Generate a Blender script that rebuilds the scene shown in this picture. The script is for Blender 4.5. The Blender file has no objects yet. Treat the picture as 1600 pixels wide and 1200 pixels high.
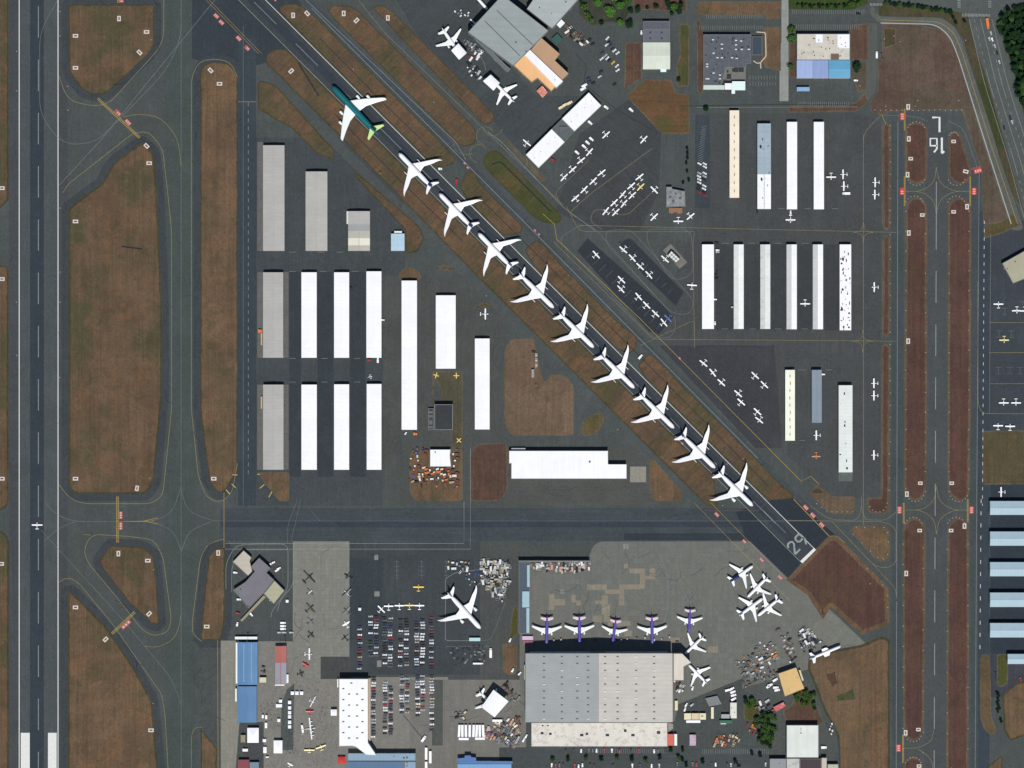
import bpy, bmesh, math, random
from mathutils import Vector, Matrix
from mathutils.geometry import tessellate_polygon

# ------------------------------------------------------------------ camera, world, sun
SC = bpy.context.scene
COL = SC.collection
S = 0.74            # metres on the ground per map unit
ALT = 3000.0        # the picture is taken from straight above, from very high
cam = bpy.data.cameras.new('camera'); camo = bpy.data.objects.new('camera', cam); COL.objects.link(camo)
camo.location = (0, 0, ALT); camo.rotation_euler = (0, 0, 0)
cam.sensor_width = 36; cam.lens = 36*ALT/(1600*S); cam.clip_start = 10; cam.clip_end = 30000
SC.camera = camo
EL, AZ = math.radians(61.5), math.radians(180)      # sun in the south, high
world = bpy.data.worlds.new('World'); SC.world = world; world.use_nodes = True
nt = world.node_tree; nt.nodes.clear()
sky = nt.nodes.new('ShaderNodeTexSky'); sky.sky_type = 'NISHITA'; sky.sun_disc = False
sky.sun_elevation = EL; sky.sun_rotation = AZ; sky.altitude = 200; sky.air_density = 1.0; sky.dust_density = 0.3
bg = nt.nodes.new('ShaderNodeBackground'); bg.inputs[1].default_value = 0.08
wo = nt.nodes.new('ShaderNodeOutputWorld')
nt.links.new(sky.outputs[0], bg.inputs[0]); nt.links.new(bg.outputs[0], wo.inputs[0])
sl = bpy.data.lights.new('sun', 'SUN'); sl.energy = 3.95; sl.angle = math.radians(0.5); sl.color = (1.0, 0.965, 0.91)
so = bpy.data.objects.new('sun', sl); COL.objects.link(so)
so.rotation_euler = (math.radians(90)-EL, 0, math.radians(3)); so.location = (0, -600, 900)
SC.view_settings.view_transform = 'Standard'; SC.view_settings.look = 'None'
SC.view_settings.exposure = 0.0; SC.view_settings.gamma = 1.0
SC.render.engine = 'CYCLES'; SC.render.resolution_x = 1024; SC.render.resolution_y = 768

random.seed(7)
R = random.random
def U(a, b): return a+(b-a)*R()
PI = math.pi
GZ = 0.115           # top of the pavement sheets, where things stand

def W(x, y, h=0.0):                     # map position -> metres; h undoes the lean of tall things
    k = S*(1-h/ALT)
    return ((x-800)*k, (600-y)*k)

# ------------------------------------------------------------------ materials
def lin(c):
    return c/12.92 if c <= 0.04045 else ((c+0.055)/1.055)**2.4
K = 0.84
def C8(r, g, b, k=K):
    return tuple(min(0.82, lin(v/255.0)*k) for v in (r, g, b))+(1,)
MATS = {}
def newmat(name):
    m = bpy.data.materials.new(name); m.use_nodes = True
    n = m.node_tree; b = n.nodes['Principled BSDF']
    return m, n, b
def plain(name, rgb, rough=0.6, metal=0.0, var=0.08, scale=0.8, k=K, spec=0.3):
    if name in MATS: return MATS[name]
    m, n, b = newmat(name)
    c = C8(*rgb, k=k)
    tc = n.nodes.new('ShaderNodeTexCoord'); nz = n.nodes.new('ShaderNodeTexNoise')
    nz.inputs['Scale'].default_value = scale; nz.inputs['Detail'].default_value = 3
    n.links.new(tc.outputs['Object'], nz.inputs['Vector'])
    mx = n.nodes.new('ShaderNodeMix'); mx.data_type = 'RGBA'
    mx.inputs[6].default_value = tuple(v*(1-var*1.6) for v in c[:3])+(1,)
    mx.inputs[7].default_value = tuple(min(.85, v*(1+var*1.0)) for v in c[:3])+(1,)
    n.links.new(nz.outputs[0], mx.inputs[0]); n.links.new(mx.outputs[2], b.inputs['Base Color'])
    b.inputs['Roughness'].default_value = rough; b.inputs['Metallic'].default_value = metal
    b.inputs['Specular IOR Level'].default_value = spec
    MATS[name] = m; return m

class NB:                               # small node builder
    def __init__(s, n): s.n = n; s.tc = n.nodes.new('ShaderNodeTexCoord').outputs['Object']
    def mapv(s, sc=(1,1,1), rot=0, vec=None):
        m = s.n.nodes.new('ShaderNodeMapping'); m.vector_type = 'POINT'
        r = s.n.nodes.new('ShaderNodeVectorRotate'); r.rotation_type = 'Z_AXIS'; r.inputs['Angle'].default_value = rot
        s.n.links.new(vec or s.tc, r.inputs['Vector']); s.n.links.new(r.outputs[0], m.inputs['Vector'])
        m.inputs['Scale'].default_value = sc; return m.outputs[0]
    def noise(s, vec, scale, detail=3, rough=0.5, lo=0.35, hi=0.65):
        t = s.n.nodes.new('ShaderNodeTexNoise'); s.n.links.new(vec, t.inputs['Vector'])
        t.inputs['Scale'].default_value = scale; t.inputs['Detail'].default_value = detail; t.inputs['Roughness'].default_value = rough
        r = s.n.nodes.new('ShaderNodeMapRange'); s.n.links.new(t.outputs[0], r.inputs[0])
        r.inputs[1].default_value = lo; r.inputs[2].default_value = hi; return r.outputs[0]
    def mix(s, f, a, b, kind='MIX', fac=None):
        m = s.n.nodes.new('ShaderNodeMix'); m.data_type = 'RGBA'; m.blend_type = kind
        if fac is not None:
            q = s.n.nodes.new('ShaderNodeMath'); q.operation = 'MULTIPLY'; q.inputs[1].default_value = fac
            s.n.links.new(f, q.inputs[0]); f = q.outputs[0]
        if isinstance(f, (int, float)): m.inputs[0].default_value = f
        else: s.n.links.new(f, m.inputs[0])
        for i, v in ((6, a), (7, b)):
            if isinstance(v, tuple): m.inputs[i].default_value = v
            else: s.n.links.new(v, m.inputs[i])
        return m.outputs[2]

def asphalt(name, rgb, rot=0.0, tint=(0.95, 1.0, 1.04), seams=True, amt=1.0, spots=None):
    if name in MATS: return MATS[name]
    m, n, b = newmat(name); q = NB(n); gm = sum(rgb)/3; c = C8(*(gm+(v-gm)*.60+o_ for v, o_ in zip(rgb, (-1.2, 1.4, -0.8))), k=K*.97)
    dk = tuple(v*(1-0.27*amt) for v in c[:3])+(1,); lt = tuple(v*(1+0.26*amt) for v in c[:3])+(1,)
    col = q.mix(q.noise(q.tc, 0.018, 6, 0.7, .40, .60), dk, lt)
    ti = tuple(c[i]*tint[i] for i in range(3))+(1,)
    col = q.mix(q.noise(q.mapv((1,1,1), 1.1), 0.007, 2, 0.5, .42, .6), col, ti, fac=0.55)
    st = q.noise(q.mapv((0.30, 0.008, 1), rot), 1.0, 4, 0.65, .3, .7)       # paving lanes and wheel wear along one way
    col = q.mix(st, col, tuple(v*(1-0.36*amt) for v in c[:3])+(1,), fac=0.7)
    col = q.mix(q.noise(q.mapv((0.9, 0.03, 1), rot), 1.0, 2, 0.6, .5, .78), col, tuple(v*1.45 for v in c[:3])+(1,), fac=0.5*amt)
    if seams:
        br = n.nodes.new('ShaderNodeTexBrick'); n.links.new(q.mapv((1,1,1), rot+PI/2), br.inputs['Vector'])
        br.inputs['Scale'].default_value = 1.0; br.inputs['Brick Width'].default_value = 61.0; br.inputs['Row Height'].default_value = 7.6
        br.inputs['Mortar Size'].default_value = 0.32; br.inputs['Mortar Smooth'].default_value = 0.6
        br.inputs['Color1'].default_value = (0,0,0,1); br.inputs['Color2'].default_value = (0,0,0,1); br.inputs['Mortar'].default_value = (1,1,1,1)
        n.links.new(br.outputs['Fac'], br.inputs['Color1']) if False else None
        mk = q.mix(q.noise(q.tc, 0.05, 2, .5, .45, .6), (0,0,0,1), br.outputs['Fac'])
        col = q.mix(mk, col, tuple(v*0.62 for v in c[:3])+(1,), fac=0.45)
    col = q.mix(q.noise(q.tc, 0.9, 3, 0.8, .3, .72), col, tuple(v*1.35 for v in c[:3])+(1,), fac=0.30)
    col = q.mix(q.noise(q.mapv((1,1,1), .5), 0.33, 3, 0.7, .38, .68), col, tuple(v*1.65 for v in c[:3])+(1,), fac=0.40)
    col = q.mix(q.noise(q.mapv((1,1,1), 3.3), 0.06, 6, 0.8, .52, .66), col, tuple(v*1.5 for v in c[:3])+(1,), fac=0.34)
    col = q.mix(q.noise(q.mapv((1,1,1), 2.5), 0.05, 5, 0.7, .46, .62), col, (c[0]*.98, c[1]*1.02, c[2]*.92, 1), fac=0.6)
    col = q.mix(q.noise(q.mapv((1,1,1),2.0), 0.12, 5, 0.75, .55, .72), col, tuple(v*0.55 for v in c[:3])+(1,), fac=0.30)   # oil and patch stains
    n.links.new(col, b.inputs['Base Color']); b.inputs['Roughness'].default_value = 0.93
    b.inputs['Specular IOR Level'].default_value = 0.12
    MATS[name] = m; return m

def slabs(name, rgb, rot=0.0, size=6.0, warm=(1.10, 1.05, .97), amt=1.0):      # concrete slabs of uneven age
    if name in MATS: return MATS[name]
    m, n, b = newmat(name); q = NB(n); gm = sum(rgb)/3; c = C8(*(gm+(v-gm)*.7 for v in rgb), k=K*1.12)
    br = n.nodes.new('ShaderNodeTexBrick'); n.links.new(q.mapv((1,1,1), rot), br.inputs['Vector'])
    br.offset = 0; br.inputs['Scale'].default_value = 1.0
    br.inputs['Brick Width'].default_value = size; br.inputs['Row Height'].default_value = size
    br.inputs['Mortar Size'].default_value = 0.16; br.inputs['Mortar Smooth'].default_value = 0.4; br.inputs['Bias'].default_value = -0.2
    br.inputs['Color1'].default_value = tuple(v*0.86 for v in c[:3])+(1,)
    br.inputs['Color2'].default_value = tuple(v*1.14 for v in c[:3])+(1,)
    br.inputs['Mortar'].default_value = tuple(v*0.6 for v in c[:3])+(1,)
    col = br.outputs[0]
    col = q.mix(q.noise(q.tc, 0.016, 4, 0.6), col, tuple(c[i]*warm[i] for i in range(3))+(1,), fac=0.6*amt)
    col = q.mix(q.noise(q.mapv((0.25, 0.02, 1), rot), 1.0, 3, .6, .4, .7), col, tuple(v*0.72 for v in c[:3])+(1,), fac=0.5)
    col = q.mix(q.noise(q.tc, 0.09, 5, 0.75, .5, .72), col, tuple(v*0.60 for v in c[:3])+(1,), fac=0.38)
    col = q.mix(q.noise(q.tc, 0.8, 3, 0.8, .3, .7), col, tuple(v*1.3 for v in c[:3])+(1,), fac=0.35)
    col = q.mix(q.noise(q.mapv((1,1,1), .5), 0.35, 3, 0.7, .4, .66), col, tuple(v*0.66 for v in c[:3])+(1,), fac=0.36)
    n.links.new(col, b.inputs['Base Color']); b.inputs['Roughness'].default_value = 0.9
    b.inputs['Specular IOR Level'].default_value = 0.15
    MATS[name] = m; return m

def grass(name, a, bb, green, rot=0.0, gamt=0.5, glo=.52):
    if name in MATS: return MATS[name]
    m, n, b = newmat(name); q = NB(n)
    A, B, G = C8(*a), C8(*bb), C8(*green)
    d = tuple(v*0.50 for v in A[:3])+(1,); l = tuple(v*1.45 for v in B[:3])+(1,)
    rust = (B[0]*1.16, B[1]*.96, B[2]*.84, 1)
    col = q.mix(q.noise(q.tc, 0.020, 6, 0.68, .40, .60), A, B)
    col = q.mix(q.noise(q.mapv((1,1,1), 2.2), 0.035, 5, 0.7, .52, .62), col, rust, fac=.55)
    col = q.mix(q.noise(q.mapv((1,1,1), .7), 0.012, 6, 0.7, glo, glo+.10), col, G, fac=gamt)
    col = q.mix(q.noise(q.mapv((1,1,1), 2.9), 0.030, 6, 0.75, .54, .64), col, tuple(v*0.70 for v in G[:3])+(1,), fac=0.55)
    col = q.mix(q.noise(q.mapv((0.28, 0.006, 1), rot), 1.0, 4, .7, .45, .68), col, d, fac=0.40)      # mown lines
    col = q.mix(q.noise(q.mapv((0.5, 0.012, 1), rot), 1.0, 3, .7, .54, .70), col, l, fac=0.32)
    col = q.mix(q.noise(q.tc, 0.10, 6, 0.8, .50, .68), col, d, fac=0.42)
    col = q.mix(q.noise(q.mapv((1,1,1), 1.7), 0.09, 6, 0.8, .54, .72), col, l, fac=0.42)
    col = q.mix(q.noise(q.mapv((1,1,1), .9), 0.33, 3, 0.7, .42, .66), col, d, fac=0.34)
    sp = q.noise(q.tc, 0.75, 4, 0.85, .3, .7)
    col = q.mix(sp, col, d, fac=0.34)
    bp = n.nodes.new('ShaderNodeBump'); bp.inputs['Strength'].default_value = 0.5; bp.inputs['Distance'].default_value = 0.5
    n.links.new(sp, bp.inputs['Height']); n.links.new(bp.outputs[0], b.inputs['Normal'])
    n.links.new(col, b.inputs['Base Color']); b.inputs['Roughness'].default_value = 0.98
    b.inputs['Specular IOR Level'].default_value = 0.05
    MATS[name] = m; return m

def metalroof(name, rgb, along='X', mott=0.0, dirt=(120,115,105), k=1.0, period=1.2):
    key = name+along
    if key in MATS: return MATS[key]
    m, n, b = newmat(name); q = NB(n); c = C8(*rgb, k=k)
    col = q.mix(q.noise(q.tc, 0.05, 4, 0.6), tuple(v*0.93 for v in c[:3])+(1,), tuple(min(.83, v*1.05) for v in c[:3])+(1,))
    wv = n.nodes.new('ShaderNodeTexWave'); wv.bands_direction = 'Y' if along == 'X' else 'X'
    wv.inputs['Scale'].default_value = 0.314/period*1.0; n.links.new(q.tc, wv.inputs['Vector'])
    col = q.mix(wv.outputs[1], col, tuple(v*0.86 for v in c[:3])+(1,), fac=0.35)
    sc = (0.04, 0.5, 1) if along == 'X' else (0.5, 0.04, 1)
    col = q.mix(q.noise(q.mapv(sc), 1.0, 3, .6, .45, .75), col, tuple(v*0.82 for v in c[:3])+(1,), fac=0.5)
    if mott:
        col = q.mix(q.noise(q.mapv((1,1,1), .4), 0.16, 5, .8, .5, .56+0.2*(1-mott)), col, C8(*dirt), fac=mott)
    n.links.new(col, b.inputs['Base Color']); b.inputs['Roughness'].default_value = 0.5
    b.inputs['Specular IOR Level'].default_value = 0.25
    bp = n.nodes.new('ShaderNodeBump'); bp.inputs['Strength'].default_value = 0.15; bp.inputs['Distance'].default_value = 0.1
    n.links.new(wv.outputs[1], bp.inputs['Height']); n.links.new(bp.outputs[0], b.inputs['Normal'])
    MATS[key] = m; return m

# ------------------------------------------------------------------ objects and mesh helpers
def link(name, me, mat=None, parent=None):
    o = bpy.data.objects.new(name, me); COL.objects.link(o)
    if me is not None and mat is not None and len(me.materials) == 0:
        for mm in (mat if isinstance(mat, (list, tuple)) else [mat]): me.materials.append(mm)
    if parent: o.parent = parent
    return o
def tag(o, label, cat, group=None, kind=None):
    if label: o['label'] = label
    if cat: o['category'] = cat
    if group: o['group'] = group
    if kind: o['kind'] = kind
    return o
def empty(name, loc=(0,0,0), rz=0.0):
    o = bpy.data.objects.new(name, None); COL.objects.link(o); o.location = loc; o.rotation_euler = (0,0,rz)
    o.empty_display_size = 1.0
    return o
KIDS = {}
def kid(parent, o): KIDS.setdefault(parent.name, []).append(o); o.parent = parent; return o
def copy_tree(o, parent=None):
    c = o.copy(); COL.objects.link(c)
    if parent: kid(parent, c)
    for ch in KIDS.get(o.name, []): copy_tree(ch, c)
    return c

class MB:
    def __init__(s): s.v = []; s.f = []; s.m = []
    def face(s, idx, mi=0): s.f.append(tuple(idx)); s.m.append(mi)
    def box(s, x0, y0, z0, x1, y1, z1, mi=0, taper=0.0, M=None):
        i = len(s.v); t = taper
        P = [(x0,y0,z0),(x1,y0,z0),(x1,y1,z0),(x0,y1,z0),(x0+t,y0+t,z1),(x1-t,y0+t,z1),(x1-t,y1-t,z1),(x0+t,y1-t,z1)]
        if M is not None: P = [tuple(M @ Vector(p)) for p in P]
        s.v += P
        for f in ((3,2,1,0),(4,5,6,7),(0,1,5,4),(1,2,6,5),(2,3,7,6),(3,0,4,7)): s.face([i+k for k in f], mi)
        return s
    def rings(s, rings, mi=0, caps=True):        # list of equal-length closed rings
        base = len(s.v); n = len(rings[0])
        for r in rings: s.v += [tuple(p) for p in r]
        for a in range(len(rings)-1):
            for k in range(n):
                k2 = (k+1) % n
                s.face((base+a*n+k, base+a*n+k2, base+(a+1)*n+k2, base+(a+1)*n+k), mi)
        if caps:
            s.face([base+k for k in range(n)][::-1], mi)
            s.face([base+(len(rings)-1)*n+k for k in range(n)], mi)
        return s
    def cyl(s, p, q, r0, r1=None, n=8, mi=0, caps=True):
        p, q = Vector(p), Vector(q); d = (q-p).normalized(); r1 = r0 if r1 is None else r1
        a = d.orthogonal().normalized(); b = d.cross(a)
        ra = [p+(a*math.cos(2*PI*k/n)+b*math.sin(2*PI*k/n))*r0 for k in range(n)]
        rb = [q+(a*math.cos(2*PI*k/n)+b*math.sin(2*PI*k/n))*r1 for k in range(n)]
        return s.rings([ra, rb], mi, caps)
    def poly(s, pts, z, mi=0):                   # flat filled polygon (metres)
        i = len(s.v); s.v += [(p[0], p[1], z) for p in pts]
        for t in tessellate_polygon([[Vector((p[0], p[1], 0)) for p in pts]]):
            a, b, c = (Vector((pts[k][0], pts[k][1])) for k in t)
            if (b-a).cross(c-a) < 0: t = t[::-1]
            s.face([i+k for k in t], mi)
        return s
    def prism(s, pts, z0, z1, mi=0, mt=None):
        ar = sum(pts[k][0]*pts[(k+1) % len(pts)][1]-pts[(k+1) % len(pts)][0]*pts[k][1] for k in range(len(pts)))
        if ar < 0: pts = pts[::-1]
        s.poly(pts, z1, mi if mt is None else mt)
        i = len(s.v); n = len(pts)
        s.v += [(p[0], p[1], z0) for p in pts]+[(p[0], p[1], z1) for p in pts]
        for k in range(n):
            k2 = (k+1) % n; s.face((i+k, i+k2, i+n+k2, i+n+k), mi)
        return s
    def mesh(s, name, mats, smooth=False):
        me = bpy.data.meshes.new(name); me.from_pydata(s.v, [], s.f); me.update()
        for m in (mats if isinstance(mats, (list, tuple)) else [mats]): me.materials.append(m)
        me.polygons.foreach_set('material_index', s.m)
        if smooth: me.polygons.foreach_set('use_smooth', [True]*len(s.f))
        me.update(); return me
    def build(s, name, mats, parent=None, smooth=False):
        o = bpy.data.objects.new(name, s.mesh(name, mats, smooth)); COL.objects.link(o)
        if parent: kid(parent, o)
        return o

def smooth_poly(pts, r):
    out = []; n = len(pts)
    for i in range(n):
        p, a, b = Vector(pts[i][:2]), Vector(pts[i-1][:2]), Vector(pts[(i+1) % n][:2])
        rr = pts[i][2] if len(pts[i]) > 2 else r
        la, lb = (a-p).length, (b-p).length
        d = min(rr, la*0.48, lb*0.48)
        if d < 0.3: out.append((p.x, p.y)); continue
        A, B = p+(a-p).normalized()*d, p+(b-p).normalized()*d
        for k in range(7):
            t = k/6; q = A*(1-t)**2+p*2*t*(1-t)+B*t*t; out.append((q.x, q.y))
    return out
def inset(pts, d):
    ar = sum(pts[k][0]*pts[(k+1) % len(pts)][1]-pts[(k+1) % len(pts)][0]*pts[k][1] for k in range(len(pts)))
    sg = 1 if ar > 0 else -1; out = []; n = len(pts)
    for i in range(n):
        p, a, b = Vector(pts[i]), Vector(pts[i-1]), Vector(pts[(i+1) % n])
        e1, e2 = (p-a), (b-p)
        if e1.length < 1e-6 or e2.length < 1e-6: out.append((p.x, p.y)); continue
        e1.normalize(); e2.normalize()
        n1, n2 = Vector((-e1.y, e1.x))*sg, Vector((-e2.y, e2.x))*sg
        m = (n1+n2)
        if m.length < 0.2: m = n1
        m.normalize(); c = max(0.6, m.dot(n1)); q = p+m*(d/c); out.append((q.x, q.y))
    return out
def inside(x, y, P):
    c = False; j = len(P)-1
    for i in range(len(P)):
        if ((P[i][1] > y) != (P[j][1] > y)) and x < (P[j][0]-P[i][0])*(y-P[i][1])/(P[j][1]-P[i][1])+P[i][0]: c = not c
        j = i
    return c
def rect(x0, y0, x1, y1): return [(x0,y0),(x1,y0),(x1,y1),(x0,y1)]

ORD = ['first','second','third','fourth','fifth','sixth','seventh','eighth','ninth','tenth','eleventh','twelfth','thirteenth',
 'fourteenth','fifteenth','sixteenth','seventeenth','eighteenth','nineteenth']
def ordw(n):
    if n < 20: return ORD[n-1]
    t = ['twenty','thirty','forty','fifty','sixty','seventy','eighty','ninety'][n//10-2]
    return (t[:-1]+'ieth') if n % 10 == 0 else t+'-'+ORD[n % 10-1]
REG = []
def reg(o, desc, place, x, y, cat, group, axis='y'):       # label worked out once every neighbour is known
    REG.append((o, desc, place, x, y, axis)); o['category'] = cat; o['group'] = group; return o
def finish_labels():
    D = {}
    for r in REG: D.setdefault((r[1], r[2]), []).append(r)
    for (desc, place), L in D.items():
        ax = L[0][5]
        L.sort(key=lambda r: r[4] if ax == 'y' else r[3])
        for i, r in enumerate(L):
            if len(L) == 1: r[0]['label'] = desc+' '+place
            else:
                side = 'northernmost' if ax == 'y' else 'westernmost'
                end = 'southernmost' if ax == 'y' else 'easternmost'
                if i == 0: r[0]['label'] = '%s %s of the %s %s' % (side, 'one', desc+'s', place) if False else '%s %s %s' % (side, desc, place)
                elif i == len(L)-1: r[0]['label'] = '%s %s %s' % (end, desc, place)
                else: r[0]['label'] = '%s %s from the %s %s' % (ordw(i+1), desc, 'north' if ax == 'y' else 'west', place)
# ------------------------------------------------------------------ the ground
D45 = PI/4
tarm = asphalt('tarmac', (74, 77, 79), 0.0)
base = MB(); base.poly([W(-700,-600), W(-700,1800), W(2300,1800), W(2300,-600)][::-1], 0.0)
tag(base.build('ground_pavement', tarm), None, None, kind='structure')
far = MB(); far.poly([(-9000,-9000),(9000,-9000),(9000,9000),(-9000,9000)], -0.4)
tag(far.build('ground', grass('far_grass', (84,82,62), (98,88,66), (66,80,50))), None, None, kind='structure')

SHEETS = []
def _crosses(p, q):
    for i in range(len(p)):
        a, b_ = p[i-1], p[i]
        for j in range(len(q)):
            c, d_ = q[j-1], q[j]
            o = lambda u, v, w: (v[0]-u[0])*(w[1]-u[1])-(v[1]-u[1])*(w[0]-u[0])
            if o(a,b_,c)*o(a,b_,d_) < 0 and o(c,d_,a)*o(c,d_,b_) < 0: return True
    return False
def lay_sheets():                       # every sheet lies one step above whatever it overlaps
    done = []; top = 0
    for lev, idx, name, p, mats, w in sorted(SHEETS, key=lambda t: (t[0], t[1])):
        th = p[::max(1, len(p)//22)]; xs = [q[0] for q in p]; ys = [q[1] for q in p]; bb = (min(xs), min(ys), max(xs), max(ys)); L = 1
        for (bb2, th2, L2) in done:
            if L2 < L or bb[0] > bb2[2]+.5 or bb2[0] > bb[2]+.5 or bb[1] > bb2[3]+.5 or bb2[1] > bb[3]+.5: continue
            if inside(th[0][0], th[0][1], th2) or inside(th2[0][0], th2[0][1], th) or inside(th[len(th)//2][0], th[len(th)//2][1], th2) or _crosses(th, th2): L = L2+1
        m = [W(*q) for q in p]; b = MB(); b.poly(m, 0.008*L, 0)
        if w: L += 1; b.poly([(x+RG_.uniform(-.45,.45), y+RG_.uniform(-.45,.45)) for x, y in inset(m, w*S)], 0.008*L, 1)
        done.append((bb, th, L)); top = max(top, L)
        tag(b.build(name, mats), None, None, kind='structure')
    print('sheet levels', top)
def sheet(name, pts, mat, lev, r=0):
    p = smooth_poly(pts, r) if r else [q[:2] for q in pts]
    SHEETS.append((lev, len(SHEETS), name, p, [mat], 0))

A = asphalt
# darker and lighter pavements; lev grows upward
sheet('runway', rect(29.5,-300,91,1500), A('runway_edge', (74,78,84)), 0)
sheet('runway', rect(47,-300,68.5,1500), A('runway_rubber', (50,59,73), amt=.7, seams=False), 1)
sheet('runway_shoulder', rect(14,-300,28.5,1500), A('shoulder', (70,70,78)), 0)
sheet('runway_shoulder', rect(92,-300,106,1500), A('shoulder', (70,70,78)), 0)
sheet('taxiway', rect(258,-300,306,1500), A('taxi_green', (69,77,76), seams=False, amt=.8), 0)
sheet('taxiway', rect(372,60,400,790), A('lane_blue', (54,64,77), amt=.8), 1)
sheet('taxiway', [(300,-60),(470,-60),(472,66),(410,100),(372,108),(300,92)], A('new_asphalt', (52,59,72), amt=.8), 0)
sheet('apron_pavement', rect(400,215,632,790), A('hangar_lane', (66,70,77), seams=True), 0)
for x0, x1 in ((496,521),(547,571)):
    sheet('apron_pavement', rect(x0,425,x1,745), A('lane_dark', (54,59,70), amt=.7), 1)
sheet('apron_pavement', rect(452,425,470,745), A('lane_dark', (54,59,70), amt=.7), 1)
sheet('apron_pavement', rect(598,430,790,790), A('apron_brown', (76,76,76)), 1)
sheet('apron_pavement', [(790,700),(1010,700),(1066,790),(790,790)], A('apron_brown2', (80,78,77), PI/2), 1)
sheet('taxiway', [(345,794),(1110,794),(1230,794),(1290,845),(345,845)], A('taxi_ew', (64,70,80), PI/2, seams=False, amt=1.1), 2)
sheet('taxiway', rect(345,813,1190,824), A('taxi_wear', (54,60,78), PI/2, seams=False), 3)
sheet('taxiway', [(975,833),(1215,833),(1228,844),(975,844)], A('taxi_dark', (50,56,70), PI/2, seams=False), 3)
# crossing runway on the diagonal
def dg(d, s): return ((s+d)/2.0, (s-d)/2.0)        # d = x-y, s = x+y
sheet('runway', [dg(373,-300),dg(416,-300),dg(416,2129),dg(373,2129)], A('runway_diagonal', (61,64,73), D45, amt=.8), 4)
sheet('runway', [dg(385,-300),dg(404,-300),dg(404,2100),dg(385,2100)], A('runway_diagonal_wear', (53,57,74), D45, seams=False, amt=.7), 5)
sheet('taxiway', [dg(467,-200),dg(492,-200),dg(474,2110),dg(463,2060),dg(463,1400)], A('taxi_diagonal', (66,72,80), D45, seams=False), 2)
sheet('taxiway', [dg(290,520),dg(311,520),dg(311,1800),dg(290,1800)], A('taxi_diagonal_old', (76,78,80), D45), 2)
sheet('runway', [(1196,782),(1240,778),(1312,842),(1294,838),(1273,860),(1251,880),(1230,905),(1166,842),(1150,800)], A('runway_end', (45,50,66), D45, amt=.6), 3)
# north east ramps
sheet('apron_pavement', [(700,-60),(760,-60),(740,50),(800,105),(838,150),(905,150),(820,245),(700,110),(655,60),(620,0)], A('ramp_north', (66,70,77), D45), 0)
sheet('apron_pavement', [(905,210),(990,150),(1033,208),(1030,300),(1000,360),(930,360),(868,330)], A('ramp_purple', (65,66,72), -D45, amt=.9), 1)
sheet('apron_pavement', [(1087,177),(1345,177),(1376,190),(1376,780),(1302,780),(1262,742),(1020,520),(1085,350)], A('ramp_east', (72,72,76), 0.0, amt=.9), 0)
sheet('apron_pavement', [(1030,540),(1210,540),(1222,700),(1180,700)], A('ramp_east_dark', (62,60,70), 0.0), 1)
sheet('apron_pavement', rect(1086,180,1109,325), A('ramp_blue', (58,66,78)), 1)
for x0, x1 in ((1118,1145),(1164,1186),(1205,1227),(1247,1268),(1288,1310)):
    sheet('apron_pavement', rect(x0,382,x1,516), A('lane_plum', (61,62,70), amt=.8), 1)
sheet('apron_pavement', [(918,372),(1054,493),(1030,522),(1014,518),(902,392)], A('tiedown', (50,52,66), D45, amt=.7), 2)
sheet('apron_pavement', [(966,378),(985,372),(1068,456),(1056,478),(1012,436),(1004,428)], A('tiedown', (50,52,66), D45, amt=.7), 2)
# east runway
sheet('runway', rect(1447,176,1480,1500), A('runway_east', (72,73,78), amt=.6, seams=False), 0)
sheet('taxiway', rect(1393,190,1412,1500), A('taxi_east', (66,72,78), amt=.7), 0)
sheet('taxiway', rect(1516,260,1534,1500), A('taxi_east', (66,72,78), amt=.7), 0)
sheet('taxiway', rect(1528,330,1546,1250), A('lane_blue2', (54,62,78), amt=.8), 1)
sheet('apron_pavement', [(1536,345),(1640,345),(1640,672),(1536,672)], A('ramp_far_east', (60,64,76), 0.0, amt=.8), 0)
for y in (804.5, 852.6, 900.4, 948.4, 996):
    sheet('apron_pavement', rect(1547,y-6,1660,y+26), A('court_blue', (46,54,72), PI/2, amt=.7), 1)
sheet('apron_pavement', rect(1547,757,1660,783), A('court_blue', (46,54,72), PI/2, amt=.7), 1)
sheet('apron_pavement', [(1575,1037),(1660,1037),(1660,1085),(1548,1090),(1546,1150),(1547,1020),(1556,1020),(1574,1075)], A('court_plum', (62,60,76)), 1)
# south aprons
sheet('apron_concrete', rect(458,846,546,1060), slabs('ramp_concrete', (124,124,112), 0, 4.6, amt=.6), 3)
sheet('apron_concrete', [(400,1058),(640,1058),(700,1058),(700,1320),(400,1320)], slabs('museum_concrete', (124,121,112), 0.3, 5.2), 1)
sheet('apron_concrete', [(345,1001),(372,1001),(374,1130),(360,1300),(345,1300)], slabs('old_concrete', (132,130,116), 0, 4.6), 2)
sheet('apron_concrete', rect(403,1002,458,1060), slabs('museum_concrete', (124,121,112), 0.3, 5.2), 1)
sheet('apron_pavement', rect(374,1128,412,1320), A('lot_grey', (76,74,80)), 3)
sheet('apron_pavement', rect(546,846,752,1054), A('lot_dark', (64,67,76), amt=1.1), 2)
sheet('apron_pavement', rect(546,872,598,1000), A('lot_blue', (56,62,72), amt=.8), 3)
sheet('apron_pavement', rect(501,1026,548,1061), A('lot_patch', (72,70,72)), 4)
sheet('apron_pavement', [(448,1078),(460,1068),(458,1172),(438,1172),(440,1098)], A('museum_path', (78,82,84), seams=False), 3)
sheet('apron_pavement', rect(750,846,814,1062), A('yard_tar', (76,76,76)), 2)
sheet('apron_concrete', rect(640,1062,822,1320), slabs('south_yard', (114,112,104), 0, 6.0), 2)
sheet('apron_pavement', rect(675,1062,692,1165), A('yard_lane', (84,84,80)), 3)
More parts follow.
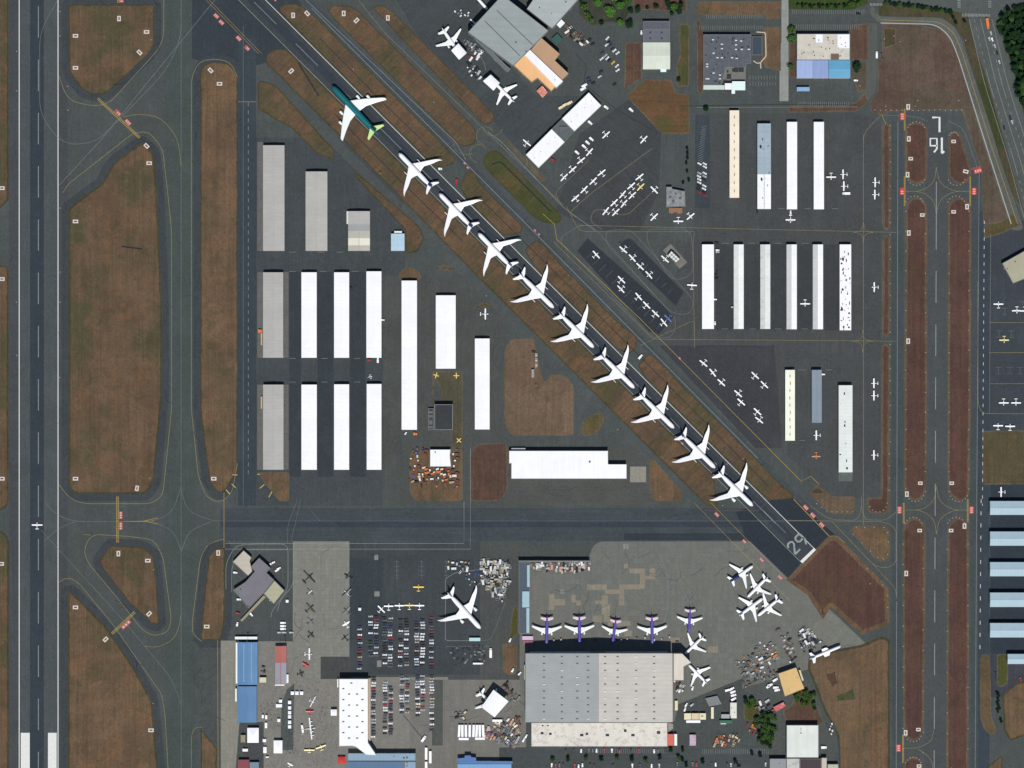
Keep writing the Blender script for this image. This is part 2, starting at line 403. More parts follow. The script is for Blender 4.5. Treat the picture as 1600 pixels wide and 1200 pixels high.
sheet('apron_concrete', [(930,846,14),(1172,846),(1240,912),(1300,955),(1356,1008),(1296,1016),(1264,1026),(1262,1046),(1156,1078),(1060,1130),(1046,1125),(812,1125),(812,874),(918,874,8)],
      slabs('airline_apron', (106,108,101), 0, 6.1, warm=(1.12,1.05,.93)), 3, r=0.5)
sheet('apron_concrete', [(1296,956),(1310,966),(1322,978),(1356,1009),(1330,1006),(1300,1010),(1268,990),(1274,972),(1284,970),(1290,958)], slabs('apron_end', (112,114,102), 0.6, 9.0), 4)
sheet('apron_concrete', rect(1218,68,1232,158) , slabs('path_concrete', (138,142,134), 0, 4.0), 2)
sheet('apron_concrete', rect(1221,-60,1232,70) , slabs('path_concrete', (138,142,134), 0, 4.0), 2)
sheet('apron_pavement', [(1040,1165),(1225,1165),(1225,1320),(780,1320),(780,1168)], A('south_lot', (72,74,78), PI/2), 4)
sheet('apron_pavement', [(1160,1075),(1212,1060),(1262,1062),(1300,1160),(1325,1320),(1200,1320),(1200,1130)], A('yard_south', (80,82,82)), 4)
sheet('apron_pavement', [(1060,1100),(1160,1060),(1160,1170),(1045,1170)], A('yard_south2', (74,76,78)), 4)
pt = slabs('patch_tan', (136,126,106), 0, 6.1, warm=(1.1,1.05,.95))
for r in ((975,881,982,888),(983,888,1008,896),(1015,888,1024,905),(1000,896,1008,920),(1008,900,1024,905),(968,913,1000,921),(917,913,948,922),(967,921,975,946),(946,921,967,928),(858,928,866,953),(866,936,883,946),(893,929,900,941),(900,938,908,946),(930,938,940,944),(940,930,950,960),(944,944,953,972),(926,962,940,972),(950,970,985,978),(975,985,988,994),(1106,1010,1122,1020),(1047,996,1062,1004)):
    sheet('apron_patch', rect(*r), pt, 5)
for r in ((585,867,591,875),(585,924,593,932),(589,1032,596,1042),(974,850,982,858),(875,921,882,928)):
    sheet('apron_patch', rect(*r), slabs('patch_pale', (126,128,122), 0, 6), 5)
for r in ((402,222,411,392),(402,425,411,559),(442.5,425,451,559),(402,601,411,734),(443,601,451,734)):
    sheet('apron_concrete', rect(*r), slabs('hangar_concrete', (98,98,96), 0, 3.8), 2)
sheet('apron_concrete', rect(984.5,729,1009.5,753.5), slabs('pad', (140,136,120), 0, 3.2), 4)
sheet('apron_concrete', [(1048,381),(1074,410),(1062,420),(1036,391)], slabs('pad2', (118,116,108), D45, 4), 3)
sheet('apron_pavement', rect(1310.5,738,1332,752), A('hangar_floor', (92,100,98)), 3)
# public roads
road = A('road', (82,86,86), 0.25, seams=False)
sheet('road', [(1512,-80),(1552,-80),(1560,30),(1576,80),(1602,160),(1650,330),(1600,345),(1578,290),(1548,160),(1508,30)], road, 2)
sheet('road', [(1370,-80),(1520,-80),(1512,22),(1440,8),(1370,2)], road, 1)
sheet('road', [(1548,-80),(1660,-80),(1660,16),(1556,20)], road, 1)
sheet('road', [(1362,5),(1372,26),(1470,28),(1490,40),(1502,62),(1545,190),(1600,360),(1580,360),(1492,85),(1478,52),(1460,37),(1372,36),(1358,20)], A('side_road', (92,92,88), 0.3, seams=False), 2, r=8)
sheet('road', [(1352,36),(1371,36),(1371,128),(1366,146),(1340,172),(1330,172),(1352,140)], A('lane_grey', (86,86,82), 0, seams=False), 3, r=4)
sheet('road', [(990,-60),(1073,-60),(1076,17),(1085,28),(1088,150),(1110,176),(1060,178),(1076,150),(1076,30),(990,18)], A('side_lane', (74,76,78), 0, seams=False), 2)

# ------------------------------------------------------------------ grass islands: a worn pale rim and the dry grass inside it
G_B = grass('dry_grass_brown', (106,88,70), (128,104,81), (87,88,62))
G_W = grass('dry_grass_west', (104,86,68), (121,99,78), (82,85,61), gamt=.85, glo=.48)
G_R = grass('dry_grass_red', (94,74,65), (110,87,73), (84,78,56), gamt=.35)
G_E = grass('dry_grass_plum', (92,69,63), (104,79,69), (92,78,58), gamt=.6)
G_D = grass('dry_grass_diagonal', (97,82,68), (122,98,75), (85,86,60), D45, gamt=.75, glo=.48)
G_G = grass('green_grass', (80,86,48), (92,92,56), (98,84,56), gamt=.5)
RIMB = grass('worn_rim', (100,94,80), (118,108,90), (84,84,68))
RIMG = grass('green_rim', (76,74,56), (88,82,60), (64,72,46))
RIME = grass('worn_rim_east', (104,90,76), (116,102,84), (96,84,66))
RG_ = random.Random(31)
def ragged(P, amp=.38, step=5.0):
    out = []
    for i in range(len(P)):
        a_, b_ = P[i-1], P[i]; L = math.hypot(b_[0]-a_[0], b_[1]-a_[1]); n = int(L/step)
        for k in range(1, n): 
            t = k/n; out.append((a_[0]+(b_[0]-a_[0])*t+RG_.uniform(-amp,amp), a_[1]+(b_[1]-a_[1])*t+RG_.uniform(-amp,amp)))
        out.append(b_)
    return out
SHP = []
SHO = asphalt('shoulder_dark', (61,65,73), 0.0, seams=False)
def isl(pts, mat, r=6, rim=RIMB, w=1.6, lev=5, sh=0):
    if sh: SHEETS.append((0.5, len(SHEETS), 'taxiway_shoulder', inset(smooth_poly(pts, r), -sh), [SHO], 0)); SHP.append(inset(smooth_poly(pts, r), -sh*.6))
    SHEETS.append((lev, len(SHEETS), 'grass_ground', ragged(smooth_poly(pts, r)), [rim, mat], w))
isl([(-160,-200),(13.5,-200),(13.5,312),(0,326),(-160,326)], G_W, 2, RIMG, 3)
isl([(-160,415),(13.5,415),(13.5,790),(-2,800),(-160,800)], G_W, 8, RIMG, 3)
isl([(-160,830),(4,830),(14,842),(14,1500),(-160,1500)], G_W, 6, RIMG, 3)
isl([(107,7),(241,7),(241,76,14),(190,125),(165,148,10),(132,146,16),(108,112,10)], G_W, 4, RIMG, 2, sh=11)
isl([(222,222,6),(240,240),(246,300),(253,480),(253,620),(241,750),(230,772,12),(118,772,12),(107,762),(107,326),(135,304,10),(160,286),(176,255,12)], G_W, 6, RIMG, 3, sh=11)
isl([(313,106,8),(326,97,6),(358,98,12),(371.5,118),(371.5,735),(352,768,6),(340,771,6),(328,755),(320,700),(313,640)], G_B, 6, RIMG, 2, sh=11)
isl([(155,876),(172,851.7),(222,855),(240.7,868),(249,975),(237.5,975),(203,943.5),(158,886)], G_W, 6, RIMG, 2, sh=11)
isl([(106,924),(114,927),(165,978),(206,1038),(237.5,1095),(247,1200),(262,1500),(106,1500)], G_B, 5, RIMG, 3, sh=11)
isl([(326,868),(336,856),(351.5,856),(351.5,968),(345,1001),(313.5,1001),(317,947)], G_B, 5, RIMG, 2, sh=11)
isl([(313.5,1137),(340,1171),(338,1200),(345,1500),(313,1500)], G_B, 2, RIMG, 2)
isl([(404,738),(452,738),(452,783),(436,783),(404,742)], G_B, 3)
isl([(640,706),(723,700),(723,783),(650,783),(640,770)], G_B, 7, lev=5)
isl([(675,580),(723,580),(723,700),(706,700),(706,632),(690,632),(690,610),(679,590),(675,640)], grass('dirt_olive', (88,86,70), (98,94,76), (78,82,52)), 4, lev=5)
isl([(734,706,16),(748,693,4),(790,692),(793,700),(793,768,10),(781,783),(734,783)], G_R, 6)
isl([(787.5,548),(797,530),(834,528),(840,556),(847,588),(851,598),(858,586),(874,584,10),(889,590,8),(897,607),(897,681),(798,681,12),(787.5,662)], grass('tan_grass', (112,94,78), (130,110,90), (100,92,70)), 6, w=1.2)
isl([(908,681),(908,662,8),(920,649),(940,643,6),(945,655,6),(935,674),(922,681)], grass('tan_grass2', (98,88,60), (110,98,70), (90,90,58)), 6)
isl([(1015,719),(1020,716),(1066,768),(1066,783),(1022,783,12),(1015,768)], G_B, 4)
isl([(622,437),(624,424),(640,415),(656,424),(660,437)], G_B, 8)
isl([(680,420),(694,414),(712,418),(704,424)], G_D, 2)
isl([(741,480),(754,472),(770,476),(768,481)], G_D, 2)
# diagonal strips
isl([(415,86,10),(428,77,10),(447,76,10)]+[dg(371,s) for s in (540,700,1000,1400,1861)]+[(1122,794),(1106,790)]+[dg(314,s) for s in (1890,1500,1200)]+[dg(317,900),dg(318,700),(415,98)], G_D, 4, RIMG, 2)
isl([(435,12,6),(444,6),(467,6,8)]+[dg(467,s) for s in (520,700,930)]+[(712,248,12),(708,256),(690,262,8)]+[dg(418,s) for s in (940,700,480)]+[(437,18)], G_D, 4, RIMG, 1.6)
isl([(730,266,10),(742,270)]+[dg(463,1040),dg(463,1140)]+[(818,353,8),(814,364),(787,369,8)]+[dg(418,1120),dg(418,1040)]+[(718,291,6)], G_D, 6, RIMG, 1.6)
isl([(838,374,10),(849,381)]+[dg(463,1300),dg(463,1480)]+[(996,526,6),(994,545,8),(981,554,6)]+[dg(418,1500),dg(418,1260)]+[(818,390,8)], G_D, 6, RIMG, 1.6)
isl([(1012,552,8),(1026,560)]+[dg(464,1700),dg(464,1990)]+[(1241,774,4),(1237,780,4),(1202,782)]+[dg(418,1950),dg(418,1600)]+[(996,571,6)], G_D, 6, RIMG, 1.6)
isl([(511,16,8),(520,8),(547,9),(561,17)]+[dg(543,s) for s in (600,800,930)]+[(745,207,8),(742,225),(722,231,10)]+[dg(492,s) for s in (900,700,560)], G_D, 5, RIMG, 1.6)
isl([(582,12,6),(590,8),(601,9),(616,20),(772,178,8),(771,190),(758,196,6),(745,184),(640,74)], G_D, 5, RIMG, 1.4)
isl([(754,248,6),(762,237),(776,234),(786,242),(879,338,8),(875,349),(852,349,8),(832,338),(757,262)], grass('green_hollow', (90,84,58), (102,92,62), (72,84,48), D45, gamt=.9, glo=.40), 6, RIMG, 2)
isl([(786,219),(792,217),(854,280),(850,285),(844,282)], RIMB, 2)
isl([(403,128),(412,126,6),(432,134),(522,234),(522,250),(495,240),(457,201),(432,187),(403,170)], G_D, 5, RIMG, 2)
isl([(551,272),(560,272),(575,284),(657,355,8),(663,372),(652,395,8),(634,396),(633,358),(616,341)], G_D, 4, RIMG, 2)
# north east blocks
isl([(978,150),(1006,124),(1049,125),(1056,145),(1076,148),(1078,206),(1074,210),(1034,209)], grass('dry_grass_ne', (104,82,60), (122,92,66), (84,92,54), PI/2, gamt=.8, glo=.47), 3)
isl([(977,66),(1003,66),(1003,121),(975,142)], G_R, 2)
isl([(1062,37),(1077,37),(1077,134),(1058,136),(1057,100),(1062,90)], grass('olive_strip', (96,84,64), (108,92,70), (70,84,44), gamt=.9, glo=.42), 3)
isl([(1088,2),(1220,2),(1220,30),(1196,30),(1196,24),(1088,24)], G_B, 2)
isl([(1088,30),(1093,30),(1099,52),(1099,146),(1090,146)], G_R, 2)
isl([(1194,42),(1220,42),(1220,112),(1196,106),(1188,94),(1194,80)], G_B, 3)
isl([(1233,66),(1245,66),(1245,122),(1233,120)], G_R, 2)
isl([(1232,165),(1322,165),(1340,158),(1352,144),(1356,160),(1340,174),(1232,176)], G_R, 4)
isl([(1329,40),(1357,36),(1357,94),(1329,94)], G_R, 2)
isl([(1329,96),(1354,96),(1354,140),(1342,146),(1334,126),(1329,122)], grass('grey_dirt', (92,84,72), (104,96,84), (84,84,60)), 3)
isl([(985,-60),(1073,-60),(1073,19),(1040,17),(990,14)], G_R, 2)
isl([(1232,-60),(1350,-60),(1356,6),(1330,16),(1232,14)], grass('lawn', (58,80,40), (84,88,58), (52,80,32)), 2, RIMG)
isl([(1372,6),(1440,8),(1512,22),(1520,60),(1544,130),(1600,330),(1580,300),(1560,240),(1505,60),(1492,42),(1472,27),(1374,25)], grass('verge', (84,78,60), (92,86,66), (56,74,36), gamt=.8, glo=.45), 3, RIMG)
isl([(1378,37),(1430,37),(1474,47,10),(1492,68,8),(1500,90),(1534,215),(1574,335),(1566,348),(1536,350),(1534,270),(1504,175),(1500,171),(1392,174),(1380,180),(1362,176),(1358,164),(1371,140),(1372,94),(1378,80)], grass('waste_ground', (96,78,70), (112,98,86), (98,92,76), gamt=.9, glo=.46), 3, lev=5)
isl([(1380,44),(1400,44),(1400,70),(1381,76)], RIMG, 3, lev=6)
# east runway strips
def er(pts, mat=G_E, r=8): return isl(pts, mat, r, RIME, 3.8)
er([(1414,196,7),(1424,191,9),(1440,191,9),(1450,200,9),(1449,282,14),(1432,290,8),(1414,278,10)])
er([(1482,212,5),(1492,203,6),(1500,208,5),(1518,264,6),(1517,282,10),(1498,290,8),(1482,278,10)], r=8)
er([(1415,318),(1428,307,10),(1441,309,10),(1449,322),(1449,640),(1447,772,12),(1432,786,10),(1412,774,12)])
er([(1481,318),(1496,307,10),(1510,311,10),(1518,326),(1517,640),(1514,776,12),(1500,786,10),(1480,770,12)])
er([(1410,822),(1424,807,10),(1440,812,10),(1447,826),(1444,1100),(1443,1148,10),(1428,1161,8),(1411,1148,10)])
er([(1480,822),(1494,807,10),(1508,811,10),(1514,824),(1513,1500),(1477,1500)])
er([(1411,1192),(1424,1180,8),(1440,1186,8),(1443,1200),(1443,1500),(1409,1500)])
er([(1378,198,4),(1384,191),(1392,196),(1391.5,357),(1385,361),(1379,356)], r=5)
er([(1379,372),(1385,366),(1391.5,370),(1391,522),(1385,528),(1378,522)], r=5)
er([(1377,540),(1384,536),(1391,542),(1390,779),(1390,798,8),(1382,804),(1358,803,6),(1354,790),(1354,777),(1376,777)], r=4)
er([(1264,770),(1277,757),(1288,766),(1300,775),(1336,776),(1336,797,6),(1330,804),(1298,803,8),(1286,793)], grass('dark_dirt', (78,68,58), (92,80,66), (76,72,56)), 3)
er([(1329,830,4),(1334,821,5),(1384,821,10),(1391,832),(1391,870,12),(1380,879),(1366,873)], G_B)
isl([(1228,906),(1294,838,8),(1308,838,8),(1321,850),(1376,906,8),(1388,918),(1390,976,8),(1346,992),(1300,950),(1298,948),(1286,968),(1262,930)], G_E, 3, G_B, 7)
isl([(1264,1026),(1300,1016),(1344,1008),(1378,994,6),(1391,1000),(1391,1500),(1330,1500),(1310,1160),(1304,1135),(1290,1116),(1278,1085),(1262,1046)], G_B, 4, RIMG, 4)
isl([(1245,1068),(1262,1072),(1288,1130),(1278,1132),(1230,1130),(1222,1112),(1238,1100)], G_R, 3, lev=6)
isl([(1162,1096),(1180,1090),(1188,1110),(1176,1128),(1162,1124)], G_G, 4, lev=6)
isl([(1268,1040),(1330,1028),(1350,1062),(1351,1200),(1351,1400),(1318,1400),(1312,1150),(1285,1095)], grass('mown_square', (112,92,72), (126,104,82), (98,92,68), gamt=.4), 3, lev=6)
isl([(1290,1052),(1304,1048),(1311,1068),(1300,1074),(1292,1062)], grass('brown_square', (92,70,56), (98,76,60), (92,76,58)), 1, lev=7)
isl([(1306,1086),(1334,1074),(1338,1094),(1308,1097)], grass('green_square', (74,82,54), (88,90,60), (62,78,46)), 4, lev=7)
isl([(1535,673),(1660,673),(1660,757),(1535,757)], grass('field_olive', (92,84,62), (100,92,70), (92,84,52)), 1)
isl([(1537,352),(1566,345),(1582,332),(1596,352),(1556,368),(1538,373)], grass('field_olive2', (88,82,58), (100,92,66), (92,80,50)), 3, lev=6)
isl([(1531,1026,6),(1538,1021,6),(1547,1024),(1549,1120),(1558,1142,6),(1550,1150,6),(1538,1140,6),(1531,1122)], grass('field_olive3', (104,88,66), (112,96,72), (84,84,52)), 6, lev=6)
isl([(1558,1022),(1575,1022),(1575,1064),(1568,1074,6),(1558,1072)], G_G, 5, lev=6)
isl([(1660,1040),(1620,1062),(1590,1066),(1566,1085),(1568,1140),(1578,1158,6),(1600,1150),(1660,1110)], G_B, 5, RIMG, 3, lev=6)
isl([(1535,1206),(1552,1190),(1566,1180),(1566,1320),(1535,1320)], G_B, 5, RIMG, 2, lev=6)
isl([(795,1004),(800,955),(806,942,8),(810,955),(810,990),(797,1000)], grass('olive_hump', (90,84,54), (98,88,60), (74,84,42)), 4, lev=6)
isl([(785,1006),(808,1006),(808,1050,6),(800,1056),(786,1050)], G_B, 4, lev=6)
isl([(1566,20),(1600,10),(1660,10),(1660,230),(1600,180),(1586,120),(1568,60)], grass('forest_floor', (44,58,34), (56,66,40), (36,56,28)), 3, RIMG, lev=6)
isl([(905,-60),(985,-60),(985,14),(975,36),(950,34),(925,40),(905,22)], grass('tree_lawn', (66,72,60), (76,78,68), (52,70,42)), 3, RIMG, lev=6)

lay_sheets()
# ------------------------------------------------------------------ painted lines
PY = plain('paint_yellow', (190,168,96), .7, var=.25, scale=.4)
PYD = plain('paint_worn_yellow', (146,136,92), .8, var=.3, scale=.3)
PO = plain('paint_ochre', (176,150,70), .8, var=.25, scale=.4)
PW = plain('paint_white', (226,226,220), .7, var=.12, scale=.4)
PWD = plain('paint_worn_white', (150,154,152), .8, var=.28, scale=.3)
PG = plain('paint_grey', (122,126,126), .85, var=.3, scale=.3)
PR = plain('paint_red', (172,92,90), .8, var=.3, scale=.6)
PRR = plain('paint_bright_red', (206,70,64), .8, var=.2, scale=.6)
PP = plain('paint_pale_pink', (226,176,168), .8, var=.2, scale=.6)
TAR = plain('crack_tar', (40,44,52), .9, var=.2)
LB = {}
def lmb(mat, name): return LB.setdefault((name, mat.name), (MB(), mat, name))[0]
LZ = 0.098; LC = [0]
def line(pts, w=0.55, mat=PYD, name='taxiway_marking', r=0, closed=False, dash=None):
    if r: 
        q = smooth_poly(pts, r)
        if not closed:
            # keep the two ends square
            inner = smooth_poly([pts[0]]+pts[1:], r); 
            out = [pts[0][:2]]
            for i in range(1, len(pts)-1):
                p, a, b = Vector(pts[i][:2]), Vector(pts[i-1][:2]), Vector(pts[i+1][:2])
                rr = pts[i][2] if len(pts[i]) > 2 else r
                d = min(rr, (a-p).length*0.49, (b-p).length*0.49)
                A1, B1 = p+(a-p).normalized()*d, p+(b-p).normalized()*d
                for k in range(9):
                    t = k/8; v = A1*(1-t)**2+p*2*t*(1-t)+B1*t*t; out.append((v.x, v.y))
            out.append(pts[-1][:2]); q = out
    else: q = [p[:2] for p in pts]
    if closed: q = q+[q[0]]
    m = [Vector(W(*p)) for p in q]; mb = lmb(mat, name)
    if dash:
        on, off = dash[0]*S, dash[1]*S; segs = []
        for a, b in zip(m, m[1:]):
            L = (b-a).length; d = (b-a)/max(L, 1e-6); t = 0
            while t < L: segs.append([a+d*t, a+d*min(L, t+on)]); t += on+off
    else: segs = [m]
    for sg in segs:
        if len(sg) < 2: continue
        L, Rr = [], []
        for i, p in enumerate(sg):
            a = sg[max(0, i-1)]; b = sg[min(len(sg)-1, i+1)]; d = (b-a)
            if d.length < 1e-6: d = Vector((1, 0))
            d.normalize(); nn = Vector((-d.y, d.x))*w/2; L.append(p+nn); Rr.append(p-nn)
        i0 = len(mb.v); LC[0] += 1; z = LZ+(LC[0] % 9)*0.0012
        for a, b in zip(L, Rr): mb.v += [(a.x, a.y, z), (b.x, b.y, z)]
        for k in range(len(L)-1): mb.face((i0+2*k, i0+2*k+1, i0+2*k+3, i0+2*k+2))
def pat(pts, mat, name='pavement_marking', dz=0.0):
    mb = lmb(mat, name); LC[0] += 1; m = [W(*p) for p in pts]; mb.poly(m, LZ+0.0005+dz+(LC[0] % 9)*0.0012)
def arc(cx, cy, r, a0, a1, n=14):
    return [(cx+r*math.cos(math.radians(a0+(a1-a0)*k/n)), cy+r*math.sin(math.radians(a0+(a1-a0)*k/n))) for k in range(n+1)]
RM = 'runway_marking'
line([(30,-60),(30,1400)], 0.9, PW, RM); line([(90.7,-60),(90.7,1400)], 0.9, PW, RM)
y = 10
while y < 1320: line([(60,y-83.2*0),(60,y+49)], 0.75, PWD, RM); y += 83.2
pat(rect(32.5,1145,46.5,1260), PW); pat(rect(75,1145,88.5,1260), PW)
line([dg(415,-80),dg(415,2129)], 0.6, PW, RM); line([dg(373,-80),dg(373,2129)], 0.5, PWD, RM)
for s in range(10, 1990, 130): line([dg(394,s),dg(394,s+70)], 0.5, PWD, RM)
line([(1463,284),(1463,350)], 0.8, PWD, RM); 
y = 340
while y < 1500: line([(1463-(y-340)*0.004,y),(1463-(y+50-340)*0.004,y+50)], 0.8, PWD, RM); y += 83.2
line([(1193,798),(1228,833)], .6, PG, RM)
pat([(1272,856),(1275,859),(1254,880),(1250,877)], PW)
# runway numbers: 29 on the diagonal, 16 and L on the eastern runway (both read from their own ends)
GLY = {'2': [[(0,7.2),(0.6,8.6),(2,9.4),(3.6,9.4),(5,8.4),(5,6.6),(0.2,0.9)],[(0,0.6),(5.4,0.6)]],
 '9': [[(5,5),(1,5),(0,6),(0,8.4),(1,9.4),(4,9.4),(5,8.4),(5,3.5),(3,0.2)]],
 '1': [[(2.5,0),(2.5,9.6)],[(2.5,9.6),(1.0,8.4)]],
 '6': [[(2.6,9.8),(0.6,7.4),(0.6,0.6),(5,0.6),(5,5.4),(0.6,5.4)]],
 'L': [[(0.6,9.6),(0.6,0.6),(5,0.6)]]}
def glyph(ch, ox, oy, ux, uy, sc, w, mat):       # (ox,oy) lower left of the glyph, u = its reading direction on the map
    vx, vy = uy, -ux                              # up direction on the map (y grows southward)
    for st in GLY[ch]:
        line([(ox+ux*px*sc+vx*py*sc, oy+uy*px*sc+vy*py*sc) for px, py in st], w, mat, 'runway_number')
r2 = math.sqrt(.5)
glyph('2', 1252.5-9.5, 875-9.5+1.5, r2, -r2, 2.15, 2.2, PWD)
glyph('9', 1252.5+3, 875-22.5+3, r2, -r2, 2.15, 2.2, PWD)
glyph('L', 1469.5, 182, -1, 0, 2.55, 2.3, PW)
glyph('1', 1478, 215, -1, 0, 2.55, 2.3, PW)
glyph('6', 1465.3, 215, -1, 0, 2.35, 2.0, PW)
# taxiway edge and centre lines
T = 'taxiway_marking'
line([(256,-20),(256,68,24),(172,160,8),(150,166),(106,158),(92,118)], .5, PYD, r=22)
line([(98,302),(106,288),(208,208),(232,205),(254,232),(262,300),(268,360),(268,640),(258,740),(254,775),(236,787),(130,787),(108,778),(92,757)], .5, PYD, r=12)
line([(299,640),(299,120),(312,95),(338,92),(360,97),(371,120)], .5, PYD, r=14)
line([(299,640),(310,745),(322,776),(342,786),(362,772),(371,724)], .5, PYD, r=12)
line([(283,-20),(283,900)], .35, PG); line([(283,830),(283,1400)], .35, PG)
line([(352,-20),(205,160),(170,205),(92,290)], .45, PG, r=30)
line([(192,183),(215,178),(250,182),(278,215),(283,260)], .45, PYD, r=18)
line([(283,0),(283,60),(260,110),(190,183),(150,222),(112,226),(90,216),(62,178),(62,50),(90,0)], .4, PG, r=24)
for dx in (0, 5): line([(320+dx,-2-dx*0),(404+dx,84)], .3, PO)
line([(380,40),(380,790)], .35, PG); line([(388,160),(388,745)], .42, PWD, dash=(6,6.5))
line([(372,159),(400,159)], .4, PO); 
line([(283,760),(270,800),(240,815),(118,815),(90,806),(70,785)], .35, PG, r=16); line([(118,815),(90,826),(70,845)], .35, PG, r=12)
line([(240,815),(272,830),(283,860)], .35, PG, r=16); line([(283,765),(292,798),(330,813),(345,814),(1300,814)], .35, PG, r=16); line([(283,862),(295,830),(330,815)], .35, PG, r=14)
line([(187,815),(240,814)], .5, PO); line([(225,814),(247,809)], .5, PO); line([(225,814),(247,819)], .5, PO)
line([(130,835),(142,836)], .4, PYD) 
line([(200,838),(240,843),(255,870),(268,970),(262,988),(240,994),(222,984),(180,930),(138,880),(131,862),(138,842),(150,835),(200,838)], .5, PYD, r=12)
line([(92,910),(100,904),(112,904),(124,912),(178,978),(253,1085),(258,1120),(266,1260)], .5, PYD, r=8)
line([(64,828),(196,973),(268,1060),(283,1100)], .35, PG, r=14); line([(225,1009),(245,1012),(272,1000),(283,970),(283,880)], .4, PYD, r=18)
line([(350,770),(350,856)], .5, PO); line([(350,842),(324,850),(313,872),(300,975),(302,992),(315,1002)], .5, PYD, r=12)
line([(340,1000),(341,1260)], .4, PO); line([(299,1260),(299,1150),(304,1137),(316,1136)], .4, PYD, r=8)
line([(500,814),(470,780),(455,845)], .3, PG)
line([(458,846),(458,1000)], .4, PWD); line([(353,920),(353,880),(368,852),(400,850),(450,850),(450,920),(425,955),(423,965)], .4, PWD, r=12)
line([(362,925),(362,885),(378,859),(400,859),(450,859)], .35, PWD, r=10); line([(458,846),(458,914),(438,938),(433,956)], .4, PWD, r=8)
line([(725,784),(725,849),(352,849)], .4, PWD); line([(735,700),(735,858),(352,858)], .4, PWD)
line([(465,780),(450,820),(449,850)], .3, PG, r=4)
line([(749,890),(711,895),(696,904),(696,1001),(740,1001)], .4, PWD, r=5); line([(696,1010),(765,1010)], .35, PG); line([(752,1001),(766,1000),(775,980),(790,940)], .3, PG, r=6)
# diagonal taxi lines
for dx in (0,): line([(478,0),(712,222),(728,250)], .4, PWD, r=4)
line([dg(474,500),dg(472,1200),dg(468,1900)], .45, PWD, dash=None)
line([(762,206),(784,222),(880,324),(930,360)], .4, PWD, r=10)
line([(560,0),(600,50),(770,215),(880,320)], .35, PYD, r=6)
line([(848,334),(866,350),(870,374),(1000,498),(1252,752),(1267,744),(1280,757)], .5, PO)
line([(850,330),(1060,330)] if False else [(885,322),(905,362),(1085,362)], .35, PYD, r=14)
line([(905,352),(1400,363)], .35, PYD)
line([(865,378),(1000,510),(1020,530),(1400,533)], .35, PYD, r=8)
for x, yy in ((1349,363),(1348,533)):
    for sx in (-1, 1):
        for sy in (-1, 1):
            line([(x+sx*16,yy),(x+sx*2,yy+sy*2),(x,yy+sy*18)], .3, PYD, r=18)
line([(1085,540),(1083,380),(1085,363)], .35, PYD)
line([(1349,210),(1349,820)], .4, PYD); line([(1348,800),(1353,812),(1340,813)], .3, PYD)
line([(1378,178),(1349,208),(1349,240)], .4, PYD, r=14); line([(1378,180),(1384,194)], .5, PO)
line([(1378,180),(1420,181),(1440,185),(1450,190)], .35, PG, r=10); line([(1482,189),(1505,200),(1527,262)], .4, PG, r=16)
line([(1403,190),(1401,900),(1400,1320)], .4, PWD); line([(1530,262),(1526,800),(1523,1320)], .35, PWD)
line([(1538,345),(1535,790)], .5, PW, dash=(5,8)); line([(1533,780),(1531,1025)], .6, PW, dash=(6,13))
for yy in (299, 797):
    line([(1415,yy),(1440,yy),(1460,yy-14),(1463,yy-38)], .4, PYD, r=26); line([(1415,yy),(1440,yy),(1460,yy+14),(1463,yy+38)], .4, PYD, r=26)
    line([(1515,yy),(1488,yy),(1467,yy-14),(1463,yy-38)], .4, PYD, r=26); line([(1515,yy),(1488,yy),(1467,yy+14),(1463,yy+38)], .4, PYD, r=26)
line([(1412,1169),(1434,1169),(1456,1158),(1459,1140)], .4, PYD, r=22); line([(1434,1170),(1456,1185),(1459,1215)], .4, PYD, r=20)
line([(1266,790),(1296,812),(1340,813),(1346,795),(1346,776)], .35, PYD, r=14); line([(1346,790),(1350,812),(1385,813),(1400,800)], .35, PYD, r=14)
line([(1230,813),(1296,814),(1380,815),(1400,824),(1400,880),(1385,888),(1366,884),(1300,815)], .35, PYD, r=16)
line([(1300,815),(1372,890),(1400,920),(1401,940)], .35, PYD, r=10); line([(1240,780),(1296,838)], .7, PO); line([(1296,838),(1306,837),(1320,848)], .4, PO, r=4)
line([(1085,786),(1196,900),(1235,940)], .3, PO); line([(1110,785),(1228,905)], .35, PO); line([(1100,798),(1184,798),(1203,781)], .3, plain('paint_faded_red', (120,92,92), .9))
# wrap round tie-downs and parking bays
line([(1000,540),(1085,500),(1085,545)], .3, PYD, r=8)
def oval(pts, r, mat=PG, w=.35): line(pts+[pts[0]], w, mat, T, r=r) if False else line(smooth_poly(pts, r), w, mat, T, closed=True)
oval([(1010,358),(1080,358),(1084,430),(1050,440),(1012,380)], 18); oval([(946,360),(985,358),(1085,470),(1078,492),(1050,490),(948,382)], 14)
oval([(905,352),(925,352),(1058,500),(1050,528),(1020,528),(872,374)], 12)
for c in ((752,212),(742,240)): line(arc(c[0]+6, c[1], 14, 100, 330), .3, PYD)
line(arc(770,196,16,20,170), .3, PYD); line(arc(728,222,20,60,180), .3, PYD)
line([(877,320),(866,302),(920,250)], .3, PYD, r=10); line([(900,340),(890,332),(926,300),(1019,232)], .35, PYD, r=10); line([(940,358),(920,345),(930,325),(978,338),(1022,298)], .35, PYD, r=12)
for y0 in (504, 551, 599.5): line([(1546,y0),(1660,y0)], .4, PYD)
line([(1528,440),(1528,630),(1534,646),(1660,647)], .4, PYD, r=10); line([(1548,365),(1546,647)], .4, PG)
for k in range(9):
    for j in range(3):
        x0, y0 = 1560+j*20, 480+k*0+j*0
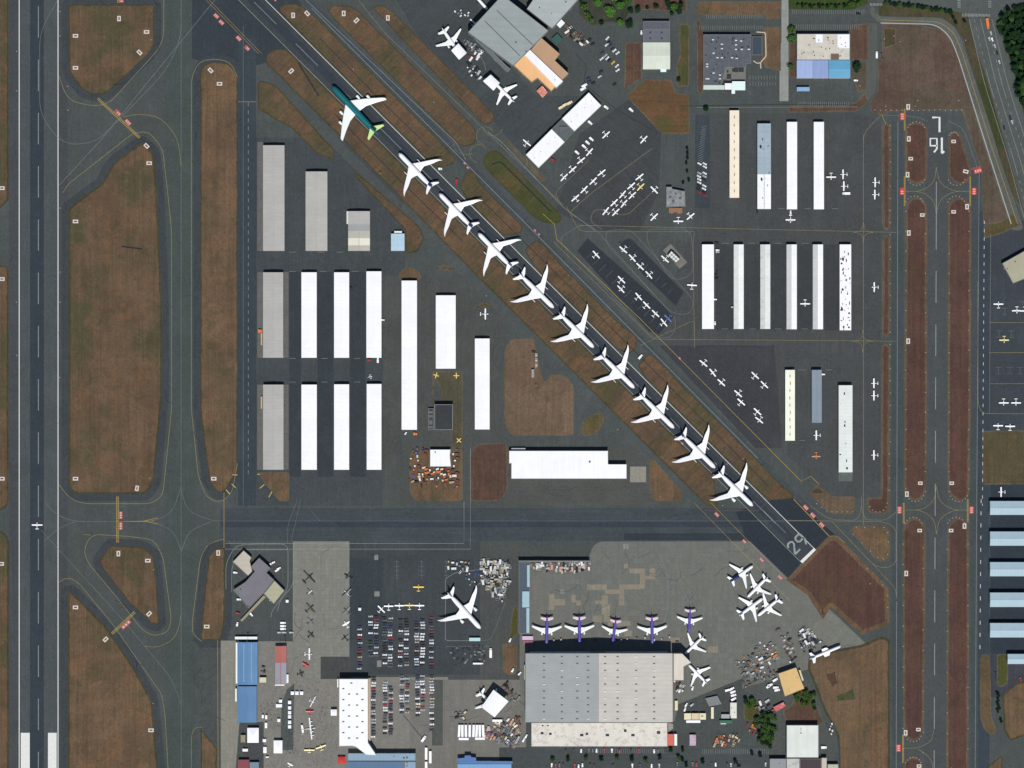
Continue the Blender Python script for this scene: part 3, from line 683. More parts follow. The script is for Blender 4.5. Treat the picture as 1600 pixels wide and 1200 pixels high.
for (xx, yy) in ((1561,521),(1580,521),(1560,578),(1578,578),(1594,578),(1598,475),(1570,486)):
    line([(xx-5,yy-4),(xx+5,yy-4)], .25, PG); line([(xx,yy-4),(xx,yy+6)], .25, PG); line([(xx-4,yy+6),(xx+4,yy+6)], .25, PG)
# parking bay combs
def comb(x0, y0, x1, y1, n, L, mat=PWD, w=.25):
    for k in range(n):
        x = x0+(x1-x0)*k/(n-1); yy = y0+(y1-y0)*k/(n-1); line([(x,yy),(x+L[0],yy+L[1])], w, mat, 'parking_marking')
comb(1104,23,1192,23,30,(0,6)); comb(1093,40,1192,40,30,(0,6)); comb(1238,15,1350,15,34,(0,7)); comb(1238,38,1342,38,32,(0,8))
comb(1096,200,1090,255,16,(8,-4)); comb(1247,159,1326,159,26,(0,6)); comb(1172,118,1212,118,10,(0,6)); comb(1172,128,1212,128,10,(0,6))
comb(1098,1170,1200,1170,36,(0,8)); comb(935,1170,1040,1170,36,(0,7))
for xx in (620, 659, 697): line([(xx,875),(xx,905)], .3, PG); [line([(xx-4,y0),(xx+4,y0)], .25, PG) for y0 in range(878, 905, 7)]
# tie-down grids on the dark strips
for k in range(13):
    s0 = 1320+k*20; line([dg(512,s0),dg(534,s0)], .22, PG)
for k in range(9):
    s0 = 1350+k*19; line([dg(584,s0),dg(600,s0)], .22, PG)
# expansion joint and survey lines near hangars
for (xx, y0) in ((452,394),(496,394),(526,394),(452,424),(500,424),(550,424),(452,560),(502,560),(553,560),(452,597),(502,597),(553,597),
   (1128,380),(1170,380),(1211,380),(1253,380),(1128,514),(1171,514),(1211,514),(1252,514),(1216,326),(1257,326),(1300,326),(1248,578),(1290,578),(1248,688)):
    line([(xx,y0),(xx+10,y0)], .3, PWD)
# holding position ladders and red panels
def hold(ax, ay, bx, by, w=3.2, mat=PO, step=2.6):
    d = Vector((bx-ax, by-ay)); L = d.length; d.normalize(); n = Vector((-d.y, d.x))
    for o in (-w/2, w/2): line([(ax+n.x*o,ay+n.y*o),(bx+n.x*o,by+n.y*o)], .45, mat, 'holding_position_marking')
    t = 0.5
    while t < L:
        p = Vector((ax,ay))+d*t; line([(p.x-n.x*w/2,p.y-n.y*w/2),(p.x+n.x*w/2,p.y+n.y*w/2)], .6, mat, 'holding_position_marking'); t += step
hold(153,154,218,215); hold(183.5,776,183.5,848); hold(175,990,211,956); hold(185,-2,185,4)
hold(1413.5,170,1413.5,204,1.6); hold(1413.5,276,1413.5,322,1.6); hold(1516,276,1516,322,1.6); hold(1412,786,1412,818,1.8); hold(1512,780,1512,816,1.8); hold(1411,1148,1411,1192,1.8); hold(1518,264,1533,260,2,PR)
def redpanel(x, y, w, h, ang, bright=False):
    a = math.radians(ang); c, s_ = math.cos(a), math.sin(a)
    def q(u, v): return (x+u*c-v*s_, y+u*s_+v*c)
    pat([q(-w/2,-h/2),q(w/2,-h/2),q(w/2,h/2),q(-w/2,h/2)], PRR if bright else PR, 'holding_position_marking')
    n = 3
    for k in range(n):
        v = -h*0.3+h*0.6*k/(n-1)
        line([q(-w*0.26,v),q(w*0.26,v)], h*0.13*S, PP, 'holding_position_marking') if False else pat([q(-w*.28,v-h*.09),q(w*.28,v-h*.09),q(w*.28,v+h*.09),q(-w*.28,v+h*.09)], PP, 'holding_position_marking', .009)
for a in ((184,176,6,11,-45),(200,191,6,11,-45),(188.7,805,5.5,12,0),(188.7,822,5.5,12,0),(197,976,6,18,47),(190,-1,7,10,0),
          (338,25,6,9,-45),(346,35,6,9,-45),(373,60,6,9,-45),(386,75,6,9,-45),(1259,793,6,9,-45),(1270,805,6,9,-45),(1284,820,6,9,-45),(1120,804,5,8,-45),(1163,846,5,7,-45),(1190,875,5,8,-45),(1219,902,5,8,-45)):
    redpanel(*a)
for a in ((1410,182,7,11,0),(1409.5,299,7,11,0),(1522,299,7,11,0),(1528,267,7,12,75),(1405.5,797,7,11,0),(1518,797,7,11,0),(1404,1169,7,11,0)):
    redpanel(*a, bright=True)
for a in ((726,255),(731,262),(836,360),(842,366),(1060,687),(1066,693),(1062,560),(430,0)):
    redpanel(a[0]-0, a[1]-0, 3, 4, -45)
for (xx, yy, a) in ((681.5,586.5,.3),(713,587,0.0),(717,688,.78)):
    for t in (a+D45*(0 if a == 0.3 else 0), a+PI/2):
        line([(xx-4.5*math.cos(t),yy-4.5*math.sin(t)),(xx+4.5*math.cos(t),yy+4.5*math.sin(t))], 1.1, plain('cross_yellow', (236,200,112), .7), 'closed_marking')
# zebra crossings and lanes of the public road
for k in range(9): line([(1360+k*2.2,5),(1360+k*2.2,9)], .7, PWD, 'road_marking')
for k in range(20): line([(1504+k*2.2,21+.05*k),(1504+k*2.2,26)], .7, PWD, 'road_marking')
for k in range(5): line([(1496,1+k*2.6),(1501,1+k*2.6-.6)], .7, PWD, 'road_marking'); line([(1544,-1+k*3),(1549,-1+k*3)], .7, PWD, 'road_marking')
for off, dsh in ((0,None),(-10,(5,8)),(9,(5,8)),(18,None),(-18,None)):
    line([(1532+off,30),(1556+off,130),(1594+off,250),(1618+off,340)], .4, PWD, 'road_marking', r=20, dash=dsh)
line([(1376,31),(1468,34),(1490,50),(1503,80),(1548,225),(1590,350)], .45, PO, 'road_marking', r=14)
line([(1376,36),(1462,38),(1484,56),(1497,88),(1540,225),(1580,350)], 1.2, plain('kerb_pale', (166,166,158), .8), 'kerb_marking', r=14)
# dark cracks and ditches
for p in (((190,385),(222,389)),((768,257),(780,253),(786,256),(860,330)),((466,98),(498,150)),):
    line(list(p), 1.6, TAR, 'drain_channel', r=2)
line([dg(345,700),dg(343,900),dg(346,1100)], .8, TAR, 'drain_channel'); line([dg(440,560),dg(438,760),dg(441,900)], .7, TAR, 'drain_channel')
line([dg(440,1060),dg(443,1500),dg(441,1960)], .7, TAR, 'drain_channel'); line([(1080,546),(1100,540),(1180,541),(1190,545)], .5, TAR, 'drain_channel', r=4)
# cracks wander along the shoulders and over the older ramps
cq = random.Random(77)
def crack(x, y, a, n, st=3.0, w=.42, mat=TAR):
    pts = [(x, y)]
    for _ in range(n): a += cq.uniform(-.55, .55); x += math.cos(a)*st; y += math.sin(a)*st; pts.append((x, y))
    line(pts, w, mat, 'pavement_crack')
for P in SHP:
    for i in range(0, len(P)):
        p, q2 = P[i-1], P[i]; L = math.hypot(q2[0]-p[0], q2[1]-p[1])
        for k in range(int(L/26)+(1 if cq.random() < .35 else 0)):
            t = cq.random(); x, y = p[0]+(q2[0]-p[0])*t, p[1]+(q2[1]-p[1])*t
            if x > 92 and x < 372 and -20 < y < 1220 and cq.random() < .6: crack(x, y, math.atan2(q2[1]-p[1], q2[0]-p[0])+cq.uniform(-.4,.4), cq.randint(3, 8), 2.6, cq.uniform(.25,.42))
SEAL = plain('crack_seal', (50,55,62), .9, var=.2)
for (x0, y0, x1, y1, n, base) in ((550,855,745,960,16,.8),(700,60,860,230,10,-.8),(830,215,1030,350,16,-.75),(1090,185,1370,370,18,1.57),(1030,540,1220,740,16,1.57),(820,850,1150,990,26,0),(404,215,600,730,20,1.57),(460,850,545,1055,10,1.57),(302,1010,340,1130,16,1.57),(640,1065,810,1165,10,0),(600,420,790,700,14,1.57),(800,755,1060,845,12,0)):
    for _ in range(n): crack(cq.uniform(x0,x1), cq.uniform(y0,y1), base+cq.choice((0,0,1.57))+cq.uniform(-.1,.1), cq.randint(4,12), cq.uniform(2.5,5), cq.uniform(.2,.34), SEAL)
for (x0, y0, x1, y1) in ((363,742,371,742),(362,756,368,762),(353,765,359,772),(402,741,406,741),(406,763,413,757),(420,777,425,768)): line([(x0,y0),(x1,y1)], 1.0, PY, 'pavement_marking')
line([(1182,50),(1196,51),(1197,88),(1188,98),(1189,107)], 1.3, plain('footpath', (196,182,160), .8), 'footpath', r=3); line([(1177,95),(1183,99),(1189,98)], 1.2, plain('footpath', (196,182,160), .8), 'footpath', r=2)
line([(899,84),(918,104),(912,122),(918,135),(935,150),(965,172),(1033,211)], .5, TAR, 'kerb_line', r=3)
line([(1060,166),(1220,163),(1340,164)], .6, TAR, 'kerb_line'); line([(1088,168),(1340,167)], .5, PG, 'kerb_line')
for k in range(6): line([(1378.5+k*0, 195+k*60),(1378.5,230+k*60)], .2, PG, 'kerb_line')
line([(626,1118),(660,1160),(672,1166)], 1.0, PG, 'kerb_line'); line([(630,1117),(664,1158)], .6, TAR, 'kerb_line')
line([(612,1128),(618,1136),(612,1142),(604,1138)], .25, PG, 'kerb_line')
# faint wheel arcs on the aprons
for (cx, cy, r, a0, a1) in ((1230,905,90,150,200),(1020,860,120,20,70),(905,930,140,330,20),(700,120,60,300,350),(1215,860,160,150,175)):
    line(arc(cx, cy, r, a0, a1 if a1 > a0 else a1+360, 20), .5, PG, 'wheel_mark')
for p in (((925,862),(1010,945)),((985,860),(1065,950)),((1040,872),(1200,1040)),((1090,860),(1260,1010)),((1062,905),(1180,1052)),((1120,1000),(1130,1050))): line(list(p), .45, plain('faint_tan_line', (126,122,98), .9), 'apron_line')
for (mb, mat, name) in LB.values():
    tag(mb.build(name, mat), None, None, kind='structure')
# ------------------------------------------------------------------ buildings
WALLW = plain('wall_white', (206,208,206), .6); WALLG = plain('wall_grey', (128,130,130), .7); WALLB = plain('wall_tan', (170,150,120), .7)
DOORM = plain('hangar_door', (176,182,186), .5); DARKM = plain('dark_metal', (38,42,48), .6); GLASS = plain('dark_glass', (30,38,48), .15, spec=.6)
VENTM = plain('vent_metal', (96,100,104), .5); SKYL = plain('skylight_pane', (228,232,230), .4)
VENTB = plain('vent_dark', (44,48,54), .6)
R_white = lambda al: metalroof('roof_white', (255,255,255), al, k=1.05)
R_grey = lambda al: metalroof('roof_warm_grey', (178,176,170), al)

def hangar(x0, y0, x1, y1, h, rm, label, cat='hangar', group=None, wall=None, doors=True, vents=0, ventm=None, rise=None, spots=0, name='hangar', halves=None, bands=None):
    """long gabled hangar; roof edges given on the map"""
    (ax, ay), (bx, by) = W(x0, y1, h), W(x1, y0, h)
    cx, cy, w, l = (ax+bx)/2, (ay+by)/2, (bx-ax), (by-ay)
    root = empty(name, (cx, cy, 0.03)); tag(root, label, cat, group)
    alongY = l >= w; hw, hl = w/2, l/2; wall = wall or WALLW
    rise = rise if rise is not None else min(w, l)*0.035
    ov = 0.35
    b = MB(); b.box(-hw+ov, -hl+ov, 0, hw-ov, hl-ov, h-.25); b.build('wall', wall, root)
    segs = bands or [(0.0, 1.0, rm)]
    for (t0, t1, m) in segs:
        b = MB(); th = .22
        if alongY:
            ya, yb = hl-t0*2*hl, hl-t1*2*hl
            for z in (0,):
                v = [(-hw,yb,h),(0,yb,h+rise),(hw,yb,h),(hw,yb,h-th),(0,yb,h+rise-th),(-hw,yb,h-th)]
                v2 = [(p[0],ya,p[2]) for p in v]
            i = len(b.v); b.v += v+v2
            for f in ((0,1,7,6),(1,2,8,7),(2,3,9,8),(3,4,10,9),(4,5,11,10),(5,0,6,11)): b.face([i+k for k in f][::-1])
            b.face([i+k for k in (0,5,4,1)][::1]); b.face([i+k for k in (1,4,3,2)]); b.face([i+k for k in (6,7,10,11)]); b.face([i+k for k in (7,8,9,10)])
        else:
            xa, xb = -hw+t0*2*hw, -hw+t1*2*hw
            v = [(xa,-hl,h),(xa,0,h+rise),(xa,hl,h),(xa,hl,h-th),(xa,0,h+rise-th),(xa,-hl,h-th)]
            v2 = [(xb,p[1],p[2]) for p in v]
            i = len(b.v); b.v += v+v2
            for f in ((0,1,7,6),(1,2,8,7),(2,3,9,8),(3,4,10,9),(4,5,11,10),(5,0,6,11)): b.face([i+k for k in f])
            b.face([i+k for k in (0,5,4,1)]); b.face([i+k for k in (1,4,3,2)]); b.face([i+k for k in (6,7,10,11)]); b.face([i+k for k in (7,8,9,10)])
        ro = b.build('roof', m, root)
    # ridge cap
    b = MB()
    if alongY: b.box(-.35,-hl-.02,h+rise-.02,.35,hl+.02,h+rise+.14, taper=.1)
    else: b.box(-hw-.02,-.35,h+rise-.02,hw+.02,.35,h+rise+.14, taper=.1)
    b.build('ridge_cap', segs[0][2], root)
    if doors:
        n = max(1, int((2*max(hw, hl))/13.5)); pr = None
        for side in (-1, 1):
            for k in range(n):
                t = (k+.5)/n*2-1
                if pr is None:
                    d = MB(); d.box(-5.6,-.12,0,5.6,.12,min(h-.9,5.2))
                    for q in range(-5,6,2): d.box(q-.08,.12,0,q+.08,.2,min(h-1,5.1)); d.box(q-.08,-.2,0,q+.08,-.12,min(h-1,5.1))
                    pr = d.build('hangar_door', DOORM, root); o = pr
                else: o = pr.copy(); COL.objects.link(o); kid(root, o)
                if alongY: o.location = (side*(hw-ov+.10), t*(hl-1), 0); o.rotation_euler = (0,0,PI/2)
                else: o.location = (t*(hw-1), side*(hl-ov+.10), 0)
    if vents:
        for k in range(vents):
            t = (k+.5)/vents*2-1; v = MB(); v.box(-.45,-1.6,0,.45,1.6,.7, taper=.08)
            o = v.build('roof_vent', ventm or VENTM, root)
            o.location = (U(-.3,.3), t*(hl-3), h+rise) if alongY else (t*(hw-3), 0, h+rise)
            if not alongY: o.rotation_euler = (0,0,PI/2)
    for k in range(spots):
        v = MB(); a_, b_ = U(.3,1.6), U(.3,2.4); rr_ = [(math.cos(q)*a_*U(.7,1.1), math.sin(q)*b_*U(.7,1.1)) for q in [2*PI*i/9 for i in range(9)]]
        v.prism(rr_, 0, .06); px, py = U(-hw*.8,hw*.8), -hl+2*hl*U(0.02,.92)
        o = v.build('roof_patch', plain('bitumen_patch', (50,52,56), .9), root); o.location = (px, py, h+rise*(1-abs(px)/hw)+.02)
    return root

def polyb(name, pts, h, rm, label, cat='building', wall=None, parapet=.5, vents=(), sky=(), group=None, vm=None):
    """flat roofed block with a parapet; pts are roof corners on the map"""
    P = [W(x, y, h) for x, y in pts]; cx = sum(p[0] for p in P)/len(P); cy = sum(p[1] for p in P)/len(P)
    P = [(p[0]-cx, p[1]-cy) for p in P]
    root = empty(name, (cx, cy, 0.03)); tag(root, label, cat, group)
    b = MB(); q = inset(P, .25); ar = q; b.prism(q, 0, h-.3); b.build('wall', wall or WALLG, root)
    b = MB(); b.prism(inset(P, .02), h-.3, h); b.build('roof', rm, root)
    if parapet:
        b = MB(); a_, i_ = P, inset(P, .45); n = len(P)
        i0 = len(b.v)
        for (x, y), (u, v) in zip(a_, i_): b.v += [(x,y,h-.28),(x,y,h+parapet),(u,v,h+parapet),(u,v,h+.005)]
        for k in range(n):
            k2 = (k+1) % n
            for j in range(3): b.face((i0+4*k+j, i0+4*k2+j, i0+4*k2+j+1, i0+4*k+j+1))
        b.build('parapet', wall or WALLG, root)
    def at(x, y): w = W(x, y, h); return (w[0]-cx, w[1]-cy, h)
    for (x, y, a_, b_, hh) in vents:
        v = MB(); v.box(-a_/2,-b_/2,0,a_/2,b_/2,hh, taper=.1); v.box(-a_/2+.2,-b_/2+.2,hh,a_/2-.2,b_/2-.2,hh+.15); o = v.build('roof_vent', vm or VENTM, root); o.location = at(x, y)
    for (x, y, a_, b_) in sky:
        v = MB(); v.box(-a_/2,-b_/2,0,a_/2,b_/2,.45, taper=.3); o = v.build('skylight', SKYL, root); o.location = at(x, y)
    # doors and windows round the foot of the wall
    n = len(P)
    for k in range(n):
        a_, b_ = Vector(q[k]), Vector(q[(k+1) % n]); L = (b_-a_).length
        if L < 7: continue
        d = (b_-a_).normalized(); cnt = min(6, max(1, int(L/9)))
        for j in range(cnt):
            c = a_+d*L*(j+.5)/cnt; m = MB()
            if j % 3 == 1: m.box(-1.6,-.12,0,1.6,.12,min(3.2,h-.8)); nm, mm = 'door', DOORM
            else: m.box(-1.5,-.10,1.2,1.5,.10,min(2.6,h-.8)); nm, mm = 'window', GLASS
            o = m.build(nm, mm, root); o.location = (c.x, c.y, 0); o.rotation_euler = (0,0,math.atan2(d.y, d.x))
    return root

g1 = 'long warm grey hangars in the western rows'
RG = metalroof('roof_warm_grey', (164,162,157), 'X', period=1.6)
hangar(411,227,444.5,392, 7, RG, 'longest of the warm grey roofed hangars, at the north west beside the dashed lane', group=g1)
hangar(477.5,268,511.5,392, 7, metalroof('roof_warm_grey2', (166,164,157), 'X', period=1.6), 'middle one of three stepped grey roofed hangars, with two small pale roof strips', group=g1)
hangar(544,330,578,392, 6.5, metalroof('roof_band', (176,174,164), 'X', mott=.0, period=5), 'shortest stepped grey hangar with cream and grey roof bands', group=g1,
   bands=[(0,.33,metalroof('roof_warm_grey', (164,162,157), 'X', period=1.6)),(.33,.5,metalroof('roof_mid_grey', (150,150,148),'X')),(.5,.68,metalroof('roof_stone',(172,169,156),'X')),(.68,.86,metalroof('roof_cream',(212,208,190),'X')),(.86,1,metalroof('roof_stone',(172,169,156),'X'))])
polyb('shed', rect(541.5,330,544,350), 5, metalroof('roof_pale_lean', (205,205,198),'Y'), 'narrow pale lean-to on the west side of the shortest grey hangar', 'shed', parapet=0)
hangar(411,425.5,442.5,559, 6.5, RG, 'warm grey roofed hangar with concrete strips, west end of the middle hangar row', group=g1)
hangar(411,601,443,734, 6.5, RG, 'warm grey roofed hangar above a triangle of brown grass, west end of the lower row', group=g1)
RW = metalroof('roof_white', (255,255,255), 'X', k=1.05)
g2 = 'long white hangars in the western rows'
for x0,y0,x1,y1,lb in ((471,425.5,494.8,559,'white roofed hangar, first east of the grey one in the middle row'),
  (522,425.5,545.5,559,'white roofed hangar in the middle of the middle row'),
  (572.5,424,596,559,'white roofed hangar at the east end of the western middle row'),
  (471,601,495,734,'white roofed hangar, first east of the grey one in the lower row'),
  (522,600.5,545.5,734,'white roofed hangar in the middle of the lower row'),
  (573,600,596,734,'white roofed hangar at the east end of the lower row'),
  (627.5,438.5,651.5,671.5,'very long white roofed hangar below a half round patch of brown grass'),
  (681,461.5,712,576,'wide white roofed hangar just above the yellow crosses'),
  (742,529,765,671,'white roofed hangar standing alone west of the round brown field')):
    hangar(x0,y0,x1,y1, 6.4, RW, lb, group=g2)
hangar(611,365,632,392, 5.5, metalroof('roof_ice', (168,192,206), 'X', period=7), 'small pale blue roofed hangar by the green hump of grass', 'hangar')
polyb('shed', rect(616,361,628,364.5), 4, metalroof('roof_whitish', (225,228,226),'X'), 'narrow white shed behind the small pale blue hangar', 'shed', parapet=0)
# dark open building with its annex
dk = slabs('roof_charcoal', (60,63,64), 0, 7.2, warm=(.9,1.1,1.05), amt=.5)
polyb('unfinished_building', rect(679,632,707.5,671.5), 7.5, dk, 'charcoal roofed square building with pale rim below the yellow crosses', 'building', wall=plain('wall_rim', (150,154,156), .7), parapet=.7)
polyb('frame_annex', rect(669,638,677.5,671.5), 3.2, plain('roof_slats', (74,78,84), .8, var=.5, scale=.5), 'low slatted annex on the west side of the charcoal roofed building', 'annex', parapet=.3, vents=((673,644,5,3,.7),(673,650,5,3,.9),(673,660,4,5,.5),(673,667,5,2.5,.8)))
# white tarp square in the machine yard
polyb('workshop', [(672,702.5),(704,702.5),(703,711),(704.5,729),(672,729)], 6.2, metalroof('roof_ivory', (246,246,236),'Y'), 'square ivory roofed workshop among the colourful machines', 'workshop', wall=WALLW, parapet=.15, vents=((680,706.5,1.2,2,.6),))
# big white hangar
r0 = polyb('hangar', [(795.5,704.5),(950,704.5),(950,725),(953,725.5),(979,725.5),(979,748),(799,748),(799,724),(795.5,724)], 8.5, metalroof('roof_bright', (254,254,253),'Y', k=1.05), 'very wide stepped white hangar north of the east west taxiway', 'hangar', wall=WALLW, parapet=.12, vents=((921.5,721.5,2.2,2.2,.8),))
polyb('shed', rect(799,700.3,821,703.6), 4, metalroof('roof_whitish', (225,228,226),'X'), 'narrow white lean-to on the north side of the very wide white hangar', 'shed', parapet=0)
# north east hangars
hangar(1140,172.5,1155,309, 6.6, metalroof('roof_cream_long', (232,218,196),'X'), 'northern cream roofed long hangar with small slit vents', vents=10, ventm=plain('vent_brown', (130,116,96), .6))
WB = metalroof('roof_bluegrey', (148,164,172),'X', period=6); 
hangar(1183.5,193,1204.5,326.5, 7.6, WB, 'long hangar, blue grey roof in its north and stained white in its south part', bands=[(0,.595,WB),(.595,1,metalroof('roof_white_stained', (250,250,248),'X', mott=.12, dirt=(90,92,96), k=1.05))], spots=9)
g3 = 'clean white long hangars in the north east'
hangar(1229.5,190.5,1245.5,327, 7, RW, 'clean white roofed long hangar right of the half blue half white one', group=g3)
hangar(1271.5,190.5,1287.5,327, 7, RW, 'clean white roofed long hangar nearest the parked planes by the east taxiway', group=g3)
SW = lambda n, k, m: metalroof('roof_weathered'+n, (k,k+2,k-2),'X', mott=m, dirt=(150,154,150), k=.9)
g4 = 'white long hangars of the eastern middle row'
hangar(1097,382,1115.5,514, 7, metalroof('roof_white_soft', (246,249,246),'X', k=1.0), 'wide clean white roofed hangar, westernmost of the eastern middle row', group=g4)
# weathered gabled roofs: west slope greyer and more mottled than the east
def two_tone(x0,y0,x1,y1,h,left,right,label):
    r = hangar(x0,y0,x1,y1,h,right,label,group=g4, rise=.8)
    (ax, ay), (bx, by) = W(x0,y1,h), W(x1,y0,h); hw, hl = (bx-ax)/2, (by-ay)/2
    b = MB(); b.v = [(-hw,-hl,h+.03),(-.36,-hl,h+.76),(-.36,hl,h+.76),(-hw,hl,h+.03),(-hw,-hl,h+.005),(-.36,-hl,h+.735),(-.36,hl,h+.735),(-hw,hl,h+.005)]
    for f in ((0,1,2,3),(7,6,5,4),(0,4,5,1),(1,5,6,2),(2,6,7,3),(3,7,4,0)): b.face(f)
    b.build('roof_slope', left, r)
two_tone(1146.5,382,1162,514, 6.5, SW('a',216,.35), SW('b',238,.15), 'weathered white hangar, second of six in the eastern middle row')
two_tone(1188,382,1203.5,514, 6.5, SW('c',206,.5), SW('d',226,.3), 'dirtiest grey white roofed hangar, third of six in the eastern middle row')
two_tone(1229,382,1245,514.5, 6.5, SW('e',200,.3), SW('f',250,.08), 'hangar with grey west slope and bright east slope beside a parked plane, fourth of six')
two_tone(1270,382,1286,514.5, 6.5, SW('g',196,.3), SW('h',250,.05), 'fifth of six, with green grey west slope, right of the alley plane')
hangar(1312,382,1330,516, 6.5, metalroof('roof_white_soft', (246,249,246),'X', k=1.0), 'white roofed hangar covered in small black spots, easternmost of six', group=g4, spots=44)
hangar(1227,578,1242,688.5, 6.6, metalroof('roof_cream_south', (238,234,212),'X'), 'southern cream roofed long hangar with slit vents', vents=9, ventm=plain('vent_brown', (130,116,96), .6))
hangar(1268.5,578,1284,660.5, 6.6, metalroof('roof_slate', (122,134,144),'X', period=3), 'slate blue grey roofed hangar east of the southern cream one')
hangar(1310.5,602,1332,738, 7.4, metalroof('roof_eggshell', (210,214,208),'X', period=4), 'long pale grey hangar with an outlined empty bay at its south end', spots=8, rise=.6)
# blue roofed hangars at the eastern edge
g5 = 'wide ice blue roofed hangars at the east edge'
IB = metalroof('roof_ice_blue', (156,178,188),'Y', mott=.12, dirt=(130,146,156), period=3.4)
for k, (ya, yb, w_) in enumerate(((783,804.5,'first'),(830.6,852.6,'second'),(878.4,900.4,'third'),(926,948.4,'fourth'),(973.6,996,'fifth'))):
    hangar(1547,ya,1668,yb, 7.8, IB, 'ice blue roofed hangar at the east edge, %s from the north' % w_, group=g5, rise=1.3)
hangar(1574.5,1022,1668,1037.5, 7.8, IB, 'ice blue roofed hangar at the east edge, southernmost and shorter, above small red cars', group=g5, rise=1.1)
polyb('hangar', [(1566,411.5),(1600,392.5),(1640,372),(1640,420),(1583,443)], 7.5, metalroof('roof_khaki', (160,156,132),'Y'), 'khaki roofed tilted building at the east edge by the road', 'building', parapet=.2, vents=((1586,409,1.5,1.5,.8),(1574,420,1.2,1.2,.6)))
# ------------------------------------------------------------------ northern maintenance hangars
RGH = metalroof('roof_green_grey', (142,150,148),'X', period=9)
polyb('maintenance_hangar', [(731,50.6),(785,-8),(857,48),(802,103)], 22, RGH, 'huge green grey tilted maintenance hangar at the top with parallel roof seams', 'hangar', parapet=.5, vents=((806,66,1.5,1.5,.8),(822,80,1.2,1.2,.6)), vm=VENTB)
for k, (a_, b_) in enumerate((((757.5,33),(812,87)),((776,16),(832,70)))):
    h = 22; p, q = Vector(W(*a_, h)), Vector(W(*b_, h)); b = MB(); b.cyl((p.x,p.y,h+.1),(q.x,q.y,h+.1),.5,n=4)
    o = b.build('roof_joint', VENTM); o.parent = None
    tgt = [x for x in COL.objects if x.name.startswith('maintenance_hangar')][0]; kid(tgt, o); o.location = (-tgt.location.x, -tgt.location.y, -.03)
polyb('maintenance_hangar', [(823,14),(846,-20),(880,-40),(905,-2),(862.5,45)], 17, metalroof('roof_grey_light', (160,166,164),'X', period=9), 'pale grey tilted hangar at the top right of the huge green grey one', 'hangar', parapet=.4, vents=((843,12,1.5,1.5,.7),(884,3,1.6,1.6,.9),(862,21,1,1,.7)))
polyb('annex', [(731,50),(736,48),(792,103),(798,108),(793,113),(787,108)], 7, plain('roof_annex', (104,112,112), .7, var=.2), 'low grey annex along the south west face of the huge tilted hangar', 'annex', parapet=.3)
OR = metalroof('roof_orange_tan', (226,176,124),'Y'); ORd = metalroof('roof_orange_dim', (176,142,112),'Y', period=2)
polyb('paint_hangar', [(802.5,102),(818,87),(829,78.5),(875.6,127.5),(861.5,142.5),(840,122),(830.6,128.4)], 15, OR, 'bright orange tan tilted hangar, south half, beside the huge green grey hangar', 'hangar', wall=WALLB, parapet=.3)
polyb('paint_hangar', [(829,78.5),(845.6,59),(874.7,84.4),(867,94.7),(888.5,115),(875.6,127.5)], 15, ORd, 'dull brown tan tilted hangar, north half, with stepped east side', 'hangar', wall=WALLB, parapet=.3)
polyb('hangar_monitor', [(819.5,86.5),(828,77.5),(880,127),(869,137)], 17.2, metalroof('roof_white2', (255,252,246),'Y', k=1.05), 'long white raised roof strip running over the orange tan hangar', 'roof monitor', wall=WALLW, parapet=.1, vents=((867,125,1,1,.6),))
for k in range(4):
    c = (841+k*3.6, 140+k*3.2)
polyb('canopy_shed', [(838,142),(847,133.5),(856,144),(848,153)], 4.5, metalroof('roof_redwhite', (196,120,104),'Y', mott=.75, dirt=(235,225,215)), 'small red and white striped shed south of the orange tan hangar', 'shed', parapet=0)
polyb('hangar', [(920,144.4),(939.7,165),(897.5,205.3),(877.8,185.6)], 8.5, metalroof('roof_bright', (254,254,253),'Y', k=1.05), 'bright white tilted hangar, the north eastern one of the pair', 'hangar', wall=WALLW, parapet=.15, vents=((924,158,.9,.9,.5),(913,168.5,.9,.9,.5),(902,180,.9,.9,.5),(893,190,1.1,1.1,.5)), vm=plain('vent_pink',(200,150,150),.6))
polyb('hangar', [(861.9,201.6),(882.5,222),(841.6,262.5),(821.6,241.9)], 8.5, metalroof('roof_bright', (254,254,253),'Y', k=1.05), 'bright white tilted hangar, the south western one of the pair', 'hangar', wall=WALLW, parapet=.15, vents=((867,215,.9,.9,.5),(856.5,225,.9,.9,.5),(845,237,.9,.9,.5),(835.5,247,.9,.9,.5)), vm=plain('vent_pink',(200,150,150),.6))
polyb('office', [(877.8,186),(897,205.7),(882.3,221.5),(862.2,201.4)], 6.5, plain('roof_flat_green', (92,102,100), .85, var=.15), 'flat grey green office block joining the two white tilted hangars', 'office', parapet=.6, vents=((880,201,9,5,1.6),(884,206,3,2,1.2),(874,210,2,2,.8)))
polyb('shed', [(869,38),(877,30),(883,36),(875,44)], 4.5, metalroof('roof_whitish', (225,228,226),'X'), 'small white ribbed shed below the pale grey tilted hangar', 'shed', parapet=0)
polyb('storage_tent', [(862,60),(871,52),(879,61),(869,70)], 4, metalroof('roof_teal_dark', (46,84,78),'X'), 'dark green roofed shed east of the dull tan hangar', 'shed', parapet=0)
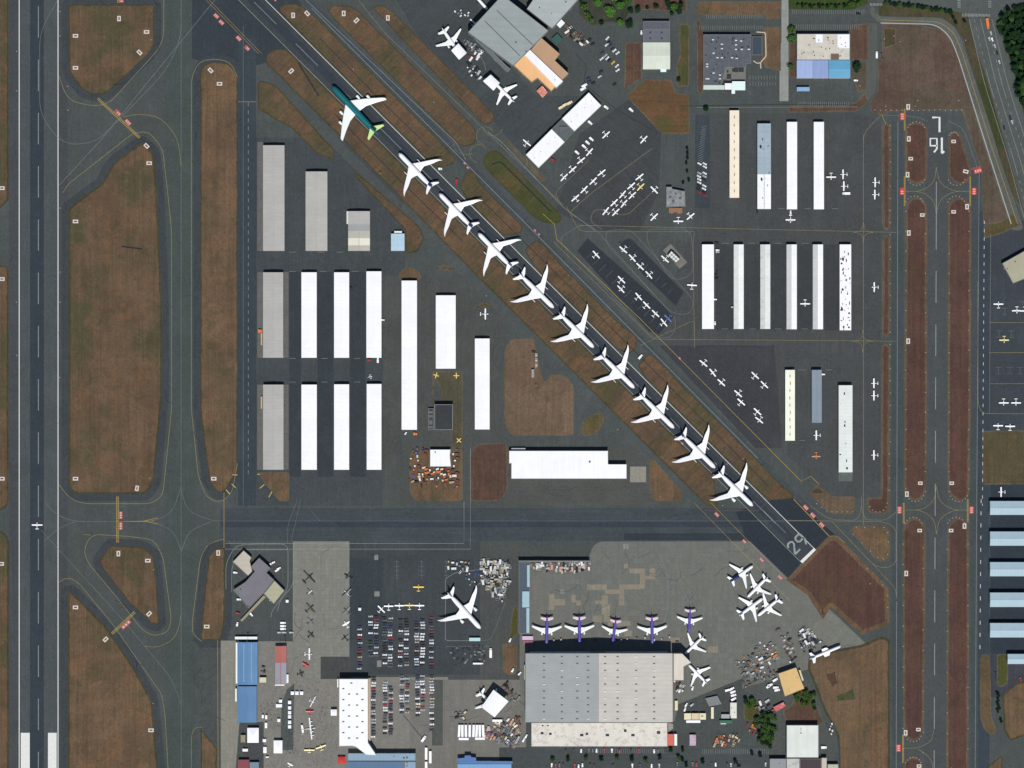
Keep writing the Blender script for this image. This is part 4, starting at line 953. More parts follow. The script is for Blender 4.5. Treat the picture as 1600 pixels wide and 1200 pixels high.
# building with cream and dark halves
polyb('warehouse', rect(1004.5,33,1046.5,44.5), 7, plain('roof_slate_flat', (92,96,106), .85, var=.2), 'narrow slate roofed north wing of the cream and slate warehouse', 'warehouse', parapet=.5, vents=((1036,40,1.5,1.5,.8),))
polyb('warehouse', rect(1004.5,45.2,1046.5,65.5), 6, plain('roof_slate_flat2', (104,108,116), .85, var=.25), 'slate grey flat roofed middle part of the warehouse with four vents', 'warehouse', parapet=.4, vents=((1016,51,1.6,1.6,1),(1034,51,1.6,1.6,1),(1016,60,1.6,1.6,1),(1034,60,1.6,1.6,1)), vm=VENTB)
hangar(1004.5,66.2,1047,108, 7.5, metalroof('roof_pistachio', (198,204,188),'Y'), 'pale green cream gabled warehouse half, south of the slate roofs', 'warehouse', doors=False, rise=1.5)
polyb('shed', rect(1032,106.5,1041,112.5), 4, metalroof('roof_mint', (206,232,230),'X'), 'tiny mint white entrance shed on the south side of the pale green warehouse', 'shed', parapet=0)
sk = []
rr = random.Random(3)
for (x, y) in ((1114,62),(1128,69),(1128,76),(1150,63),(1158,64),(1150,70),(1150,77),(1159,77),(1170,77),(1115,83),(1121,90),(1128,90),(1144,90),(1151,91),(1105,100),(1105,104),(1115,114),(1125,117),(1125,123),(1104,123),(1107,123)): sk.append((x, y, 2.6, 1.4))
dv = [(rr.uniform(1102,1170), rr.uniform(58,92), 1.3, 1.3, .9) for _ in range(22)]+[(rr.uniform(1102,1128), rr.uniform(95,130), 1.2, 1.2, .8) for _ in range(8)]
polyb('workshop_block', [(1099,54),(1173.5,54),(1173.5,99),(1166,99),(1166,105),(1134,105),(1128,132),(1099,132)], 7.5, plain('roof_grey_flat', (94,98,104), .85, var=.3, scale=.25), 'large flat grey roofed workshop block dotted with white skylights', 'workshop', parapet=.6, vents=dv, sky=sk, vm=VENTB)
polyb('annex', rect(1175,57,1191,86), 3, plain('roof_blue_asphalt', (62,74,86), .85, var=.15), 'low blue grey annex east of the large flat grey workshop', 'annex', parapet=.3)
polyb('annex', rect(1130,105,1165,124), 4.2, plain('roof_pale_grey2', (120,120,112), .85, var=.3), 'low pale grey yard roof in the notch of the flat grey workshop', 'annex', parapet=.3, vents=((1137,112,2,2,1.5),(1139,120,5,5,1.5),(1150,108,5,7,2.2),(1158,107,6,8,2.0),(1146,110,3,3,1.5)), vm=VENTB)
polyb('annex', rect(1099,133,1132,140), 4.5, metalroof('roof_mint2', (190,204,196),'X'), 'pale mint strip roof along the south edge of the flat grey workshop', 'annex', parapet=0)
polyb('annex', rect(1132.5,130,1144,140), 5.5, metalroof('roof_white3', (236,246,246),'X'), 'small white block roof at the south of the flat grey workshop', 'annex', parapet=0)
polyb('annex', [(1144,127),(1164.5,127),(1164.5,141),(1148.5,141),(1148.5,146.5),(1143,146.5),(1143,141)], 6.5, metalroof('roof_mint3', (214,236,226),'X'), 'white green tiled block at the south east corner of the flat grey workshop', 'annex', parapet=0)
# white and blue hangar block
polyb('workshop_block', rect(1245,53,1328,94), 8.5, metalroof('roof_tan_patchy', (196,190,176),'X', mott=.35, dirt=(120,112,100)), 'tan roofed north half of the block with a white patch and many vents', 'workshop', parapet=.5, vents=[(rr.uniform(1250,1322), rr.uniform(58,88), 1.1, 1.1, .7) for _ in range(22)], vm=VENTB)
polyb('roof_extension', rect(1308,53.4,1327.6,76), 9.0, metalroof('roof_white4', (250,250,250),'X', k=1.0), 'bright white raised corner on the tan roofed block', 'roof section', wall=WALLW, parapet=.1, vents=((1321,67,1,1,.5),(1321,73,1,1,.5)))
polyb('roof_extension', rect(1274,53.4,1286,67), 9.0, metalroof('roof_white4', (250,250,250),'X', k=1.0), 'small white raised square on the tan roofed block', 'roof section', wall=WALLW, parapet=.1, vents=((1279,63,1,1,.5),))
polyb('roof_extension', rect(1298,84,1311,93.6), 9.0, plain('roof_brown_patch', (120,96,84), .9, var=.2), 'small brown roofed square above the cyan roof', 'roof section', parapet=.1)
hangar(1245,94.3,1270,122, 8, metalroof('roof_pale_blue', (150,168,204),'Y'), 'pale blue hangar roof fading to white, west part of the blue row', doors=False, rise=.9, name='hangar')
hangar(1270.3,94.3,1294.5,122, 8, metalroof('roof_mid_blue', (134,152,192),'Y'), 'mid blue hangar roof in the middle of the blue row', doors=False, rise=.9)
hangar(1295,94.3,1328.5,122, 8.3, metalroof('roof_cyan', (92,154,184),'X', period=8), 'cyan roofed hangar at the east of the blue row', doors=False, rise=.9)
polyb('shed', rect(1245,136,1265,142.5), 5.5, metalroof('roof_pale_blue2', (128,164,196),'X'), 'small pale blue shed south of the blue hangar row', 'shed', parapet=0)
# ramp office and gazebo
polyb('ramp_office', [(1041,292),(1050,292),(1050,295),(1070,299),(1071,323),(1041,324)], 5.5, plain('roof_mixed_grey', (146,148,148), .85, var=.5, scale=.18), 'grey mottled ramp office between the parked planes and the car rows', 'office', parapet=.6, vents=((1047,308,3,2,1),(1056,303,2,2,1),(1052,315,3,3,1),(1063,310,3,2,1)))
polyb('ramp_office', [(1045,324.8),(1066,324.8),(1066,333),(1060,334),(1056,331),(1050,334),(1045,332)], 4, plain('roof_terracotta', (150,112,84), .85, var=.2), 'orange brown roofed south porch of the grey ramp office', 'porch', parapet=0)
polyb('gridded_shelter', [(1049,391.5),(1063,405),(1056,411),(1043,399)], 5, metalroof('roof_eggshell', (210,214,208),'X', period=4), 'small tilted shelter with white gridded roof on a concrete pad', 'shelter', wall=DARKM, parapet=.2)
gs = [x for x in COL.objects if x.name == 'gridded_shelter'][0]
for t in (-3.1, 0, 3.1):
    for ang, ln in ((-D45, 11.5), (D45, 9.5)):
        v = MB(); v.box(-ln/2, -.22, 0, ln/2, .22, .22); o = v.build('roof_beam', VENTB, gs); o.rotation_euler = (0,0,ang); px = Vector((math.cos(ang+PI/2), math.sin(ang+PI/2)))*t*1.1; o.location = (px.x, px.y, 5.01+(.02 if ang > 0 else 0))
# ------------------------------------------------------------------ terminal with tilted roofs
TM = plain('roof_mauve_grey', (122,120,126), .85, var=.12, scale=.1); TC = metalroof('roof_sand', (178,170,154),'X', period=6)
polyb('terminal', [(405,871.7),(422.9,888),(416.4,895),(428.6,906.6),(411.5,927.7),(388.7,950.5),(364.4,922),(384,909),(398,893),(391.5,886)], 7.5, TM, 'mauve grey tilted terminal roof at the south west', 'terminal', parapet=.6, vents=((376,921,2,1,1),(387,948,2,1.4,1)))
polyb('terminal_wing', [(380.6,860),(393,871),(390.5,877),(394.5,893),(387.5,900),(363.6,878)], 6, TC, 'sand coloured north west wing of the mauve grey terminal', 'terminal wing', parapet=.4)
polyb('terminal_wing', [(429,907.2),(444.8,922.9),(427.8,944),(412,928)], 6, metalroof('roof_khaki2', (162,158,132),'X', period=6), 'khaki coloured south east wing of the mauve grey terminal', 'terminal wing', parapet=.4)
polyb('walkway', [(412,930),(415.5,933),(378,971.5),(375.5,969)], 3.5, plain('roof_walk', (156,148,124), .85), 'long covered tan walkway running south west from the terminal', 'walkway', parapet=0)
# blue museum hangars
BL = metalroof('roof_azure', (84,124,162),'Y', period=5)
hangar(371.5,1003.5,402.5,1070, 8, BL, 'northern azure roofed museum hangar with dotted roof lights', doors=True, rise=1.2)
hangar(371,1072.5,401,1129, 7.5, metalroof('roof_azure2', (80,118,156),'Y', period=5), 'southern azure roofed museum hangar', doors=True, rise=1.0)
polyb('shed', rect(368.3,1004,371,1068), 5, metalroof('roof_whitish', (215,220,212),'X'), 'thin whitish lean-to on the west side of the northern azure hangar', 'shed', parapet=0)
polyb('shed', rect(367.5,1076,370,1096), 5, metalroof('roof_whitish', (225,228,226),'X'), 'thin white lean-to beside the southern azure hangar', 'shed', parapet=0)
polyb('shed', rect(367,994.8,402,999), 4, metalroof('roof_whitish', (225,228,226),'X'), 'narrow whitish canopy behind the northern azure hangar', 'canopy', parapet=0)
polyb('shed', rect(405.5,1058.5,416,1066.5), 4.5, metalroof('roof_cream_small', (200,192,162),'X'), 'small cream shed on the east side of the azure hangars', 'shed', parapet=0)
for (y0, y1, ) in ((1002,1068),):
    hb = [o for o in COL.objects if o.get('label') and 'northern azure' in o['label']][0]
    for k in range(16):
        for xx in (381, 393):
            v = MB(); v.box(-.5,-.5,0,.5,.5,.35, taper=.1); o = v.build('roof_light', SKYL, hb); w = W(xx, 1008+k*3.7, 8); o.location = (w[0]-hb.location.x, w[1]-hb.location.y, 8.55)
RB = metalroof('roof_brick_red', (160,92,84),'Y', period=3); RGv = metalroof('roof_lilac_grey', (140,138,148),'Y', period=3)
hangar(430,1009.5,447.5,1069, 6, RB, 'hangar roofed brick red in the north and lilac grey in the south', bands=[(0,.44,RB),(.44,1,RGv)], rise=.5)
polyb('shed', rect(429.5,1069.5,444.5,1071.5), 3.5, metalroof('roof_whitish', (225,228,226),'X'), 'thin white awning at the south end of the red and lilac hangar', 'awning', parapet=0)
vv = []
for k in range(11):
    y = 1067.5+k*8.6
    for x in ((549,) if k == 0 else ((536.5,566.5) if k % 2 == 1 else (545.5,558))): vv.append((x, y, 2.6, 1.2, .8))
polyb('exhibition_hall', [(530,1061),(575,1061),(575,1160.5),(588,1180),(572.5,1179.5),(556,1167),(550,1165.5),(530,1166)], 12, metalroof('roof_bright', (254,254,253),'Y', k=1.05), 'long white exhibition hall with a slanting beak at its south end', 'hall', wall=WALLW, parapet=.15, vents=vv)
polyb('side_roof', [(575.5,1060),(579,1060),(579,1157),(575.5,1159)], 5, plain('roof_beige', (186,170,150), .8), 'narrow beige lean-to along the east side of the white hall', 'lean-to', parapet=0)
polyb('shed', rect(526.8,1061,528.8,1074), 5, metalroof('roof_whitish', (225,228,226),'X'), 'thin white shed at the north west corner of the white hall', 'shed', parapet=0)
BR = metalroof('roof_steel_blue', (124,150,168),'Y', period=5)
polyb('school_block', rect(543.5,1177,649.5,1189), 8, BR, 'upper steel blue roof of the wide building at the bottom', 'building', parapet=.2, vents=((616,1182,1,1,.6),(631,1184.5,2,2,1),(636,1184,2,2,1)))
polyb('school_block', rect(543.5,1190,632,1300), 7, metalroof('roof_deep_blue', (74,104,134),'Y', period=5), 'lower deep blue roof of the wide building at the bottom edge', 'building', parapet=.1)
polyb('school_block', rect(632.5,1190,649.5,1300), 7.6, BR, 'pale steel blue stair block at the bottom edge', 'building', parapet=.2, vents=((636,1192,1.4,1.4,.9),(636,1197,1.4,1.4,.9)))
DB = metalroof('roof_royal', (70,108,160),'X', period=5)
polyb('blue_store', [(726,1180.5),(736,1180.5),(736,1183),(744,1184),(744,1189),(801,1189.5),(801,1193.5),(715,1193.5),(715,1185),(726,1184)], 7, DB, 'royal blue stepped roof at the bottom edge', 'building', parapet=0)
polyb('blue_store', rect(715,1194,799,1300), 6.5, metalroof('roof_sky_blue', (108,150,188),'Y', period=5), 'sky blue roof strip at the very bottom edge', 'building', parapet=0)
# ------------------------------------------------------------------ the huge hangar on the apron
HL = metalroof('roof_big_bluegrey', (146,151,150),'X', mott=.14, dirt=(122,128,128), period=3.0); HR = metalroof('roof_big_ivory', (184,179,170),'X', mott=.16, dirt=(150,146,140), period=5)
vl = [(x, y, 2.6, .9, .8) for x in (850,878,902,919) for y in [1026+10.8*k for k in range(10)] if not (x == 902 and int((y-1026)/10.8+.5) in (2,7))]
vr = [(x, y, 2.6, .9, .8) for x in (945.5,965,994,1022) for y in [1026+10.8*k for k in range(10)]]
bh = empty('widebody_hangar', (*W(935,1075,26), 0.03)); tag(bh, 'huge hangar, roof half blue grey and half ivory, north of the mottled annex', 'hangar')
def bhp(x, y, z): w = W(x, y, z); return (w[0]-bh.location.x, w[1]-bh.location.y, z)
def bslab(name, x0, x1, z0, z1, mat):
    b = MB(); b.v = [bhp(x0,1021,z0),bhp(x0,1128.5,z0),bhp(x1,1128.5,z1),bhp(x1,1021,z1)]; b.v += [(p[0],p[1],p[2]-.5) for p in b.v]
    for f in ((0,1,2,3),(7,6,5,4),(0,4,5,1),(1,5,6,2),(2,6,7,3),(3,7,4,0)): b.face(f)
    return b.build(name, mat, bh)
bslab('roof', 821, 935, 22, 29, HL); bslab('roof', 935.4, 1051, 29, 22, HR)
b = MB(); p0, p1, p2 = bhp(821.6,1021.6,21.4), bhp(935,1021.6,28.4), bhp(1050.4,1021.6,21.4); q0, q1, q2 = bhp(821.6,1128,21.4), bhp(935,1128,28.4), bhp(1050.4,1128,21.4)
b.v = [p0,p1,p2,q0,q1,q2]+[(p[0],p[1],0) for p in (p0,p1,p2,q0,q1,q2)]
for f in ((0,1,7,6),(1,2,8,7),(4,3,9,10),(5,4,10,11),(3,0,6,9),(2,5,11,8),(1,0,3,4),(2,1,4,5)): b.face(f)
b.build('wall', WALLG, bh)
for L, vs in ((0, vl), (1, vr)):
    for (x, y, a_, b_, hh) in vs:
        t = (x-821)/114.0 if x < 935 else (1051-x)/116.0; z = 22+7*t
        v = MB(); v.box(-a_/2,-b_/2,0,a_/2,b_/2,hh); o = v.build('roof_vent', SKYL if rr.random() < .25 else VENTM, bh); o.location = bhp(x, y, z-.05)
for k in range(6):
    v = MB(); v.box(-13,-.3,0,13,.3,17); o = v.build('hangar_door', DOORM, bh); o.location = (bhp(845+k*36,1021,0)[0], bhp(821,1021.6,21.4)[1]+.35, 0)
polyb('hangar_annex', [(1052,1021),(1066,1021),(1080,1035),(1080,1036),(1068.5,1042),(1068.5,1063.5),(1052,1063.5)], 19, metalroof('roof_big_ivory2', (204,194,180),'Y', period=7), 'ivory roofed east annex of the huge hangar, with a slanted corner by the white planes', 'annex', parapet=.3)
va = [(847,1146,3.5,2,1.4),(860,1147,3,2,1.4),(909,1149,4,2,1.6),(917,1147,3,2,1.2),(949,1149,4,2,1.6),(989,1149,4,2,1.6),(977,1142,3,2.5,1.4),(1029,1145,4,2.5,1.6),(848,1134,2,1.2,.8),(856,1134,2,1.2,.8)]
polyb('shop_annex', rect(830,1129,1043,1167), 9, metalroof('roof_mottled', (206,201,190),'Y', mott=.55, dirt=(140,137,130)), 'long mottled tan and grey annex along the south of the huge hangar', 'annex', parapet=.5, vents=va, vm=VENTB)
polyb('stair_tower', [(1043.5,1129),(1052,1131),(1052,1139),(1044,1144)], 7, plain('roof_stairs', (150,150,140), .8), 'small grey stair tower at the south east corner of the huge hangar', 'tower', parapet=.3)
polyb('shed', rect(819,1039,820.6,1062), 5, plain('roof_lightstrip', (176,180,160), .8), 'thin pale green lean-to on the west wall of the huge hangar', 'lean-to', parapet=0)
# hush house wall and slatted sheds
polyb('blast_wall', rect(810,876,922,877.8), 8, WALLG, 'long straight grey blast wall casting a dark band, north of the crate row', 'wall', parapet=0)
polyb('slatted_fence_house', rect(810.5,878.5,828,990), 6.5, plain('roof_slate_slat', (78,92,104), .7, var=.35, scale=.6), 'long dark slatted shed at the west edge of the purple planes apron', 'shed', parapet=.2)
for (a_, lb) in (((823.5,883,827.5,917),'northern pale blue roof strip on the long slatted shed'),((816,924,827,949),'wide pale blue roof box in the middle of the long slatted shed'),((822.5,950,827,989),'southern pale blue roof strip on the long slatted shed')):
    polyb('roof_box', rect(*a_), 7.6, metalroof('roof_powder', (150,178,186),'X'), lb, 'roof box', parapet=0)
polyb('container_office', rect(816,994,833,1000), 3.2, metalroof('roof_pinkstripe', (200,176,196),'Y', mott=.4, dirt=(150,90,100)), 'pink and white striped container office at the north west of the huge hangar', 'container office', parapet=0)
polyb('container_office', rect(817,1000.8,833,1007), 2.8, metalroof('roof_wine', (136,84,96),'Y'), 'wine red container office in the shade of the huge hangar', 'container office', parapet=0)
# south east buildings
YT = metalroof('roof_wood_yellow', (204,170,110),'X', period=2.5, mott=.3, dirt=(150,122,80))
polyb('fire_station', [(1215.9,1052.5),(1243.9,1042.9),(1257,1076),(1226.4,1088.4)], 9, YT, 'yellow tan tilted square building near the lone long white plane', 'building', wall=WALLB, parapet=.2)
polyb('shed', [(1248,1047.5),(1250.5,1046.5),(1256,1063),(1253.3,1064)], 4.5, metalroof('roof_cream_small', (222,192,142),'X'), 'narrow cream annex east of the yellow tan tilted building', 'annex', parapet=0)
polyb('depot', rect(1229,1133,1279,1184), 8.5, metalroof('roof_eggshell2', (204,208,200),'Y', period=12), 'square eggshell roofed depot at the lower right', 'depot', parapet=.25, vents=((1251.5,1138,1,1,.6),(1251.5,1141,1,1,.6),(1251.5,1145.5,1.4,1.4,.8)))
polyb('depot', rect(1202.5,1185.5,1228.5,1300), 6.5, plain('roof_depot_grey', (146,150,152), .8, var=.1), 'grey roofed building at the bottom edge left of the depot', 'building', parapet=.3, vents=((1218,1193,1,1,.6),))
polyb('depot', rect(1229,1185,1249.5,1300), 6.5, metalroof('roof_depot_pale', (180,182,176),'X', mott=.5, dirt=(130,124,100)), 'patchy pale roofed building at the bottom edge below the depot', 'building', parapet=.3, vents=((1240,1194,1,1,.6),))
polyb('depot', rect(1250,1185.5,1283,1300), 5.5, plain('roof_dark_plum', (74,62,66), .85, var=.1), 'dark plum roofed building at the bottom edge', 'building', parapet=.3)
polyb('depot', rect(1283.5,1184,1292,1300), 6.5, plain('roof_cream_flat', (200,190,172), .85, var=.1), 'narrow cream tower roof at the bottom edge', 'building', parapet=.3)
polyb('depot', rect(1293,1194,1310,1300), 5.5, plain('roof_green_cream', (186,188,160), .85, var=.1), 'low cream green roof at the bottom edge, right of the narrow cream one', 'building', parapet=.3)
CR = metalroof('roof_cream_small2', (216,206,172),'X')
polyb('cabin', rect(1069,1114.5,1080,1124.5), 4, CR, 'western third of the cream cabin row east of the huge hangar', 'cabin', parapet=0)
polyb('cabin', rect(1080.6,1114.5,1092,1124.5), 4.3, metalroof('roof_cream_small3', (206,190,152),'X'), 'middle darker cream cabin in the cabin row', 'cabin', parapet=0)
polyb('cabin', rect(1092.6,1114.5,1103,1124.5), 4, CR, 'eastern third of the cream cabin row, with a dark vent', 'cabin', parapet=0, vents=((1097,1119,3,1,.5),))
polyb('cabin', rect(1111,1105,1115.2,1123), 4, CR, 'narrow upright cream cabin right of the cabin row', 'cabin', parapet=0)
polyb('cabin', [(1140.5,1097.5),(1151.5,1097.5),(1151.5,1123),(1142,1123),(1140.5,1117)], 5, metalroof('roof_dove', (206,206,196),'X'), 'upright pale grey cabin at the corner by the concrete apron', 'cabin', parapet=.2, vents=((1143,1106,1,1,.5),(1148,1113,1,1,.5)))
polyb('cabin', rect(1127,1116,1140,1122.5), 4, plain('roof_dove_grey', (166,170,170), .8), 'low grey cabin joined to the upright pale grey one', 'cabin', parapet=0)
polyb('cabin', rect(1124,1125.5,1144,1130.5), 3.4, metalroof('roof_bottle', (42,96,74),'X'), 'dark green strip roof below the grey cabins', 'cabin', parapet=0)
polyb('cabin', rect(1054.5,1095,1059,1110), 3.6, CR, 'cream narrow cabin beside the east wall of the huge hangar', 'cabin', parapet=0)
polyb('container_stack', rect(1042,1147,1053,1165), 5, metalroof('roof_orange_red', (198,96,76),'X', period=4), 'orange red container stack at the south east of the mottled annex', 'container', parapet=0)
polyb('container_stack', rect(1053.6,1147,1058,1165), 5, metalroof('roof_whitish', (225,228,226),'X'), 'white container beside the orange red stack', 'container', parapet=0)
polyb('container_stack', rect(1077.5,1148,1087.5,1165), 4, metalroof('roof_lilac_white', (180,160,176),'X', mott=.6, dirt=(160,70,64)), 'lilac and red container stack further east', 'container', parapet=0)
polyb('shed', [(1102,1091),(1121,1087),(1128,1100),(1108,1104)], 3, plain('roof_dim_grey', (128,132,132), .8, var=.2), 'flat grey tilted shed north of the narrow upright cream cabin', 'shed', parapet=0)
polyb('shed', [(1208,1105),(1224,1097),(1228,1103),(1213,1112)], 4, metalroof('roof_red_white', (190,84,84),'X', mott=.5, dirt=(230,210,205)), 'red and white tilted shed south of the yellow tan building', 'shed', parapet=0)
polyb('shed', rect(733,996.5,750.5,1001.8), 3.5, metalroof('roof_aqua', (170,206,206),'X'), 'small aqua shed south of the big plane nose', 'shed', parapet=0)
polyb('shed', rect(372,1187,389,1300), 4.5, metalroof('roof_darkred', (120,54,60),'X'), 'dark red roof at the lower left bottom edge', 'shed', parapet=0)
polyb('shed', rect(390,1191,404.5,1300), 4.5, plain('roof_slate_small', (120,138,150), .8), 'slate roof at the lower left bottom edge', 'shed', parapet=0)
polyb('shed', rect(376,1148.5,383.5,1160), 4, plain('roof_khaki_small', (150,142,110), .8), 'small khaki shed south of the azure hangars', 'shed', parapet=0)
# localizer hut and windsock cluster near the round field
polyb('shed', rect(830.5,577,834.5,590), 3.5, plain('roof_hut', (150,160,158), .8, var=.3), 'small grey hut in the round brown field', 'hut', parapet=0)
# ------------------------------------------------------------------ aircraft
def pm(n, rgb, rough=.35, k=1.0): return plain(n, rgb, rough, var=.03, scale=.2, k=k, spec=.4)
P_W = pm('plane_white', (252,252,252), k=1.0); P_IV = pm('plane_wing_ivory', (236,240,234), k=.95); P_TEAL = pm('plane_teal', (14,98,104)); P_LIME = pm('plane_lime', (190,216,140))
P_NAVY = pm('plane_navy', (28,44,104)); P_PUR = pm('plane_violet', (86,74,156)); P_PINK = pm('plane_tail_pale', (214,190,196)); P_ENG = pm('engine_white', (226,232,230))
P_ICE = pm('plane_ice', (236,244,248)); P_RED = pm('plane_red', (196,40,44)); P_INT = pm('engine_intake', (40,44,50)); P_TYRE = pm('tyre_rubber', (30,30,32), .9); P_GLS = pm('cockpit_glass', (24,30,40), .1)
P_STRUT = pm('gear_strut', (150,154,158))

def loft_body(L, D, zc, up=.35, mats=(P_W,), split=None, nose=.12, tail=.30, n=16, flat=1.0):
    """fuselage along Y, nose at +L/2"""
    st = [0,.004,.012,.025,.045,.07,nose]+[nose+(1-nose-tail)*k/6 for k in range(1,7)]+[1-tail+tail*t for t in (.2,.4,.58,.75,.88,.96,1)]
    b = MB(); rings = []
    for s in st:
        if s < nose: r = math.sqrt(max(0,1-((nose-s)/nose)**2.1)); r = max(r,.03); z = zc-D*.10*(1-r)
        elif s <= 1-tail: r = 1; z = zc
        else: t = (s-(1-tail))/tail; r = (1-t**1.7)*.93+.07; z = zc+D*up*t**1.5
        rings.append([(math.cos(2*PI*k/n)*D/2*r*flat, L/2-s*L, z+math.sin(2*PI*k/n)*D/2*r) for k in range(n)])
    if split is None: b.rings([r[::-1] for r in rings], 0)
    else:
        i = next(k for k, s in enumerate(st) if s >= split)
        b.rings([r[::-1] for r in rings[:i+1]], 0); b.rings([r[::-1] for r in rings[i:]], 1)
    return b
def foil(st, side, mi=0, b=None):
    """stations (span, y_front, y_back, z, thickness) -> closed surface on one side"""
    b = b or MB(); rings = []
    for (x, yf, yb, z, th) in st:
        c = yf-yb
        pr = [(yf, z), (yf-c*.08, z+th*.42), (yf-c*.35, z+th*.55), (yf-c*.7, z+th*.28), (yb, z), (yf-c*.7, z-th*.15), (yf-c*.35, z-th*.42), (yf-c*.08, z-th*.35)]
        rings.append([(x*side, p[0], p[1]) for p in pr])
    if side > 0: rings = [r[::-1] for r in rings]
    return b.rings(rings, mi)
def nacelle(x, y, z, L, D, b=None):
    b = b or MB(); n = 12
    pr = [(0,.86),(.02,.94),(.10,1),(.35,1.0),(.62,.88),(.80,.62),(.82,.45),(1,.22)]
    rg = [[(x+math.cos(2*PI*k/n)*D/2*r, y-s*L, z+math.sin(2*PI*k/n)*D/2*r) for k in range(n)][::-1] for s, r in pr]
    inner = [[(x+math.cos(2*PI*k/n)*D/2*r, y-s*L, z+math.sin(2*PI*k/n)*D/2*r) for k in range(n)][::-1] for s, r in ((.25,.7),(0,.86))]
    b.rings([inner[0], inner[1]]+rg, 0); return b
JET = {   # all sizes in map units (x S = metres): from the nose backwards
 '747': dict(L=105, D=8.9, wing=[(3,34,57,0),(17,44,59,.5),(32,56,66,1.1),(45,67.5,73,1.8),(47,70,74.3,2.1)], stab=[(1.5,88,98,0),(16.4,98,101.2,.6)], fin=(84,97,103,15), eng=[(17.9,36.5,1),(29.6,47.5,1)], ed=4.3, el=8.2, z=5.6),
 '787': dict(L=76, D=7.5, wing=[(3,25,45,0),(7,28,43.2,.2),(14,33,42,.6),(26,40.6,48,1.4),(34,46.2,50.8,2.2),(38,50.2,53.0,2.9),(40.6,54,55.2,3.6)], stab=[(1.2,66,73.5,0),(8,70.5,75.4,.3),(13.2,75,77.4,.6)], fin=(62,72.5,77.5,11.5), eng=[(14,24.5,1)], ed=4.9, el=8.6, z=5.0),
 '777': dict(L=77, D=7.4, wing=[(3,26,44.5,0),(14,33.4,43.2,.6),(26,41.5,48.6,1.2),(35,47.5,51.5,1.9),(39,51.5,53.6,2.2),(41,54.6,55.6,2.4)], stab=[(1.2,66.5,74,0),(12.8,74,77.6,.5)], fin=(62,73,77.5,11.5), eng=[(13.6,22.5,1)], ed=5.2, el=9.2, z=5.2),
 '757': dict(L=45, D=5.2, wing=[(2.2,15.5,25.5,0),(7.5,18.3,25,.4),(22,26,28.8,1.3),(23.2,26.8,28.9,1.5)], stab=[(.8,36,41.5,0),(9.8,39.6,42.4,.4)], fin=(33,41,44.5,8), eng=[(7.6,14.2,1)], ed=3.0, el=5.4, z=4.4),
 '737': dict(L=44.5, D=4.9, wing=[(2,15.5,25.5,0),(7,18.6,24.8,.4),(21.5,27,29.4,1.2),(23,28.2,29.9,1.4)], stab=[(.8,37,42,0),(8.8,41,43.8,.4)], fin=(34,41.5,45,7.5), eng=[(6.8,14.5,1)], ed=2.9, el=4.8, z=3.6)}
